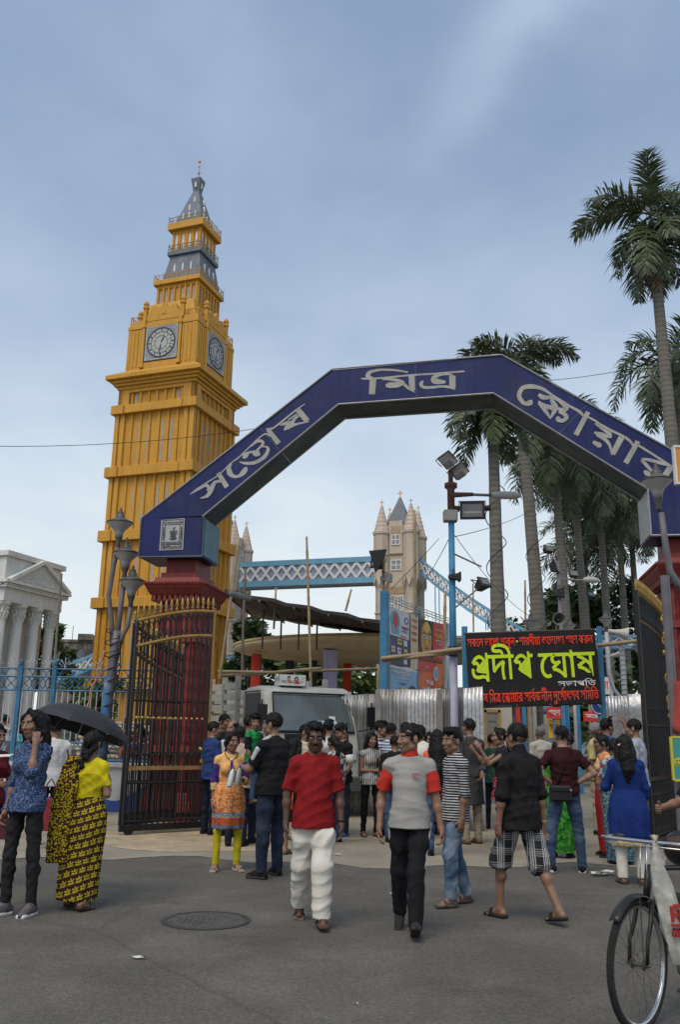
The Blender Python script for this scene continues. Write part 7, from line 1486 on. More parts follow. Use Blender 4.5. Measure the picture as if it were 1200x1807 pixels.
BLACKC = cloth('black', (.010, .010, .011)); NAVY = cloth('navy', (.012, .015, .028)); WHITEC = cloth('white', (.62, .585, .52), var=.1); JEAN = pat('jean', 'denim', (.035, .06, .11), (.075, .11, .17)); DJEAN = pat('dark_jean', 'denim', (.014, .02, .036), (.03, .04, .065)); CHAR = cloth('charcoal', (.028, .027, .028)); SOLE = mat('rubber_sole', (.03, .027, .025), rough=.85, var=.2); SOLEW = mat('white_sole', (.55, .55, .54), rough=.7); SANDAL = mat('sandal_leather', (.045, .022, .015), rough=.6, var=.25)
PEOPLE = []
def person(label, feet=None, head=None, loc=None, h=None, rot=0., skin='m', g=1., fem=False, lean=(0, 0), twist=0., hyaw=0., hpitch=0., hroll=0.,
           aL=((.16, 0, -1), (.05, -.18, -1)), aR=((.16, 0, -1), (.05, -.18, -1)), lL=((.05, 0, -1), (0, .02, -1), .2, 0.), lR=((.05, 0, -1), (0, .02, -1), .2, 0.),
           curl=(.45, .45), top=None, topc=None, sleeve=.8, slc=None, hem=.86, neck=1., nby=-.035, loose=.022, bottom='pants', botc=None, blen=1., bw=1., shoes='shoe', shoec=None, hair='short', hairm=None, detail=2, group=None, face=None, extra=None, belly=0., mous=False, glasses=False, pn=None, name='person', pose_z=None):
 """one figure: skin body (one mesh) carrying hair and clothing meshes as its children"""
 if loc is None: p = gnd(*feet); loc = (p.x, p.y)
 if h is None: h = min(1.9, max(1.45, at(head[0], head[1], loc[1]).z))
 s = h / 1.72; res = {2: .0085, 1: .011, 0: .014}[detail]; fine = {2: .0046, 1: .006, 0: .009}[detail]
 V3 = lambda *a: np.array(a, float)
 yawm = rotm(twist)
 hipw = (.092 if fem else .088) * s; shw = (.150 if fem else .172) * s * (1 + (g - 1) * .35)
 J = {}
 pel = V3(0, 0, .93 * s); nk = pel + V3(lean[0], lean[1], .52 * s); ch = pel + V3(lean[0] * .6, lean[1] * .6 - .0 * s, .34 * s)
 def spine(z):    # centre line by height
  t = np.clip((z - pel[2]) / (nk[2] - pel[2]), -.1, 1.1); return pel[0] + lean[0] * t * t, pel[1] + lean[1] * t * t + .012 * s * np.sin(t * 3.1)
 hc = nk + V3(lean[0] * .25, lean[1] * .25 - .022 * s, .142 * s); HM = rotm(hyaw + twist, -hpitch, hroll) 
 HM = np.array((Matrix.Rotation(hyaw + twist, 3, 'Z') @ Matrix.Rotation(hpitch, 3, 'X') @ Matrix.Rotation(hroll, 3, 'Y')))
 hs = s * (1.09 if h > 1.2 else 1.3)
 H = lambda x, y, z: hc + HM @ (np.array([x, y, z]) * hs)
 for sd, sg, arm, leg in (('L', 1, aL, lL), ('R', -1, aR, lR)):
  sh = nk + yawm @ V3(sg * shw, .012 * s, -.092 * s); fl = lambda v: yawm @ (nrm(v) * np.array([sg, 1, 1]))
  el_ = sh + fl(arm[0]) * .285 * s; wr = el_ + fl(arm[1]) * .25 * s; J['sh' + sd], J['el' + sd], J['wr' + sd], J['fd' + sd] = sh, el_, wr, fl(arm[1])
  hp = pel + V3(sg * hipw, 0, -.03 * s); lg = lambda v: nrm(v) * np.array([sg, 1, 1]); kn = hp + lg(leg[0]) * .43 * s; an = kn + lg(leg[1]) * .405 * s; J['hp' + sd], J['kn' + sd], J['an' + sd] = hp, kn, an
  J['ff' + sd] = rotm(sg * leg[2]) @ np.array((0, -math.cos(leg[3]), math.sin(leg[3]))); J['fu' + sd] = rotm(sg * leg[2]) @ np.array((0, math.sin(leg[3]), math.cos(leg[3])))
 low = min(min((J['an' + d] + J['ff' + d] * q * s - J['fu' + d] * .078 * s)[2] for q in (-.05, .12)) for d in 'LR'); low -= .006
 dz = np.array([0, 0, -low]) if pose_z is None else np.array([0, 0, pose_z - pel[2]])
 for k in J:
  if k[:2] not in ('ff', 'fu', 'fd'): J[k] = J[k] + dz
 pel, nk, ch, hc = pel + dz, nk + dz, ch + dz, hc + dz; zb = dz[2]
 Z = lambda z: z * s + zb
 bw_ = [(.86, .150, .112), (.95, .158 * (1.06 if fem else 1), .115), (1.06, .135 * (.93 if fem else 1), .098 + belly * .8), (1.18, .142 * (.95 if fem else 1), .104 + belly * .45), (1.29, .150 * (.93 if fem else 1), .110 + (.012 if fem else 0)), (1.36, .128 * (.92 if fem else 1), .092), (1.42, .085, .068), (1.46, .055, .055)]
 def torso(ex, z0, z1, gx=1., fl=0.):
  rows = []
  for z, rx, ry in bw_:
   rows.append((z, rx * g * gx, ry * g * gx))
  zs = sorted(set([z0] + [r[0] for r in rows if z0 < r[0] < z1] + [z1])); a = np.array(rows); out = []
  for z in zs:
   rx, ry = np.interp(z, a[:, 0], a[:, 1]), np.interp(z, a[:, 0], a[:, 2]); cx, cy = spine(z * s); tw = twist * np.clip((z - .95) / .35, 0, 1)
   e = ex + fl * max(0, 1.08 - z); out.append((Z(z), cx, cy - belly * .5 * s * math.exp(-((z - 1.1) / .12) ** 2), (rx + e) * s, (ry + e) * s, tw))
  return out
 f = Fld()
 f.loft(torso(-.006, .86, 1.46), .03 * s)
 f.cone(J['shL'], J['shR'], .046 * s, .046 * s, .05 * s); f.cone(nk - V3(0, -.015 * s, .03 * s), J['shL'], .05 * s, .044 * s, .03 * s); f.cone(nk - V3(0, -.015 * s, .03 * s), J['shR'], .05 * s, .044 * s, .03 * s); f.cone(nk - V3(0, 0, .05 * s), hc + HM @ (V3(0, .02, -.06) * hs), .062 * s * (.9 if fem else 1), .052 * s * (.88 if fem else 1), .03 * s)
 am = (.88 if fem else 1.) * (1 + (g - 1) * .5)
 for d in 'LR':
  f.cone(J['sh' + d], J['el' + d], .049 * s * am, .038 * s * am, .03 * s); f.cone(J['el' + d], J['wr' + d], .039 * s * am, .026 * s * am, .02 * s); m_ = J['el' + d] * .7 + J['wr' + d] * .3; f.ell(m_, np.full(3, .040 * s * am), None, .03 * s)
  q_ = 1. if bottom == 'shorts' else .76; f.cone(J['hp' + d], J['kn' + d], .083 * s * g * q_, .049 * s * q_, .04 * s); f.cone(J['kn' + d], J['an' + d], .047 * s * q_, .034 * s * (1 if q_ == 1 else .86), .02 * s); cf = J['kn' + d] * .68 + J['an' + d] * .32 + V3(0, .016 * s, 0); f.ell(cf, np.full(3, .050 * s * q_), None, .03 * s)
 for a in ((0, .012, .03, .074, .094, .084), (0, -.022, -.035, .057, .07, .083), (0, -.05, -.092, .026, .026, .022)): f.ell(H(*a[:3]), np.array(a[3:]) * hs * np.array([.97 if fem else 1, 1, 1]), HM, .02 * s)
 f.cone(H(-.045, -.01, -.07), H(0, -.05, -.092), .022 * hs, .022 * hs, .02 * s); f.cone(H(.045, -.01, -.07), H(0, -.05, -.092), .022 * hs, .022 * hs, .02 * s)
 for sg in (-1, 1):
  f.ell(H(sg * .034, -.064, -.028), np.full(3, .024 * hs), None, .016 * s); f.ell(H(sg * .077, .012, -.012), np.array((.009, .02, .032)) * hs, HM, .006 * s); f.sub(H(sg * .031, -.098, .004), np.array((.018, .016, .012)) * hs, HM, .010 * s)
 f.cone(H(-.036, -.079, .024), H(.036, -.079, .024), .0105 * hs, .0105 * hs, .012 * s)
 f.cone(H(0, -.085, .012), H(0, -.106, -.032), .008 * hs, .0135 * hs, .008 * s); f.ell(H(.011, -.096, -.036), np.full(3, .010 * hs), None, .006 * s); f.ell(H(-.011, -.096, -.036), np.full(3, .010 * hs), None, .006 * s)
 f.ell(H(0, -.086, -.064), np.array((.024, .012, .006)) * hs, HM, .006 * s); f.ell(H(0, -.084, -.074), np.array((.02, .012, .0065)) * hs, HM, .006 * s)
 boxes = [(hc - .145 * s, hc + np.array([.145, .145, .16]) * s)]
 for i, (d, sg) in enumerate((('L', 1), ('R', -1))):
  w_, fd = J['wr' + d], J['fd' + d]; inw = yawm @ V3(-sg, 0, 0)
  if pn and pn[i] is not None: inw = nrm(yawm @ (np.array(pn[i]) * np.array([sg, 1, 1])))
  n = nrm(inw - fd * (inw @ fd)); th = -sg * np.cross(fd, n); M = np.stack([th, n, fd], 1); cu = curl[i]; hz_ = s * (.93 if fem else 1)
  f.cone(w_, w_ + fd * .03 * hz_, .026 * s * am, .025 * hz_, .015 * s); f.ell(w_ + fd * .05 * hz_, np.array((.040, .0165, .05)) * hz_, M, .012 * s)
  for q, (o, ln) in enumerate(((.029, .072), (.0095, .08), (-.010, .075), (-.028, .058))):
   p0 = w_ + (fd * (.087 - .006 * (q == 3)) + th * o) * hz_; a = .12 + cu * .75; pts = [p0]; dv = 0.
   for seg in (.45, .31, .24):
    dv += a; pts.append(pts[-1] + (fd * math.cos(dv) + n * math.sin(dv) + th * o * 1.5 * (1 - cu)) * ln * seg * hz_)
   f.chain(pts, [.0088 * hz_, .0086 * hz_, .0080 * hz_, .0068 * hz_], .004 * s)
  t0 = w_ + (fd * .028 + th * .030) * hz_; t1 = t0 + nrm(th * .75 + fd * .75 + n * .35) * .034 * hz_; t2 = t1 + nrm(th * .2 + fd * .85 + n * (.25 + cu * .5)) * .03 * hz_; f.chain([t0, t1, t2], [.0125 * hz_, .0100 * hz_, .008 * hz_], .008 * s)
  if detail: boxes.append((w_ + fd * .07 * s - .115 * s, w_ + fd * .07 * s + .115 * s))
 for d, sg in (('L', 1), ('R', -1)):
  an, ff, fu = J['an' + d], J['ff' + d], J['fu' + d]; sd_ = np.cross(ff, fu); FM = np.stack([sd_, ff, fu], 1)
  f.cone(an - ff * .035 * s - fu * .042 * s, an + ff * .10 * s - fu * .052 * s, .031 * s, .026 * s, .02 * s); f.cone(an + V3(0, 0, -.01), an + ff * .09 * s - fu * .05 * s, .036 * s, .026 * s, .02 * s)
  if shoes in ('sandal', 'slipper', 'bare'):
   for q in range(5): o = (-.032 + .016 * q) * (1); f.cone(an + ff * .10 * s + sd_ * o * s - fu * .062 * s, an + ff * (.152 - .008 * abs(q - (3 if sg > 0 else 1))) * s + sd_ * o * 1.15 * s - fu * .066 * s, .0125 * s, .0095 * s, .006 * s)
   if detail == 2: boxes.append((an + ff * .06 * s - .12 * s, an + ff * .06 * s + .1 * s))
  else: f.cone(an + ff * .10 * s - fu * .055 * s, an + ff * .14 * s - fu * .06 * s, .022 * s, .018 * s)
 V, F = mesh_field(f, res * 1.15); keep = np.ones(len(F), bool); C = V[F].mean(1)
 for lo, hi in boxes: keep &= ~((C > lo + res).all(1) & (C < hi - res).all(1))
 parts = [(V, F[keep])]
 for lo, hi in boxes:
  v, q = mesh_field(f, fine, lo, hi)
  if len(q):
   c = v[q].mean(1); ok = ((c > lo - .0) & (c < hi + .0)).all(1); parts.append((v, q[ok]))
 body = obj_np(name, parts, SKIN[skin]); body.location = (loc[0], loc[1], 0.0 if len(loc) < 3 else loc[2]); body.rotation_euler = (0, 0, rot); tag(body, label, 'person', group or 'people in the street'); PEOPLE.append(body)
 seed = len(PEOPLE)
 if top:
  c = Fld(); z1 = 1.44; t = loose; sk = .05
  c.loft(torso(t, hem, z1, 1., .10 if top == 'loose' else .03), .03 * s); c.cone(J['shL'], J['shR'], (.044 + t * .45) * s, (.044 + t * .45) * s, .05 * s)
  for d in 'LR': c.cone(nk - V3(0, -.015 * s, .03 * s), J['sh' + d], (.054 + t * .3) * s, (.046 + t * .5) * s, .03 * s)
  if top == 'kurta': 
   pass
  for d in 'LR':
   sv = sleeve if slc is None else .2; fr = min(sv, 1.); e1 = J['sh' + d] * (1 - fr) + J['el' + d] * fr; ad = nrm(J['el' + d] - J['sh' + d]); r0 = (.048 * am + t * .40) * s; r1 = (.045 * am + t * .95) * s
   if sv > 0:
    if sv <= 1: c.cone(J['sh' + d], e1 + ad * .05, r0, r1, .035 * s, [(e1, ad)])
    else:
     c.cone(J['sh' + d], J['el' + d], r0, (.042 * am + t * .8) * s, .035 * s); fd = J['fd' + d]; e2 = J['el' + d] + fd * .25 * s * (sleeve - 1); c.cone(J['el' + d], e2 + fd * .04, (.042 * am + t * .8) * s, (.031 * am + t * .8) * s, .03 * s, [(e2, fd)])
  c.sub(nk + V3(0, nby * s, .055 * s), np.array((.062 * neck, .075 * neck, .062 * (neck if neck < 1.3 else neck * 1.2))) * s, None, .012)
  if fem: 
   for sg in (-1, 1): c.ell(ch + yawm @ V3(sg * .062 * s, -.085 * s, -.035 * s), np.full(3, .062 * s), None, .05 * s)
  V, F = mesh_field(c, res, disp=folds(seed, .0068 * s, 1., .8)); ob = obj_np('kurta' if top == 'kurta' else 'shirt', [(V, F)], topc, body)
  if slc is not None:     # contrasting sleeves
   for d in 'LR':
    c2 = Fld(); fr = min(sleeve, 1.); e1 = J['sh' + d] * (1 - fr) + J['el' + d] * fr; ad = nrm(J['el' + d] - J['sh' + d]); q0 = J['sh' + d] + ad * .015; r0 = (.052 * am + t * .42) * s
    if sleeve <= 1: c2.cone(q0, e1 + ad * .05, r0, (.049 * am + t * 1.0) * s, .02, [(e1 + ad * .004, ad), (q0 + ad * .02, -ad)])
    else:
     c2.cone(q0, J['el' + d], r0, (.045 * am + t) * s, .02, [(q0 + ad * .02, -ad)]); fd = J['fd' + d]; e2 = J['el' + d] + fd * .25 * s * (sleeve - 1); c2.cone(J['el' + d], e2 + fd * .04, (.045 * am + t) * s, (.034 * am + t) * s, .03 * s, [(e2 + fd * .004, fd)])
    V, F = mesh_field(c2, res, disp=folds(seed, .0075 * s, 1., .9, -.002)); obj_np('sleeve', [(V, F)], slc, body)
 if bottom in ('pants', 'shorts'):
  c = Fld(); c.loft(torso(.002, .84, 1.02), .03 * s)
  for d in 'LR':
   kn, an, hp = J['kn' + d], J['an' + d], J['hp' + d]; ad = nrm(kn - hp); bd = nrm(an - kn)
   if bottom == 'shorts': e = hp + (kn - hp) * blen; c.cone(hp, e + ad * .1, (.088 * g) * s, .098 * bw * s, .04 * s, [(e, ad)]) if blen <= 1 else (c.cone(hp, kn, .088 * g * s, .085 * bw * s, .04 * s), c.cone(kn, kn + bd * (.405 * s * (blen - 1) + .06), .085 * bw * s, .085 * bw * s, .03 * s, [(kn + bd * .405 * s * (blen - 1), bd)]))
   else: e = an - bd * (1 - blen) * .4 * s + bd * .02 * s; c.cone(hp, kn, .088 * s * g * min(1, .6 + .4 * bw), .064 * s * bw, .04 * s); c.ell(hp * .55 + kn * .45, np.full(3, .08 * s * bw), None, .04 * s); c.cone(kn, e + bd * .08, .064 * s * bw, .050 * s * bw, .025 * s, [(e, bd)]); c.ell(kn * .7 + an * .3 + V3(0, .014 * s, 0), np.full(3, .060 * s * (.7 + .3 * bw)), None, .03 * s)
  V, F = mesh_field(c, res, disp=folds(seed + 50, (.0052 if bw < 1.05 else .0065) * s, 1.25 if bw < 1.05 else 1., 1. if bw < 1.05 else .55)); obj_np('shorts' if bottom == 'shorts' else 'trousers', [(V, F)], botc, body)
 if bottom in ('skirt', 'saree'):
  c = Fld(); zt_ = 1.06 if bottom == 'saree' else 1.08; hm = blen; fx = (J['anL'] + J['anR']) / 2; rows = []
  hw_ = abs(J['anL'][0] - J['anR'][0]) / 2 + .09 * s; hy_ = abs(J['anL'][1] - J['anR'][1]) / 2 + .10 * s
  for q in np.linspace(0, 1, 7):
   z = hm + (zt_ - hm) * q; base = np.interp(z, [hm, .5, .8, .95, 1.08], [max(hw_ * bw, .17) / g, .19 * bw, .205 * bw, .195, .146]) ; by = np.interp(z, [hm, .5, .8, .95, 1.08], [max(hy_ * bw, .13) / g, .15 * bw, .155 * bw, .148, .112])
   tt = 1 - (z - hm) / (zt_ - hm); cx, cy = spine(z * s); rows.append((Z(z), cx * (1 - tt) + fx[0] * tt, cy * (1 - tt) + fx[1] * tt, base * g * s, by * g * s, 0))
  c.loft(rows, .03, (.008 if bottom == 'saree' else .012, 9, seed)); V, F = mesh_field(c, res, disp=folds(seed + 50, .005 * s, .7, .3)); obj_np('saree' if bottom == 'saree' else 'skirt', [(V, F)], botc, body)
 for d, sg in (('L', 1), ('R', -1)):
  an, ff, fu = J['an' + d], J['ff' + d], J['fu' + d]; sd_ = np.cross(ff, fu); FM = np.stack([sd_, ff, fu], 1); c = Fld(); base = an - fu * .076 * s
  if shoes in ('shoe', 'sneaker'):
   c.cone(an - ff * .038 * s - fu * .04 * s, an + ff * .10 * s - fu * .05 * s, .041 * s, .037 * s, .02); c.cone(an + ff * .1 * s - fu * .05 * s, an + ff * .155 * s - fu * .058 * s, .037 * s, .026 * s, .02); c.cone(an, an + ff * .07 * s - fu * .035 * s, .043 * s, .035 * s, .02); c.cone(an + fu * .02 * s, an - fu * .03 * s, .042 * s, .044 * s, .02)
   V, F = mesh_field(c, min(res, .009)); so_ = obj_np('shoe', [(V, F)], shoec or BLACKC, body); c = Fld(); c.box(base + ff * .055 * s + fu * .008 * s, np.array((.030, .105, .006)) * s, FM, .012 * s); V, F = mesh_field(c, min(res, .009)); obj_np('sole', [(V, F)], SOLEW if shoes == 'sneaker' else SOLE, so_)
  elif shoes in ('sandal', 'slipper'):
   c.box(base + ff * .055 * s + fu * .004 * s, np.array((.030, .108, .004)) * s, FM, .011 * s)
   for q in ((.075, .095) if shoes == 'slipper' else (.085,)): c.chain([base + ff * q * s + sd_ * -.045 * s + fu * .012 * s, base + ff * q * s + sd_ * -.022 * s + fu * .052 * s, base + ff * q * s + sd_ * .022 * s + fu * .052 * s, base + ff * q * s + sd_ * .045 * s + fu * .012 * s], [.011 * s] * 4, .01)
   if shoes == 'sandal': c.chain([base - ff * .03 * s - sd_ * .044 * s + fu * .02 * s, base - ff * .055 * s + fu * .055 * s, base - ff * .03 * s + sd_ * .044 * s + fu * .02 * s], [.009 * s] * 3, .008)
   V, F = mesh_field(c, .007 if detail == 2 else .010); obj_np('sandal', [(V, F)], shoec or SANDAL, body)
 if hair:
  c = Fld(); hp_ = nrm(HM @ V3(0, -.62, .8)) 
  c.ell(H(0, .016, .036), np.array((.0785, .0965, .0865)) * hs, HM, .01)
  if hair in ('short', 'quiff', 'bald'):
   c.sub(H(0, -.10, -.062), np.array((.098, .082, .105)) * hs, HM, .012); c.sub(H(0, .02, -.150), np.array((.12, .14, .085)) * hs, HM, .02)
   if hair == 'quiff': c.ell(H(.015, -.055, .088), np.array((.056, .042, .026)) * hs, HM, .03); c.ell(H(-.015, .0, .108), np.array((.06, .07, .018)) * hs, HM, .03)
   if hair == 'bald': c.sub(H(0, -.02, .12), np.array((.075, .12, .075)) * hs, HM, .015)
  else:
   c.sub(H(0, -.105, -.052), np.array((.068, .085, .110)) * hs, HM, .010); c.sub(H(0, .0, -.155), np.array((.10, .12, .07)) * hs, HM, .02)
   D_ = lambda x, y, z: hc + rotm(hyaw * .5 + twist) @ (np.array([x, y, z]) * hs)
   if hair == 'long':
    c.chain([H(0, .07, .02), D_(0, .10, -.12), D_(0, .125, -.26), D_(0.01, .13, -.40)], [.082 * hs, .078 * hs, .075 * hs, .03 * hs], .03)
    for sg in (-1, 1): c.chain([H(sg * .068, -.01, .03), H(sg * .082, .02, -.07), D_(sg * .085, .045, -.17), D_(sg * .07, .085, -.30)], [.03 * hs, .035 * hs, .04 * hs, .03 * hs], .03)
   elif hair == 'verylong':
    c.chain([H(0, .06, .02), D_(0, .10, -.15), D_(0, .135, -.4), D_(0, .15, -.66)], [.088 * hs, .088 * hs, .09 * hs, .05 * hs], .03)
    for sg in (-1, 1): c.chain([H(sg * .06, .02, .03), D_(sg * .08, .07, -.17), D_(sg * .07, .13, -.5)], [.045 * hs, .05 * hs, .04 * hs], .03)
   elif hair == 'tied':
    c.chain([H(0, .08, .0), H(0, .125, -.02)], [.05 * hs, .042 * hs], .02); c.chain([H(0, .12, -.02), D_(0, .14, -.15), D_(0, .15, -.27)], [.035 * hs, .033 * hs, .018 * hs], .02)
   elif hair == 'bun': c.ell(H(0, .115, .005), np.full(3, .052 * hs), None, .015)
   elif hair == 'braid':
    c.ell(H(0, .09, .02), np.full(3, .05 * hs), None, .02); c.chain([H(-.06, .05, -.03), D_(0, .11, -.10)], [.03 * hs, .035 * hs], .02); c.chain([H(.06, .05, -.03), D_(0, .11, -.10)], [.03 * hs, .035 * hs], .02)
    for q in range(7): c.ell(D_(.014 * (-1) ** q + .01 * q, .125 + .006 * q, -.09 - .042 * q), np.array((.036, .030, .034)) * hs * (1 - .05 * q), None, .01)
   for sg in (-1, 1): c.chain([H(.0, -.05, .115), H(sg * .06, -.045, .06), H(sg * .078, -.01, -.02)], [.016 * hs, .018 * hs, .022 * hs], .02)
  V, F = mesh_field(c, min(res, .007), disp=folds(seed + 90, .0055, 2.6, .5))
  ns = (0, 260, 700)[detail]
  if ns:
   rn = np.random.RandomState(seed); fi = rn.randint(0, len(F), ns); q = V[F[fi]]; P = q.mean(1); nn = np.cross(q[:, 1] - q[:, 0], q[:, 2] - q[:, 0]); nn /= np.linalg.norm(nn, axis=1)[:, None] + 1e-9
   cr_ = H(0, .05, .12); fl = P - cr_ if hair in ('short', 'quiff', 'bald') else np.array([[0, 0, -1.]]) + 0 * P; fl = fl / (np.linalg.norm(fl, axis=1)[:, None] + 1e-9); dd = fl + nn * .45 + rn.normal(0, .3, P.shape); dd /= np.linalg.norm(dd, axis=1)[:, None]
   sd = np.cross(dd, nn); L_ = rn.uniform(.012, .028, (ns, 1)) * (1.5 if hair not in ('short', 'quiff', 'bald') else 1); a = P - nn * .002; V2 = np.stack([a - sd * .0028, a + sd * .0028, a + dd * L_ + sd * .0008, a + dd * L_ - sd * .0008], 1).reshape(-1, 3)
   F = np.concatenate([F, np.arange(ns * 4).reshape(-1, 4) + len(V)]); V = np.concatenate([V, V2])
  obj_np('hair', [(V, F)], hairm or HAIR, body)
 if detail >= 1 and face != 0:
  HT = Matrix(HM.tolist()).to_4x4(); HT.translation = hc; HT = HT @ Matrix.Scale(hs, 4)
  for sg in (-1, 1):
   b = MB(); b.ell((sg * .031, -.0815, .002), (.0145, .0075, .0068), 12, 8, HT); e = b.build('eye', EYEW, body, smooth=True); b = MB(); b.ell((sg * .031, -.0865, .002), (.0062, .004, .0062), 10, 6, HT); b.build('iris', EYEB, e, smooth=True)
   b = MB(); b.tube([(sg * .016, -.0905, .019), (sg * .030, -.0895, .0245), (sg * .047, -.0795, .019)], [.0032, .0036, .002], 6, HT); b.tube([(sg * .018, -.0875, .0075), (sg * .031, -.0885, .0105), (sg * .044, -.0815, .0055)], .0018, 5, HT); b.build('eyebrow', HAIR, body, smooth=True)
  b = MB(); b.tube([(-.023, -.0845, -.069), (-.010, -.0955, -.0655), (0, -.0965, -.0675), (.010, -.0955, -.0655), (.023, -.0845, -.069)], [.002, .0045, .0042, .0045, .002], 6, HT); b.tube([(-.018, -.087, -.0725), (0, -.0955, -.0765), (.018, -.087, -.0725)], [.002, .0055, .002], 6, HT); b.build('lips', LIP, body, smooth=True)
  if mous: b = MB(); b.tube([(-.03, -.084, -.064), (-.014, -.097, -.054), (0, -.1005, -.0505), (.014, -.097, -.054), (.03, -.084, -.064)], [.003, .0072, .0062, .0072, .003], 7, HT); b.build('moustache', HAIR, body, smooth=True)
  if glasses:
   b = MB()
   for sg in (-1, 1):
    b.tube([(sg * .033 + .025 * math.cos(a), -.099 + .006 * abs(math.cos(a)), .001 + .017 * math.sin(a)) for a in [i * PI / 8 for i in range(17)]], .0026, 5, HT); b.tube([(sg * .057, -.093, .006), (sg * .08, -.03, .006), (sg * .079, .015, .0)], .0026, 5, HT)
   b.tube([(-.009, -.1, .004), (.009, -.1, .004)], .0026, 5, HT); b.build('glasses', BLACKC, body)
 info = dict(J=J, hc=hc, HM=HM, H=H, nk=nk, pel=pel, ch=ch, s=s, Z=Z, body=body, spine=spine, res=res, rot=rot)
 if extra: extra(info)
 return info
def part(info, name, fld, m, parent=None, disp=None, res=None):
 V, F = mesh_field(fld, res or info['res'], disp=disp); return obj_np(name, [(V, F)], m, parent or info['body'])
def wpos(info, p):
 """figure-local point to world"""
 return info['body'].location + Matrix.Rotation(info['rot'], 3, 'Z') @ Vector(p)
N_ = None
def A(dx, dy, dz): return (dx, dy, dz)
DOWN = ((.14, .02, -1), (.04, -.15, -1))
# -- red shirt man, walking to the camera
def ex_red(i):
 H, s, nk = i['H'], i['s'], i['nk']
 b = MB()
 for k in range(3): b.ell((.0, 0, 0), (.005, .004, .005), 8, 6, T(*(i['nk'] + np.array((.004, -.098 - .012 * k, -.10 - .045 * k)) * s)))
 b.build('shirt_button', EYEW, i['body'])
 c = Fld(); w = i['J']['wrL'] - i['J']['fdL'] * .02; f = i['J']['fdL']; c.cone(w - f * .008, w + f * .008, .031, .031, .002, [(w + f * .009, f), (w - f * .009, -f)]); part(i, 'wristwatch', c, BLACKC, res=.006)
person('man with moustache and glasses in red shirt and baggy white trousers walking forward', (549, 1634), (563, 1288), rot=R(6), skin='d', g=1.0, belly=.03, h=1.66, hpitch=R(6), hyaw=R(-4), top='loose', topc=cloth('red', (.20, .010, .012)), sleeve=.86, hem=.80, neck=1.15, loose=.022, bottom='pants', botc=WHITEC, bw=1.5, shoes='sandal', aL=((.22, -.02, -1), (.06, -.22, -1)), aR=((.26, .06, -1), (.02, -.1, -1)), lL=((-.03, -.30, -1), (0, -.0, -1), .1, .05), lR=((.0, .22, -1), (.0, .55, -1), .1, -.75), mous=True, glasses=True, hair='quiff', extra=ex_red)
# -- grey t-shirt man
def ex_grey(i):
 s = i['s']; c = Fld(); c.cone(i['nk'] + np.array((0, -.005, .005)), i['nk'] + np.array((0, -.008, .028)), .078 * s, .070 * s, .01); c.sub(i['nk'] + np.array((0, -.01, .05)), np.array((.062, .062, .05)) * s, None, .006); part(i, 'collar', c, cloth('scarlet', (.42, .03, .02)), res=.007)
 J = i['J']; c = Fld()
 for d, sg in (('L', 1), ('R', -1)): c.chain([J['hp' + d] + np.array((sg * .092, .0, -.02)), J['kn' + d] + np.array((sg * .064, 0, 0)), J['an' + d] + np.array((sg * .054, 0, .03))], [.010, .010, .010], .005)
 part(i, 'side_stripe', c, WHITEC, res=.007)
 b = MB()
 for k, (x0, x1) in enumerate(((.02, .028), (.032, .040), (.044, .052), (.056, .064), (.068, .076), (.080, .088), (.095, .1))): b.box(x0, x1, -.147, -.13, 1.262 + .000 * k, 1.272 if k < 5 else 1.268)
 b.box(.02, .092, -.147, -.13, 1.276, 1.279); b.build('printed_logo', cloth('scarlet', (.42, .03, .02)), i['body'])
person('man in grey and red t-shirt with side-striped black track trousers, looking left', (724, 1650), (722, 1281), rot=R(-4), skin='m', g=.95, belly=.03, hyaw=R(-58), top='loose', topc=cloth('grey', (.29, .28, .26), var=.08), slc=cloth('scarlet', (.42, .03, .02)), sleeve=.78, hem=.84, loose=.021, neck=.95, bottom='pants', botc=cloth('track_black', (.013, .013, .015)), bw=1.15, shoes='shoe', shoec=CHAR, aL=((.22, -.08, -1), (.16, -.2, -1)), aR=((.30, .12, -1), (.06, -.28, -1)), lL=((-.10, -.33, -1), (-.02, -.10, -1), .05, .48), lR=((.0, .22, -1), (.0, .5, -1), .1, -.6), curl=(.75, .4), hair='short', extra=ex_grey)
# -- striped boy
i = person('youth in black and white striped top and faded jeans walking left', (806, 1598), (796, 1287), rot=R(-72), skin='m', g=.92, hyaw=R(12), top='loose', topc=pat('boy_stripe', 'hstripe', (.012, .012, .016), (.42, .42, .42), k=.95), sleeve=1.12, hem=.80, loose=.018, bottom='pants', botc=pat('faded_jean', 'denim', (.05, .09, .16), (.24, .29, .36)), bw=1.12, shoes='sandal', shoec=mat('sandal_grey', (.07, .06, .055), var=.3), aL=((.1, .02, -1), (.02, -.15, -1)), aR=((.12, .02, -1), (.02, -.28, -1)), lL=((.02, -.26, -1), (0, .02, -1), .05, .0), lR=((.02, .10, -1), (0, .30, -1), .05, -.12), hair='quiff')
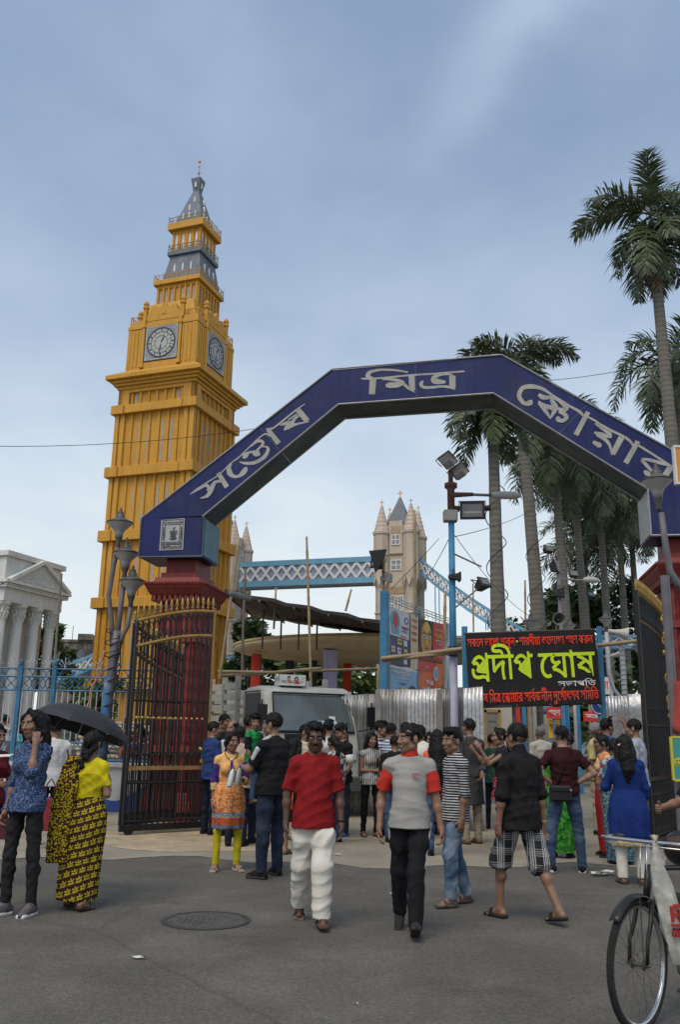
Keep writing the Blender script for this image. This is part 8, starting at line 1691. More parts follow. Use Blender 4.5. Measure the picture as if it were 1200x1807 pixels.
# -- black shirt man, plaid shorts
def ex_plaid(i):
 c = Fld(); w = i['J']['wrR'] - i['J']['fdR'] * .015; f = i['J']['fdR']; c.cone(w - f * .004, w + f * .004, .032, .032, .002, [(w + f * .006, f), (w - f * .006, -f)]); part(i, 'thread_bracelet', c, mat('thread', (.45, .3, .12)), res=.005)
 c = Fld(); nk = i['nk']; c.cone(nk + np.array((0, .012, .0)), nk + np.array((0, .006, .035)), .074, .066, .01); part(i, 'collar', c, BLACKC, res=.008)
person('man in black shirt and checked knee shorts striding left, seen from behind', (925, 1624), (917, 1273), rot=R(-148), skin='m', g=1.02, top='loose', topc=cloth('soft_black', (.013, .012, .013)), sleeve=1.02, hem=.78, loose=.028, bottom='shorts', botc=pat('plaid', 'plaid', (.018, .019, .022), (.42, .42, .42), ang=-148), blen=1.12, bw=1.2, shoes='slipper', shoec=cloth('slipper_black', (.02, .018, .018)), aL=((.2, -.02, -1), (.04, -.15, -1)), aR=((.2, .06, -1), (.08, .02, -1)), lL=((.05, -.42, -1), (.0, -.05, -1), .1, .0), lR=((.03, .30, -1), (.0, .62, -1), .1, -.18), curl=(.5, .3), pn=(None, (.2, 1, 0)), face=0, extra=ex_plaid)
# -- maroon t-shirt man, hands on hips
def ex_maroon(i):
 J, s = i['J'], i['s']; c = Fld(); c.chain([i['nk'] + np.array((-.07, .08, -.02)), i['ch'] + np.array((0, .135, 0)), i['pel'] + np.array((.13, .12, .09))], [.013] * 3, .005); part(i, 'bag_strap', c, BLACKC, res=.008)
person('man in maroon t-shirt with hands on hips, seen from behind', (1003, 1540), (1020, 1283), rot=R(182), skin='l', g=1.04, top='t', topc=cloth('maroon', (.030, .007, .009)), sleeve=.62, hem=.88, loose=.02, bottom='pants', botc=JEAN, bw=1.02, shoes='sneaker', shoec=BLACKC, aL=((.75, .25, -.85), (-.75, -.25, -.45)), aR=((.75, .25, -.85), (-.75, -.25, -.45)), lL=((.22, .0, -1), (.06, .02, -1), .5, 0), lR=((.16, 0, -1), (.05, .02, -1), .35, 0), curl=(.3, .3), face=0, extra=ex_maroon)
M_ = PEOPLE[-1]; b = MB(); b.box(-.13, .13, -.05, .05, -.10, .08); b.box(-.13, .13, -.06, .06, .0, .09); o = b.build('sling_bag', mat('bag_black', (.012, .011, .012), rough=.6, bump=.3), bevel=.025, loc=(M_.location.x - .09, M_.location.y - .17, .93)); tag(o, 'black sling bag at the hip of the maroon shirt man', 'bag')
b = MB(); b.lathe([(.014, -.004), (.014, .004)], 12, M=T(.11, -.065, .04) @ Matrix.Rotation(PI / 2, 4, 'X')); b.build('buckle', TRIM, o)
# -- blue kurta woman
def trousers_for(i, m, bw=1.1):
 c = Fld(); s = i['s']
 for d in 'LR':
  kn, an = i['J']['kn' + d], i['J']['an' + d]; bd = nrm(an - kn); c.cone(i['J']['hp' + d], kn, .085 * s, .066 * s * bw, .03); c.cone(kn, an + bd * .05, .066 * s * bw, .056 * s * bw, .02, [(an + bd * .01, bd)])
 part(i, 'trousers', c, m, disp=folds(77, .005, .9))
def ex_blue(i):
 trousers_for(i, WHITEC, 1.05)
 b_ = i['body']; b = MB(); b.tube([(.05, .10, i['hc'][2] + .02), (.09, .085, i['hc'][2] + .0)], .012, 6); b.build('hair_clip', mat('clip_pink', (.6, .35, .35)), b_)
 s = i['s']; Z = i['Z']; c = Fld(); c.loft([(Z(.42), 0, 0, .236 * s, .186 * s, 0), (Z(.50), 0, 0, .231 * s, .181 * s, 0)], .01, (.006, 9, 1)); part(i, 'gold_hem', c, mat('gold_brocade', (.42, .29, .12), rough=.5, var=.5, scale=25))
 c = Fld(); w = i['J']['wrL'] - i['J']['fdL'] * .01; f = i['J']['fdL']; c.cone(w - f * .006, w + f * .006, .029, .029, .002, [(w + f * .008, f), (w - f * .008, -f)]); part(i, 'wristwatch', c, TRIM, res=.005)
kb = cloth('royal_blue', (.010, .028, .14), var=.25)
person('woman with long black hair in royal blue kurta with gold hem, seen from behind', (1118, 1560), (1132, 1300), rot=R(172), skin='m', fem=True, g=1.12, top='t', topc=kb, sleeve=1.55, hem=.9, loose=.018, bottom='skirt', botc=kb, blen=.43, bw=1.08, shoes='sandal', aL=((.35, -.1, -.9), (-.25, -.9, -.1)), aR=((.22, -.1, -1), (.08, -.25, -1)), hair='long', face=0, extra=ex_blue)
# -- yellow kurta woman
def ex_yellow(i):
 trousers_for(i, cloth('lime_leggings', (.42, .36, .015)), .78)
 b = MB(); nk = i['nk']; s = i['s']; b.tube([tuple(nk + np.array((.085 * math.cos(a), -.045 - .055 * abs(math.sin(a)), .01 - .095 * max(0, math.sin(a)))) * s) for a in [k * PI / 12 for k in range(13)]], .006, 5); b.build('necklace', NECKL, i['body'])
 b = MB(); b.ell(tuple(nk + np.array((0, -.118, -.088)) * s), (.022, .012, .016), 8, 6); b.build('pendant', WHITEC, i['body']); b = MB(); b.box(-.012, .012, -.155, -.12, nk[2] - .26, nk[2] - .1); b.build('placket', cloth('violet', (.05, .025, .16)), i['body'])
 for d in 'LR':
  c = Fld(); w = i['J']['wr' + d] - i['J']['fd' + d] * .02; f = i['J']['fd' + d]; c.cone(w - f * .004, w + f * .004, .028, .028, .002, [(w + f * .006, f), (w - f * .006, -f)]); part(i, 'bangle', c, mat('bangle_gold', (.5, .32, .08), rough=.35), res=.005)
 c = Fld(); Z = i['Z']
 for d in 'LR':
  c.cone(i['J']['el' + d], i['J']['wr' + d], .050 * s, .048 * s, .01, [(i['J']['el' + d] + i['J']['fd' + d] * .10, i['J']['fd' + d]), (i['J']['el' + d] - i['J']['fd' + d] * .01, -i['J']['fd' + d])])
 part(i, 'cuff', c, cloth('cuff_yellow', (.55, .36, .14)), disp=folds(5, .003))
hemz = .50
iy = person('woman in orange printed kurta, violet sleeves and yellow leggings', (398, 1537), (400, 1293), rot=R(12), skin='m', fem=True, g=1.02, hyaw=R(22), top='t', topc=pat('kurta_orange', 'kurta', (.6, .3, .08), (.6, .3, .1), (.50,)), slc=cloth('violet', (.05, .025, .16)), sleeve=1.0, hem=.9, neck=1.25, loose=.014, bottom='skirt', botc=pat('kurta_orange', 'kurta', (.6, .3, .08), (.6, .3, .1), (.50,)), blen=.50, bw=1.0, shoes='sandal', shoec=mat('sandal_pale', (.3, .25, .22)), aR=((.16, .05, -1), (.05, -.15, -1)), aL=((.22, -.1, -1), (-.45, -.85, .25)), lL=((.1, 0, -1), (.0, .02, -1), .35, 0), lR=((.1, 0, -1), (.0, .02, -1), .3, 0), hair='tied', curl=(.7, .4), extra=ex_yellow)
def bottle(label, p, tilt=0.):
 r = thing('water_bottle', label, 'bottle', tuple(p)); r.rotation_euler = (tilt, .15, 0); b = MB(); b.lathe([(.028, -.11), (.033, -.10), (.033, .03), (.03, .06), (.014, .095), (.014, .105)], 16); m = mat('bottle_plastic', (.45, .5, .52), rough=.15, spec=.6, var=.2); b.build('bottle_body', m, r, smooth=True); b = MB(); b.lathe([(.016, .103), (.016, .125)], 12); b.build('cap', mat('bottle_cap', (.12, .06, .3)), r)
wp = wpos(iy, iy['J']['wrL'] + iy['J']['fdL'] * .09); bottle('clear water bottle held by the woman in the orange kurta', wp + Vector((.03, -.03, 0)), .3)
bottle('second clear bottle held against the orange kurta', wp + Vector((-.06, -.02, -.02)), -.3)
# -- black t-shirt man carrying a child
def ex_carry(i):
 J = i['J']; c = Fld(); ad = nrm(J['elL'] - J['shL']); b = MB(); s = i['s']
 c.cone(J['nk'] if 'nk' in J else i['nk'] + np.array((.08, .03, -.015)), J['shL'] + np.array((.02, .02, .012)), .052, .056, .01); c.cone(J['shL'] + np.array((.028, .012, .01)), J['shL'] * .4 + J['elL'] * .6 + np.array((.028, .012, 0)), .055, .052, .01); c2 = c
 part(i, 'sleeve_stripe', c, cloth('stripe_grey', (.42, .42, .43)), res=.009)
ic = person('heavy man in black t-shirt with pale shoulder stripe carrying a child, looking left', (474, 1548), (488, 1262), rot=R(-128), skin='m', g=1.14, belly=.03, hyaw=R(16), h=1.80, top='loose', topc=cloth('jersey_black', (.011, .011, .012)), sleeve=.80, hem=.84, loose=.024, bottom='pants', botc=DJEAN, bw=1.12, shoes='shoe', shoec=cloth('shoe_black', (.013, .012, .012)), aR=((.3, -.5, -.8), (-.3, -.9, .15)), aL=((.25, -.45, -.9), (-.45, -.9, .05)), lL=((.14, .05, -1), (.02, .02, -1), .25, 0), lR=((.12, -.06, -1), (.02, .02, -1), .3, 0), hair='short', curl=(.5, .5))
def strip(i, name, pts, w, m, off=.0):
 pass
J = ic['J']
_st = Fld(); _o = np.array((.010, .018, .012)); _st.chain([ic['nk'] + np.array((.075, .01, -.002)), J['shL'] + np.array((.0, .005, .046)), J['shL'] * .75 + J['elL'] * .25 + np.array((.042, .012, .024)), J['shL'] * .4 + J['elL'] * .6 + np.array((.048, .012, .012))], [.028, .032, .034, .03], .01)
part(ic, 'sleeve_stripe', _st, cloth('stripe_grey', (.40, .40, .41)), res=.008)
cl_ = wpos(ic, ic['ch'] + np.array((.10, -.30, .0)))
def child():
 p = ic['body'].location + Vector((-.24, .10, 0)); hh = 1.02
 return person('small child in green shirt and jeans carried on the arm of the man in black', loc=(p.x, p.y, 0), h=hh, rot=R(60), skin='m', g=1.05, hyaw=R(-50), top='loose', topc=pat('child_green', 'blotch', (.012, .18, .05), (.02, .26, .08), (.01, .04, .02), k=2), sleeve=.9, slc=BLACKC, hem=.84, loose=.02, bottom='pants', botc=JEAN, bw=1.2, shoes='sandal', aL=((.1, -.5, -.8), (-.5, -.9, .3)), aR=((.12, -.1, -1), (.0, -.4, -.9)), lL=((.25, -.75, -.6), (0, .15, -1), .2, 0), lR=((.3, -.55, -.8), (0, .15, -1), .2, .2), hair='quiff', name='person')
ch_ = child(); ch_['body'].location.z = at(466, 1266, 10.6).z - (ch_['hc'][2] + .105 * ch_['s'])
# -- phone girl, left
def ex_girl(i):
 pass
ig = person('smiling young woman in blue patterned shirt and black jeans holding a phone to her ear', (28, 1616), (58, 1256), rot=R(-26), skin='m', fem=True, g=.94, hyaw=R(2), hroll=R(-6), top='loose', topc=pat('girl_blue', 'swirl', (.022, .04, .10), (.11, .15, .25), k=2.4), sleeve=1.08, hem=.84, neck=1.2, loose=.018, bottom='pants', botc=cloth('washed_black', (.018, .017, .019), var=.35), bw=.86, shoes='sneaker', shoec=mat('sneaker_grey', (.09, .08, .085), var=.5, scale=40), aL=((.22, -.75, -.62), (-.16, .22, 1)), aR=((.18, .02, -1), (.06, -.22, -1)), lL=((.02, .06, -1), (0, .08, -1), .25, 0), lR=((.04, -.1, -1), (0, .02, -1), .25, 0), curl=(.45, .6), hair='long', pn=((-1, .6, 0), None))
p = wpos(ig, ig['J']['wrL'] + ig['J']['fdL'] * .07 + np.array((-.03, .02, 0))); b = MB(); b.box(-.035, .035, -.005, .005, -.07, .07); o = b.build('phone', mat('phone_black', (.015, .015, .016), rough=.25), bevel=.004, loc=tuple(p)); o.rotation_euler = (.2, .2, R(50)); tag(o, 'dark phone held at the ear of the young woman in blue', 'phone')
p = wpos(ig, ig['J']['wrR'] + ig['J']['fdR'] * .12); b = MB(); b.box(-.06, .06, -.03, .03, -.12, .05); b.tube([(-.05, 0, .05), (-.02, 0, .14), (.03, 0, .14), (.05, 0, .05)], .006, 5); o = b.build('purse', mat('purse_red', (.07, .012, .02), rough=.5, bump=.3), bevel=.012, loc=tuple(p)); tag(o, 'dark red purse in the lowered hand of the young woman in blue', 'bag')
# -- saree woman with umbrella
def ex_saree(i):
 s, Z = i['s'], i['Z']; c = Fld(); J = i['J']; n = i['nk']
 pts = [J['shL'] + np.array((-.03, -.02, .055)), J['shL'] + np.array((-.02, .085, -.02)), np.array((.125, .165, Z(1.18))), np.array((.15, .185, Z(.95))), np.array((.155, .205, Z(.7))), np.array((.15, .20, Z(.44)))]
 for a, b_ in zip(pts[:-1], pts[1:]):
  m = (a + b_) / 2; d = b_ - a; L_ = np.linalg.norm(d); zz_ = d / L_; xx = nrm(np.array((1, .25, 0)) - zz_ * (np.array((1, .25, 0)) @ zz_)); yy = np.cross(zz_, xx); c.box(m, np.array((.085, .006, L_ / 2)), np.stack([xx, yy, zz_], 1), .012, .02)
 part(i, 'saree_end', c, pat('pallu', 'dense', (.05, .016, .012), (.42, .33, .012), k=.95), disp=folds(8, .006, 1.1, .2))
 c = Fld(); c.chain([J['shL'] + np.array((-.02, -.05, .04)), J['shL'] + np.array((.005, .04, .03)), J['shL'] * .5 + J['elL'] * .5], [.06, .066, .066], .03); part(i, 'saree_shoulder', c, pat('saree_leaf', 'leaf', (.038, .015, .014), (.48, .38, .012)), disp=folds(9, .006))
isr = person('woman in brown saree with yellow leaves and yellow blouse under an umbrella, seen from behind', (137, 1603), (168, 1294), rot=R(168), skin='m', fem=True, g=1.13, top='t', topc=cloth('yellow_blouse', (.52, .43, .012), var=.1), sleeve=.72, hem=1.02, neck=1.5, nby=.06, loose=.013, bottom='saree', botc=pat('saree_leaf', 'leaf', (.038, .015, .014), (.48, .38, .012)), blen=.07, bw=1.02, shoes='sandal', aL=((.25, .12, -1), (-.1, -.75, -.55)), aR=((.25, .0, -1), (-.35, -.8, .5)), lL=((.08, -.15, -1), (.02, .03, -1), .2, 0), lR=((.05, .10, -1), (.0, .22, -1), .2, -.15), hair='braid', face=0, curl=(.6, .9), extra=ex_saree)
p = wpos(isr, isr['J']['elL'] + np.array((-.02, .05, .0))); b = MB()
c = Fld(); c.ell((0, 0, 0), (.045, .09, .12), None, .01); c.chain([(0, .0, .1), (.02, -.02, .28), (.0, -.06, .46)], [.014, .010, .010], .01); V, F = mesh_field(c, .009); o = obj_np('handbag', [(V, F)], mat('bag_tan', (.19, .065, .03), rough=.5, bump=.3, var=.2)); o.location = p + Vector((.0, .02, -.06)); tag(o, 'tan leather handbag under the arm of the saree woman', 'bag')
uc = at(156, 1250, 9.15); um = thing('umbrella', 'open black umbrella shading the woman in the saree', 'umbrella', tuple(uc)); um.rotation_euler = Euler((R(-11), R(15), 0))
UB = mat('umbrella_cloth', (.022, .022, .026), rough=.6, var=.15); n = 8; rad = .52; b = MB(); vs = [(0, 0, 0)]; fs = []; rings = 6; sub = 6
for r_ in range(1, rings + 1):
 t = r_ / rings
 for k in range(n * sub):
  a = 2 * PI * k / (n * sub); seg = (k % sub) / sub; sagr = 1 - .07 * math.sin(PI * seg) * t; rr = rad * math.sin(t * 1.28) / math.sin(1.28) * sagr; vs.append((rr * math.cos(a), rr * math.sin(a), -.23 * t ** 1.9 - .0 + .012 * math.sin(PI * seg) * t))
m_ = n * sub
for k in range(m_): fs.append((0, 1 + k, 1 + (k + 1) % m_))
for r_ in range(rings - 1):
 for k in range(m_): a0 = 1 + r_ * m_; fs.append((a0 + k, a0 + m_ + k, a0 + m_ + (k + 1) % m_, a0 + (k + 1) % m_))
b.add(vs, fs); o = b.build('canopy', UB, um, fix=False); sdm = o.modifiers.new('Solid', 'SOLIDIFY'); sdm.thickness = .003
for k in range(n):
 a = 2 * PI * k / n; MB().tube([(rad * math.sin(t * 1.28) / math.sin(1.28) * math.cos(a), rad * math.sin(t * 1.28) / math.sin(1.28) * math.sin(a), -.23 * t ** 1.9 - .008) for t in (0, .25, .5, .75, 1)], .003, 4).build('rib', TRIM, um)
MB().tube([(0, 0, .05), (0, 0, -.62)], .006, 8).build('shaft', TRIM, um); MB().tube([(0, 0, -.6), (0, 0, -.7)], .013, 8).build('handle', BLACKC, um)
# -- man in white with red bag
iw = person('man in white shirt half hidden by the black umbrella, carrying a red bag', (78, 1492), None, h=1.70, rot=R(-155), skin='m', g=1.05, top='loose', topc=cloth('white_shirt', (.50, .49, .48), var=.12), sleeve=.95, hem=.80, loose=.03, bottom='pants', botc=cloth('dark_brown', (.02, .014, .012)), bw=1.1, shoes='shoe', shoec=mat('shoe_tan', (.16, .10, .06)), aL=((.15, .1, -1), (.05, -.05, -1)), aR=((.2, -.1, -1), (-.1, -.5, -.8)), lL=((.04, -.25, -1), (0, .1, -1), .1, 0), lR=((.04, .25, -1), (0, .5, -1), .1, -.4), hair='short', detail=1, face=0)
p = at(86, 1425, 12.6); r = thing('shopping_bag', 'flat dark red shopping bag hanging behind the saree woman', 'bag', tuple(p)); b = MB(); c = [(-.18, -.03, -.30), (.16, -.03, -.31), (.13, -.02, .12), (-.12, -.02, .12)]; b.add([(x, y, z) for x, y, z in c] + [(x, -y + .02, z) for x, y, z in c], [(0, 1, 2, 3), (7, 6, 5, 4), (0, 4, 5, 1), (1, 5, 6, 2), (2, 6, 7, 3), (3, 7, 4, 0)]); b.build('bag_body', mat('bag_red', (.20, .012, .022), rough=.6, var=.15, bump=.2), r, bevel=.01); b = MB(); b.tube([(-.07, 0, .12), (-.06, 0, .3), (0, 0, .38), (.05, 0, .3), (.06, 0, .12)], .01, 6); b.build('handle', mat('bag_red_dark', (.08, .01, .02)), r)
# -- middle and far crowd
TAN = cloth('tan', (.30, .25, .18)); GREYD = cloth('kurta_charcoal', (.045, .045, .048))
MG = 'people in the crowd beyond the gate'
def crowd(label, head, Y, rot=180., shirt=BLACKC, pants=NAVY, hair='short', fem=False, skin='m', detail=1, feetv=None, **k):
 if feetv is not None: p = gnd(head[0], feetv); Y = p.y
 p = at(head[0], head[1], Y); hh = min(1.88, max(1.48, p.z)); k.setdefault('top', 'loose'); k.setdefault('sleeve', .8); k.setdefault('hem', .82); k.setdefault('rot_', 0)
 k.pop('rot_'); off = 0
 return person(label, loc=(p.x, Y), h=hh, rot=R(rot), topc=shirt, botc=pants, hair=hair, fem=fem, skin=skin, detail=detail, group=MG, **k)
SARB = pat('teal_saree', 'swirl', (.022, .07, .10), (.20, .27, .30), k=2.5)
crowd('woman with hair bun in teal patterned saree, seen from behind', (1084, 1306), 12.1, 165, pat('teal_blouse', 'blotch', (.03, .14, .20), (.35, .35, .36), (.3, .04, .05), k=1.5), SARB, 'bun', True, bottom='saree', blen=.03, hem=1.04, sleeve=.7, loose=.01, g=1.1, aL=((.3, -.1, -1), (-.1, -.3, -1)))
crowd('woman with glasses in orange printed blouse looking left, beside the teal saree', (1064, 1298), 12.8, -95, pat('orange_print', 'blotch', (.55, .16, .06), (.6, .4, .2), (.2, .04, .02), k=2), cloth('red_skirt', (.30, .02, .02)), 'tied', True, bottom='saree', blen=.05, hem=1.0, glasses=True)
crowd('woman in bright green saree mostly hidden behind the maroon shirt man', (984, 1310), 12.6, 160, pat('green_print', 'blotch', (.02, .15, .02), (.06, .24, .03), (.01, .05, .012), k=1.3), pat('green_print', 'blotch', (.02, .15, .02), (.06, .24, .03), (.01, .05, .012), k=1.3), 'tied', True, bottom='saree', blen=.06, sleeve=.7, g=1.12)
crowd('dark haired person just behind the left shoulder of the maroon shirt man', (1002, 1297), 13.6, -120, cloth('dark_top', (.02, .018, .02)), NAVY)
def ex_cup(i): pass
crowd('tall man in charcoal kurta and cream trousers seen from behind beside the striped youth', (829, 1270), 14.0, -150, GREYD, TAN, detail=1, hem=.9, sleeve=1.7, loose=.024, bottom='pants', shoes='shoe', shoec=mat('shoe_tan', (.16, .10, .06)), aL=((.15, .05, -1), (-.1, -.3, -1)), aR=((.1, .1, -1), (-.5, .5, -.5)), extra=lambda i: part(i, 'kurta_skirt', Fld().loft([(i['Z'](.52), 0, 0, .205 * i['s'], .16 * i['s'], 0), (i['Z'](.75), 0, 0, .19 * i['s'], .15 * i['s'], 0), (i['Z'](.98), 0, 0, .182 * i['s'], .14 * i['s'], 0)], .02, (.008, 7, 1)), GREYD, disp=folds(3, .005, .8, .3)))
crowd('woman in orange top with very long straight black hair, seen from behind', (772, 1290), 12.6, 178, cloth('coral', (.62, .12, .06)), JEAN, 'verylong', True, detail=1, sleeve=.5)
def floral(i):
 s = i['s']; c = Fld(); c.loft([(i['Z'](.70), 0, 0, .20 * s, .165 * s, 0), (i['Z'](1.02), 0, 0, .145 * s, .12 * s, 0)], .02, (.012, 8, 2)); part(i, 'skirt', c, pat('floral', 'blotch', (.012, .012, .02), (.60, .08, .08), (.55, .2, .25), k=2), disp=folds(4, .004))
ip = crowd('girl in dark floral dress taking a picture with a raised phone', (884, 1287), 13.2, -85, pat('floral_top', 'blotch', (.012, .012, .02), (.02, .02, .03), None), cloth('denim_short', (.025, .03, .06)), 'tied', True, detail=1, bottom='shorts', blen=.5, bw=1.0, sleeve=.25, loose=.012, g=.92, shoes='sandal', aL=((.05, -.8, -.5), (-.05, -.55, .9)), aR=((.05, -.85, -.5), (-.05, -.7, .8)), extra=floral)
p = wpos(ip, ip['J']['wrR'] + ip['J']['fdR'] * .1 + np.array((.0, -.03, .03))); b = MB(); b.box(-.005, .005, -.04, .04, -.075, .075); o = b.build('phone', mat('phone_black', (.015, .015, .016), rough=.25), bevel=.003, loc=tuple(p)); tag(o, 'black phone raised by the girl in the floral dress', 'phone')
crowd('grey haired man in white shirt under the black banner, seen from behind', (954, 1283), 17.5, -165, WHITEC, TAN, 'short', detail=0, hairm=HAIRG)
crowd('man holding a hand to his face in front of the silver sheet wall', (1069, 1265), 15.2, 120, cloth('royal', (.03, .06, .25)), NAVY, 'quiff', detail=1, aR=((.2, -.8, .2), (-.35, .1, 1)), aL=((.2, -.8, .2), (-.35, .1, 1)))
crowd('older man in pale yellow shirt next to the hand-to-face man', (1050, 1277), 15.6, 60, cloth('pale_yellow', (.42, .36, .16)), TAN, 'short', detail=0, hairm=HAIRG, skin='d')
crowd('man with dark hair at the foot of the silver sheet, behind the blue kurta woman', (1120, 1271), 13.6, -120, cloth('pale_blue_shirt', (.30, .32, .38)), NAVY)
crowd('woman in black and white vertically striped top and black leggings, arms folded', (655, 1294), 14.7, 20, pat('vertical', 'vstripe', (.012, .012, .013), (.52, .50, .47), k=1.0, ang=20), BLACKC, 'long', True, detail=1, sleeve=.12, hem=.84, loose=.012, shoes='sandal', aL=((.1, -.1, -1), (-.5, -.7, .8)), aR=((.1, -.1, -1), (-.9, -.5, .0)), lL=((.02, -.1, -1), (0, .05, -1), .2, 0), lR=((.02, .1, -1), (0, .1, -1), .2, 0), bw=.85)
crowd('young man in black t-shirt with white sleeve bands looking down to the left', (605, 1279), 14.5, -60, BLACKC, DJEAN, 'quiff', detail=1, hpitch=R(22), shoes='sneaker', shoec=mat('shoe_blue', (.05, .10, .2)), sleeve=.75, aL=((.12, .02, -1), (-.1, -.5, -.8)), extra=lambda i: part(i, 'sleeve_bands', Fld().cone(i['J']['shL'] * .42 + i['J']['elL'] * .58, i['J']['shL'] * .36 + i['J']['elL'] * .64, .078, .078, .005).cone(i['J']['shR'] * .42 + i['J']['elR'] * .58, i['J']['shR'] * .36 + i['J']['elR'] * .64, .078, .078, .005), WHITEC))
crowd('taller man with thick black hair next to the black t-shirt man, back turned', (580, 1272), 15.0, 160, cloth('pale_print', (.40, .39, .38), var=.5), NAVY, 'quiff')
crowd('person in black and white blotched top between red shirt man and black t-shirt man', (590, 1300), 13.9, -150, pat('bw_blotch', 'blotch', (.42, .42, .42), (.03, .03, .03), k=2), JEAN, 'tied', True)
crowd('bearded young man in profile facing right before the tin sheets', (671, 1274), 15.4, 75, pat('thin_stripe', 'hstripe', (.02, .02, .03), (.35, .35, .36), k=1.6), JEAN, 'quiff')
crowd('man in white and blue striped shirt facing away before the tin sheets', (690, 1278), 14.9, 150, pat('blue_stripe', 'hstripe', (.46, .48, .52), (.05, .10, .22), k=1.8), JEAN)
crowd('man in dark jacket with backpack seen from behind left of the grey shirt man', (697, 1300), 14.0, 170, cloth('backpack_black', (.012, .012, .013)), JEAN, g=1.1)
crowd('man in dark blue shirt behind the head of the grey shirt man', (716, 1276), 15.3, 180, cloth('deep_blue', (.02, .035, .08)), NAVY)
crowd('man in white shirt behind the right shoulder of the grey shirt man', (742, 1281), 14.6, -170, WHITEC, NAVY)
iq = crowd('woman in red holding a phone up, beside the orange top woman', (756, 1294), 15.2, 10, cloth('hot_red', (.45, .02, .04)), NAVY, 'tied', True, glasses=True, aR=((.2, -.8, -.2), (-.2, -.6, .8)), aL=((.2, -.8, -.2), (-.35, -.6, .8)))
p = wpos(iq, (0, -.42, iq['hc'][2] - .06)); b = MB(); b.box(-.05, .05, -.006, .006, -.09, .09); o = b.build('phone', mat('phone_case_red', (.5, .03, .08)), bevel=.004, loc=tuple(p)); tag(o, 'phone in red case held up before the woman in red', 'phone')
crowd('smiling man in cream shirt behind the red shirt man, looking right', (539, 1280), 14.2, 55, cloth('cream', (.50, .44, .33)), NAVY, hyaw=R(10))
crowd('girl in pink top behind the head of the red shirt man', (553, 1302), 13.4, 165, cloth('pink', (.50, .05, .13)), NAVY, 'tied', True)
crowd('woman in dark wine kurta with orange scarf behind the man in black', (520, 1305), 12.4, 140, cloth('wine', (.10, .012, .025)), BLACKC, 'long', True, bottom='skirt', blen=.48, shoes='sandal', extra=lambda i: part(i, 'scarf', Fld().chain([i['J']['shR'] + np.array((.02, -.05, .04)), i['J']['shR'] + np.array((.0, .09, .0)), np.array((-.12, .17, i['Z'](.95))), np.array((-.12, .18, i['Z'](.7)))], [.03, .03, .035, .03], .02), cloth('orange_scarf', (.6, .12, .03))))
def pack(i):
 s = i['s']; c = Fld(); c.box(i['ch'] + np.array((0, .20, -.02)), np.array((.12, .05, .18)), None, .04, .02); o = part(i, 'backpack', c, cloth('backpack_black', (.012, .012, .013))); b = MB(); b.box(.05, .075, .285, .30, i['ch'][2] - .12, i['ch'][2] + .02); b.build('green_tab', mat('tab_green', (.2, .6, .08)), o)
crowd('man in pale checked shirt wearing a black backpack, in front of the truck door', (441, 1263), 13.6, 150, pat('pale_check', 'plaid', (.38, .33, .31), (.2, .1, .1), k=.5), NAVY, extra=pack, h_=0) if False else crowd('man in pale checked shirt wearing a black backpack, in front of the truck door', (441, 1263), 13.6, 150, pat('pale_check', 'plaid', (.38, .33, .31), (.2, .1, .1), k=.5), NAVY, extra=pack)
crowd('bald man behind the orange kurta woman', (412, 1273), 14.4, -30, cloth('white_vest', (.45, .44, .42)), NAVY, 'bald', skin='m')
crowd('man with short dark hair in front of the truck bed, looking right', (396, 1262), 15.8, 50, cloth('dark_shirt', (.02, .02, .022)), NAVY)
crowd('man in blue shirt next to the left gate, face turned right', (377, 1275), 14.6, 130, cloth('cobalt', (.02, .04, .13)), NAVY, hyaw=R(-30))
crowd('man in pale shirt behind the orange kurta woman at the gate', (424, 1284), 13.2, 175, cloth('pale_pink', (.42, .30, .26)), NAVY)
crowd('dark haired man low in the crowd right of the charcoal kurta man', (905, 1300), 15.5, 170, cloth('brown_shirt', (.08, .05, .04)), NAVY)
crowd('person in dark green behind the girl taking a picture', (868, 1297), 16.2, 160, cloth('bottle_green', (.02, .06, .04)), NAVY, detail=0)
FG = 'people behind the left fence'
for k, (u, v, Y, sh, lab, hr, fm) in enumerate(((8, 1262, 20.2, pat('blue_check', 'plaid', (.2, .28, .36), (.5, .5, .5), k=.5), 'person in blue checked shirt behind the fence at the left edge', 'short', False), (30, 1283, 21.5, cloth('teal_top', (.04, .30, .34)), 'person in turquoise behind the fence bars', 'short', False), (44, 1262, 22.0, BLACKC, 'dark dressed person behind the fence next to the phone girl', 'short', False), (225, 1268, 20.0, cloth('rust', (.28, .08, .04)), 'person in rust shirt behind the fence right of the umbrella', 'short', False), (247, 1282, 19.6, cloth('plum', (.10, .02, .03)), 'woman in plum top behind the gate bars', 'tied', True), (262, 1264, 21.0, WHITEC, 'person in white behind the gate bars', 'short', False), (120, 1262, 21.0, cloth('grey_green', (.1, .12, .1)), 'person in grey green behind the fence above the umbrella', 'short', False))):
 p = at(u, v, Y); person(lab, loc=(p.x, Y), h=1.68, rot=R(150 + 40 * k), skin='md'[k % 2], fem=fm, top='loose', topc=sh, botc=NAVY, hair=hr, detail=0, group=FG); PEOPLE[-1].location.z = p.z - 1.68 if p.z > 1.68 else 0
b = MB(); b.box(-12, -3.55, 18.6, 36, .0, .32); struct(b.build('park_ground', mat('park_earth', (.2, .17, .12), rough=.95, var=.3, bump=.3)))
person('person in dark red top cut by the left edge, holding a white paper', loc=(at(-14, 1340, 9.6).x, 9.6), h=1.6, rot=R(60), skin='m', fem=True, top='loose', topc=cloth('dark_red', (.12, .015, .02)), botc=NAVY, hair='tied', detail=1, aR=((.2, -.3, -.9), (-.1, -.9, .0)), aL=((.2, -.3, -.9), (-.1, -.9, .1)))
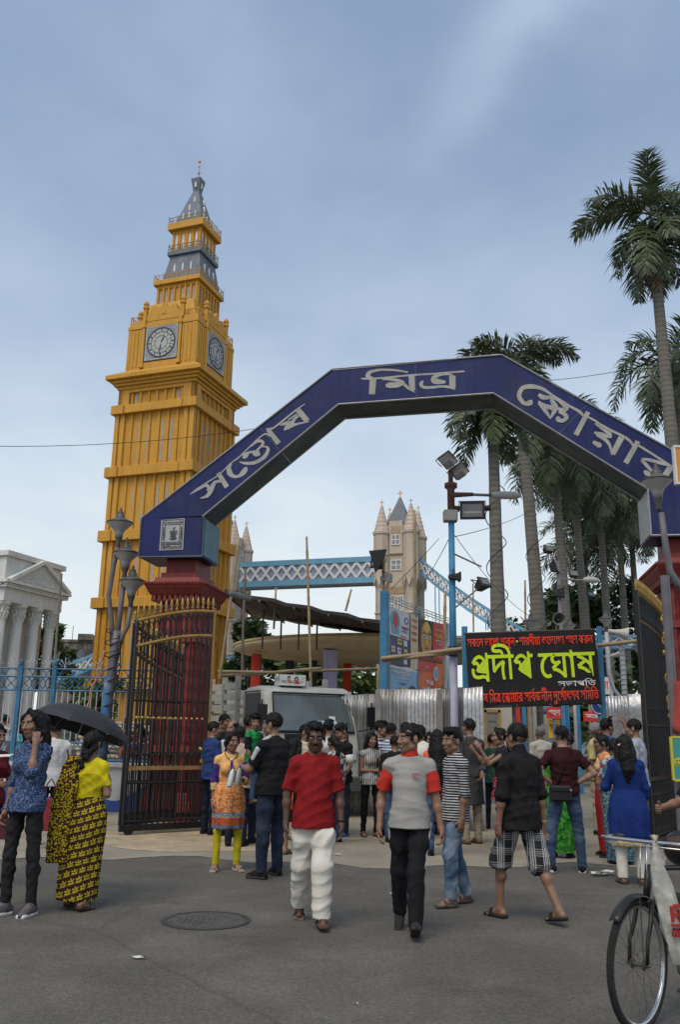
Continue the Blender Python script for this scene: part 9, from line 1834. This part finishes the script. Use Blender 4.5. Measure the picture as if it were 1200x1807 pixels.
p = at(4, 1334, 9.35); b = MB(); b.add([(-.1, -.05, -.01), (.09, -.05, 0), (.09, .07, .02), (-.1, .07, .01)], [(0, 1, 2, 3)]); o = b.build('paper', WHITEC, fix=False, loc=tuple(p)); sdm = o.modifiers.new('Solid', 'SOLIDIFY'); sdm.thickness = .004; tag(o, 'white paper held at the left edge', 'paper')
ie = person('person in black cut by the right edge, arm stretched towards the bicycle', loc=(at(1262, 1420, 7.4).x, 7.4), h=1.62, rot=R(-60), skin='m', top='loose', topc=BLACKC, botc=BLACKC, detail=1, aR=((.35, -.5, -.8), (-.1, -.85, -.1)), aL=((.2, -.4, -.9), (-.1, -.85, -.1)), curl=(.8, .8))
# == bicycle
BKB = mat('bike_black', (.013, .013, .014), rough=.35, var=.3, dirt=(.06, .05, .04), dfac=.6, dscale=6); CHR = mat('chrome', (.5, .5, .5), rough=.25, metal=.9, var=.15); STL = mat('dull_steel', (.12, .11, .10), rough=.45, metal=.6, var=.3, scale=12); TYR = mat('tyre_rubber', (.022, .021, .02), rough=.85, var=.25, bump=.5, bscale=70)
fw = at(1127, 1697, 5.46); bk = thing('bicycle', 'old black roadster bicycle with a white sack on its handlebar at lower right', 'bicycle', (fw.x, 5.46, 0), R(-45)); RW = .345
def wheel(y, par):
 M = T(0, y, RW) @ Matrix.Rotation(PI / 2, 4, 'Y')
 b = MB(); n = 56
 sec = [(RW - .034, -.012), (RW - .02, -.019), (RW - .006, -.015), (RW, 0), (RW - .006, .015), (RW - .02, .019), (RW - .034, .012)]
 vs = [(r * math.cos(2 * PI * k / n), r * math.sin(2 * PI * k / n), z) for k in range(n) for r, z in sec]; m = len(sec); b.add(vs, [(k * m + i, k * m + i + 1, ((k + 1) % n) * m + i + 1, ((k + 1) % n) * m + i) for k in range(n) for i in range(m - 1)], M)
 for k in range(112):
  a = 2 * PI * k / 112
  for z in (-.009, .0, .009): c = Matrix.Rotation(a, 4, 'Z') @ T(RW - .0015, 0, z); b.box(-.003, .0035, -.006, .006, -.0035, .0035, M @ c)
 w = b.build('wheel', TYR, par, fix=False)
 b = MB(); sec = [(RW - .034, -.013), (RW - .045, -.012), (RW - .05, 0), (RW - .045, .012), (RW - .034, .013)]; m = len(sec); vs = [(r * math.cos(2 * PI * k / n), r * math.sin(2 * PI * k / n), z) for k in range(n) for r, z in sec]; b.add(vs, [(k * m + i, k * m + i + 1, ((k + 1) % n) * m + i + 1, ((k + 1) % n) * m + i) for k in range(n) for i in range(m - 1)], M); b.build('rim', CHR, w, smooth=True, fix=False)
 b = MB(); b.lathe([(.004, -.075), (.009, -.07), (.009, -.045), (.028, -.038), (.028, -.032), (.014, -.028), (.014, .028), (.028, .032), (.028, .038), (.009, .045), (.009, .07), (.004, .075)], 16, M=M); b.build('hub', STL, w)
 for k in range(32):
  a = 2 * PI * k / 32; sg = 1 if k % 2 else -1; a2 = a + (.9 if (k // 2) % 2 else -.9); p0 = (.026 * math.cos(a2), .026 * math.sin(a2), sg * .035); p1 = ((RW - .048) * math.cos(a), (RW - .048) * math.sin(a), sg * .004); MB().tube([p0, p1], .0013, 4, M).build('spoke', STL, w)
 return w
wheel(0, bk); wheel(1.14, bk)
hd0 = Vector((0, .145, .66)); hd1 = Vector((0, .205, .86)); 
b = MB()
for sg in (-1, 1): b.tube([(sg * .055, .0, RW), (sg * .055, .02, RW + .12), (sg * .05, .085, .56), (sg * .045, .125, .665)], [.011, .012, .014, .015], 8)
b.tube([(-.05, .125, .665), (.05, .125, .665)], .018, 8); b.build('fork', BKB, bk, smooth=True)
b = MB(); b.tube([tuple(hd0), tuple(hd1)], .021, 12); b.tube([(0, .15, .68), (0, .48, .30)], .019, 10); b.tube([(0, .20, .84), (0, .72, .80)], .016, 10); b.tube([(0, .48, .30), (0, .74, .86)], .017, 10)
for sg in (-1, 1): b.tube([(sg * .02, .48, .30), (sg * .06, 1.14, RW)], .011, 8); b.tube([(sg * .02, .70, .76), (sg * .06, 1.14, RW)], .010, 8)
b.build('frame', BKB, bk, smooth=True)
for y, a0, a1 in ((0, R(20), R(135)), (1.14, R(-10), R(140))):
 b = MB(); n = 24; vs = []
 for k in range(n + 1):
  a = a0 + (a1 - a0) * k / n
  for q, (dx, dr) in enumerate(((-.032, .012), (-.02, .024), (0, .028), (.02, .024), (.032, .012))): vs.append((dx, y - (RW + dr) * math.cos(PI - a) * -1 * -1 if False else y + (RW + dr) * math.cos(a) * (1 if y else 1), RW + (RW + dr) * math.sin(a)))
 b.add(vs, [(k * 5 + i, k * 5 + i + 1, (k + 1) * 5 + i + 1, (k + 1) * 5 + i) for k in range(n) for i in range(4)]); o = b.build('mudguard', BKB, bk, smooth=True, fix=False); sdm = o.modifiers.new('Solid', 'SOLIDIFY'); sdm.thickness = .002
b = MB()
for sg in (-1, 1): b.tube([(sg * .036, .0, RW), (sg * .034, -.12 * 0 + .0, RW + .36)], .003, 5)
b.build('mudguard_stay', STL, bk)
b = MB(); b.tube([(0, .2, .85), (0, .225, .985)], .012, 8); b.build('stem', CHR, bk)
hb = [(-.29, .42, .985), (-.30, .30, .99), (-.285, .19, .995), (-.20, .175, .995), (0, .20, .99), (.20, .175, .995), (.285, .19, .995), (.30, .30, .99), (.29, .42, .985)]
b = MB(); b.tube(hb, .0115, 8); b.build('handlebar', CHR, bk, smooth=True)
for sg in (-1, 1): b = MB(); b.tube([(sg * .297, .33, .989), (sg * .29, .45, .983)], .016, 8); b.build('grip', BKB, bk, smooth=True)
b = MB(); b.tube([(-.27, .34, .965), (-.27, .20, .965), (-.22, .155, .97), (.22, .155, .97), (.27, .20, .965), (.27, .34, .965)], .005, 6)
for x in (-.02, .02): b.tube([(x, .155, .97), (x, .12, .74)], .004, 5)
b.build('brake_rod', CHR, bk, smooth=True)
c = Fld(); c.box((0, .80, .93), np.array((.07, .12, .02)), None, .03, .02); V, F = mesh_field(c, .01); obj_np('saddle', [(V, F)], mat('saddle_brown', (.05, .025, .015), rough=.5), bk); b = MB(); b.tube([(0, .745, .86), (0, .77, .92)], .013, 8); b.build('seat_post', CHR, bk)
b = MB(); b.lathe([(.09, -.003), (.09, .003)], 28, M=T(.045, .48, .30) @ Matrix.Rotation(PI / 2, 4, 'Y')); b.tube([(.06, .48, .30), (.065, .40, .16)], .009, 6); b.tube([(-.06, .48, .30), (-.065, .56, .44)], .009, 6); b.box(.05, .14, .36, .44, .145, .165); b.box(-.14, -.05, .52, .60, .435, .455); b.build('crank', STL, bk)
b = MB()
for k in (-.09, .09): b.tube([(.045, .48, .30 + k), (.045, 1.14, RW + k * .4)], .005, 5)
b.build('chain', STL, bk)
b = MB(); b.box(-.07, .07, .95, 1.42, .735, .745)
for x in (-.07, 0, .07): b.tube([(x, .92, .75), (x, 1.42, .75)], .006, 5)
for sg in (-1, 1): b.tube([(sg * .07, 1.35, .74), (sg * .06, 1.14, RW)], .006, 5)
b.build('carrier', BKB, bk); b = MB(); b.box(-.06, .06, .36, .60, .62, .66); b.build('cable_lock', BKB, bk)
SK = mat('sack_white', (.40, .39, .35), rough=.75, var=.2, scale=6, bump=.5, bscale=14, dirt=(.26, .23, .19), dfac=.6, dscale=6)
sp_ = at(1156, 1485, 5.42); sk = thing('sack', 'crumpled white plastic sack with red print hanging from the bicycle handlebar', 'bag', tuple(sp_))
c = Fld(); c.chain([(0, 0, .02), (0.0, 0, -.06)], [.014, .02], .02); rows = [(-.66, .105, .02, .040, .030, .2), (-.58, .10, .01, .060, .045, .25), (-.46, .075, 0, .072, .05, .2), (-.3, .04, 0, .062, .045, .1), (-.16, .012, 0, .05, .038, 0), (-.05, 0, 0, .018, .018, 0)]
c.loft(rows, .02, (.006, 5, 0)); V, F = mesh_field(c, .008, disp=folds(12, .005, 1.3, .5)); obj_np('sack_body', [(V, F)], SK, sk)
b = MB(); 
for x0, z0, x1, z1 in ((.045, -.42, .062, -.34), (.062, -.35, .10, -.33), (.062, -.39, .085, -.375), (.09, -.42, .105, -.36), (.045, -.445, .12, -.432), (.05, -.50, .06, -.455), (.066, -.50, .074, -.455), (.08, -.50, .09, -.455), (.096, -.50, .104, -.455), (.11, -.50, .118, -.455), (.05, -.462, .12, -.455)): b.box(x0 + .0, x1 + .0, -.066, -.03, z0, z1)
b.build('red_print', mat('print_red_dull', (.34, .03, .03), rough=.7), sk); b = MB(); b.tube([(-.02, .0, .03), (0, -.02, .0), (.02, 0, .03), (0, .02, .03), (-.02, 0, .03)], .007, 5); b.build('knot', mat('jute', (.25, .18, .1)), sk)
p = at(1160, 1500, 10.4); c = Fld(); c.loft([(-.28, 0, 0, .07, .05, 0), (-.15, .0, 0, .08, .05, 0), (.0, 0, 0, .03, .03, 0), (.1, 0, 0, .015, .015, 0)], .02); V, F = mesh_field(c, .012, disp=folds(2, .008, 1.5)); o = obj_np('carrier_bag', [(V, F)], mat('thin_plastic', (.33, .33, .35), rough=.3, var=.2)); o.location = p; tag(o, 'thin white carrier bag hanging beside the blue kurta', 'bag')
p = at(1194, 1497, 7.0); r = thing('helmet', 'black helmet with white marking at the right edge behind the bicycle', 'helmet', tuple(p)); b = MB(); b.ell((.04, 0, 0), (.13, .15, .13), 24, 14); b.build('shell', mat('helmet_black', (.012, .012, .013), rough=.2), r, smooth=True); b = MB()
for k in range(4): b.tube([(-.06 + .022 * k, -.138 + .006 * k, -.02), (-.05 + .022 * k, -.139 + .006 * k, .04)], .004, 4)
b.build('marking', WHT, r)
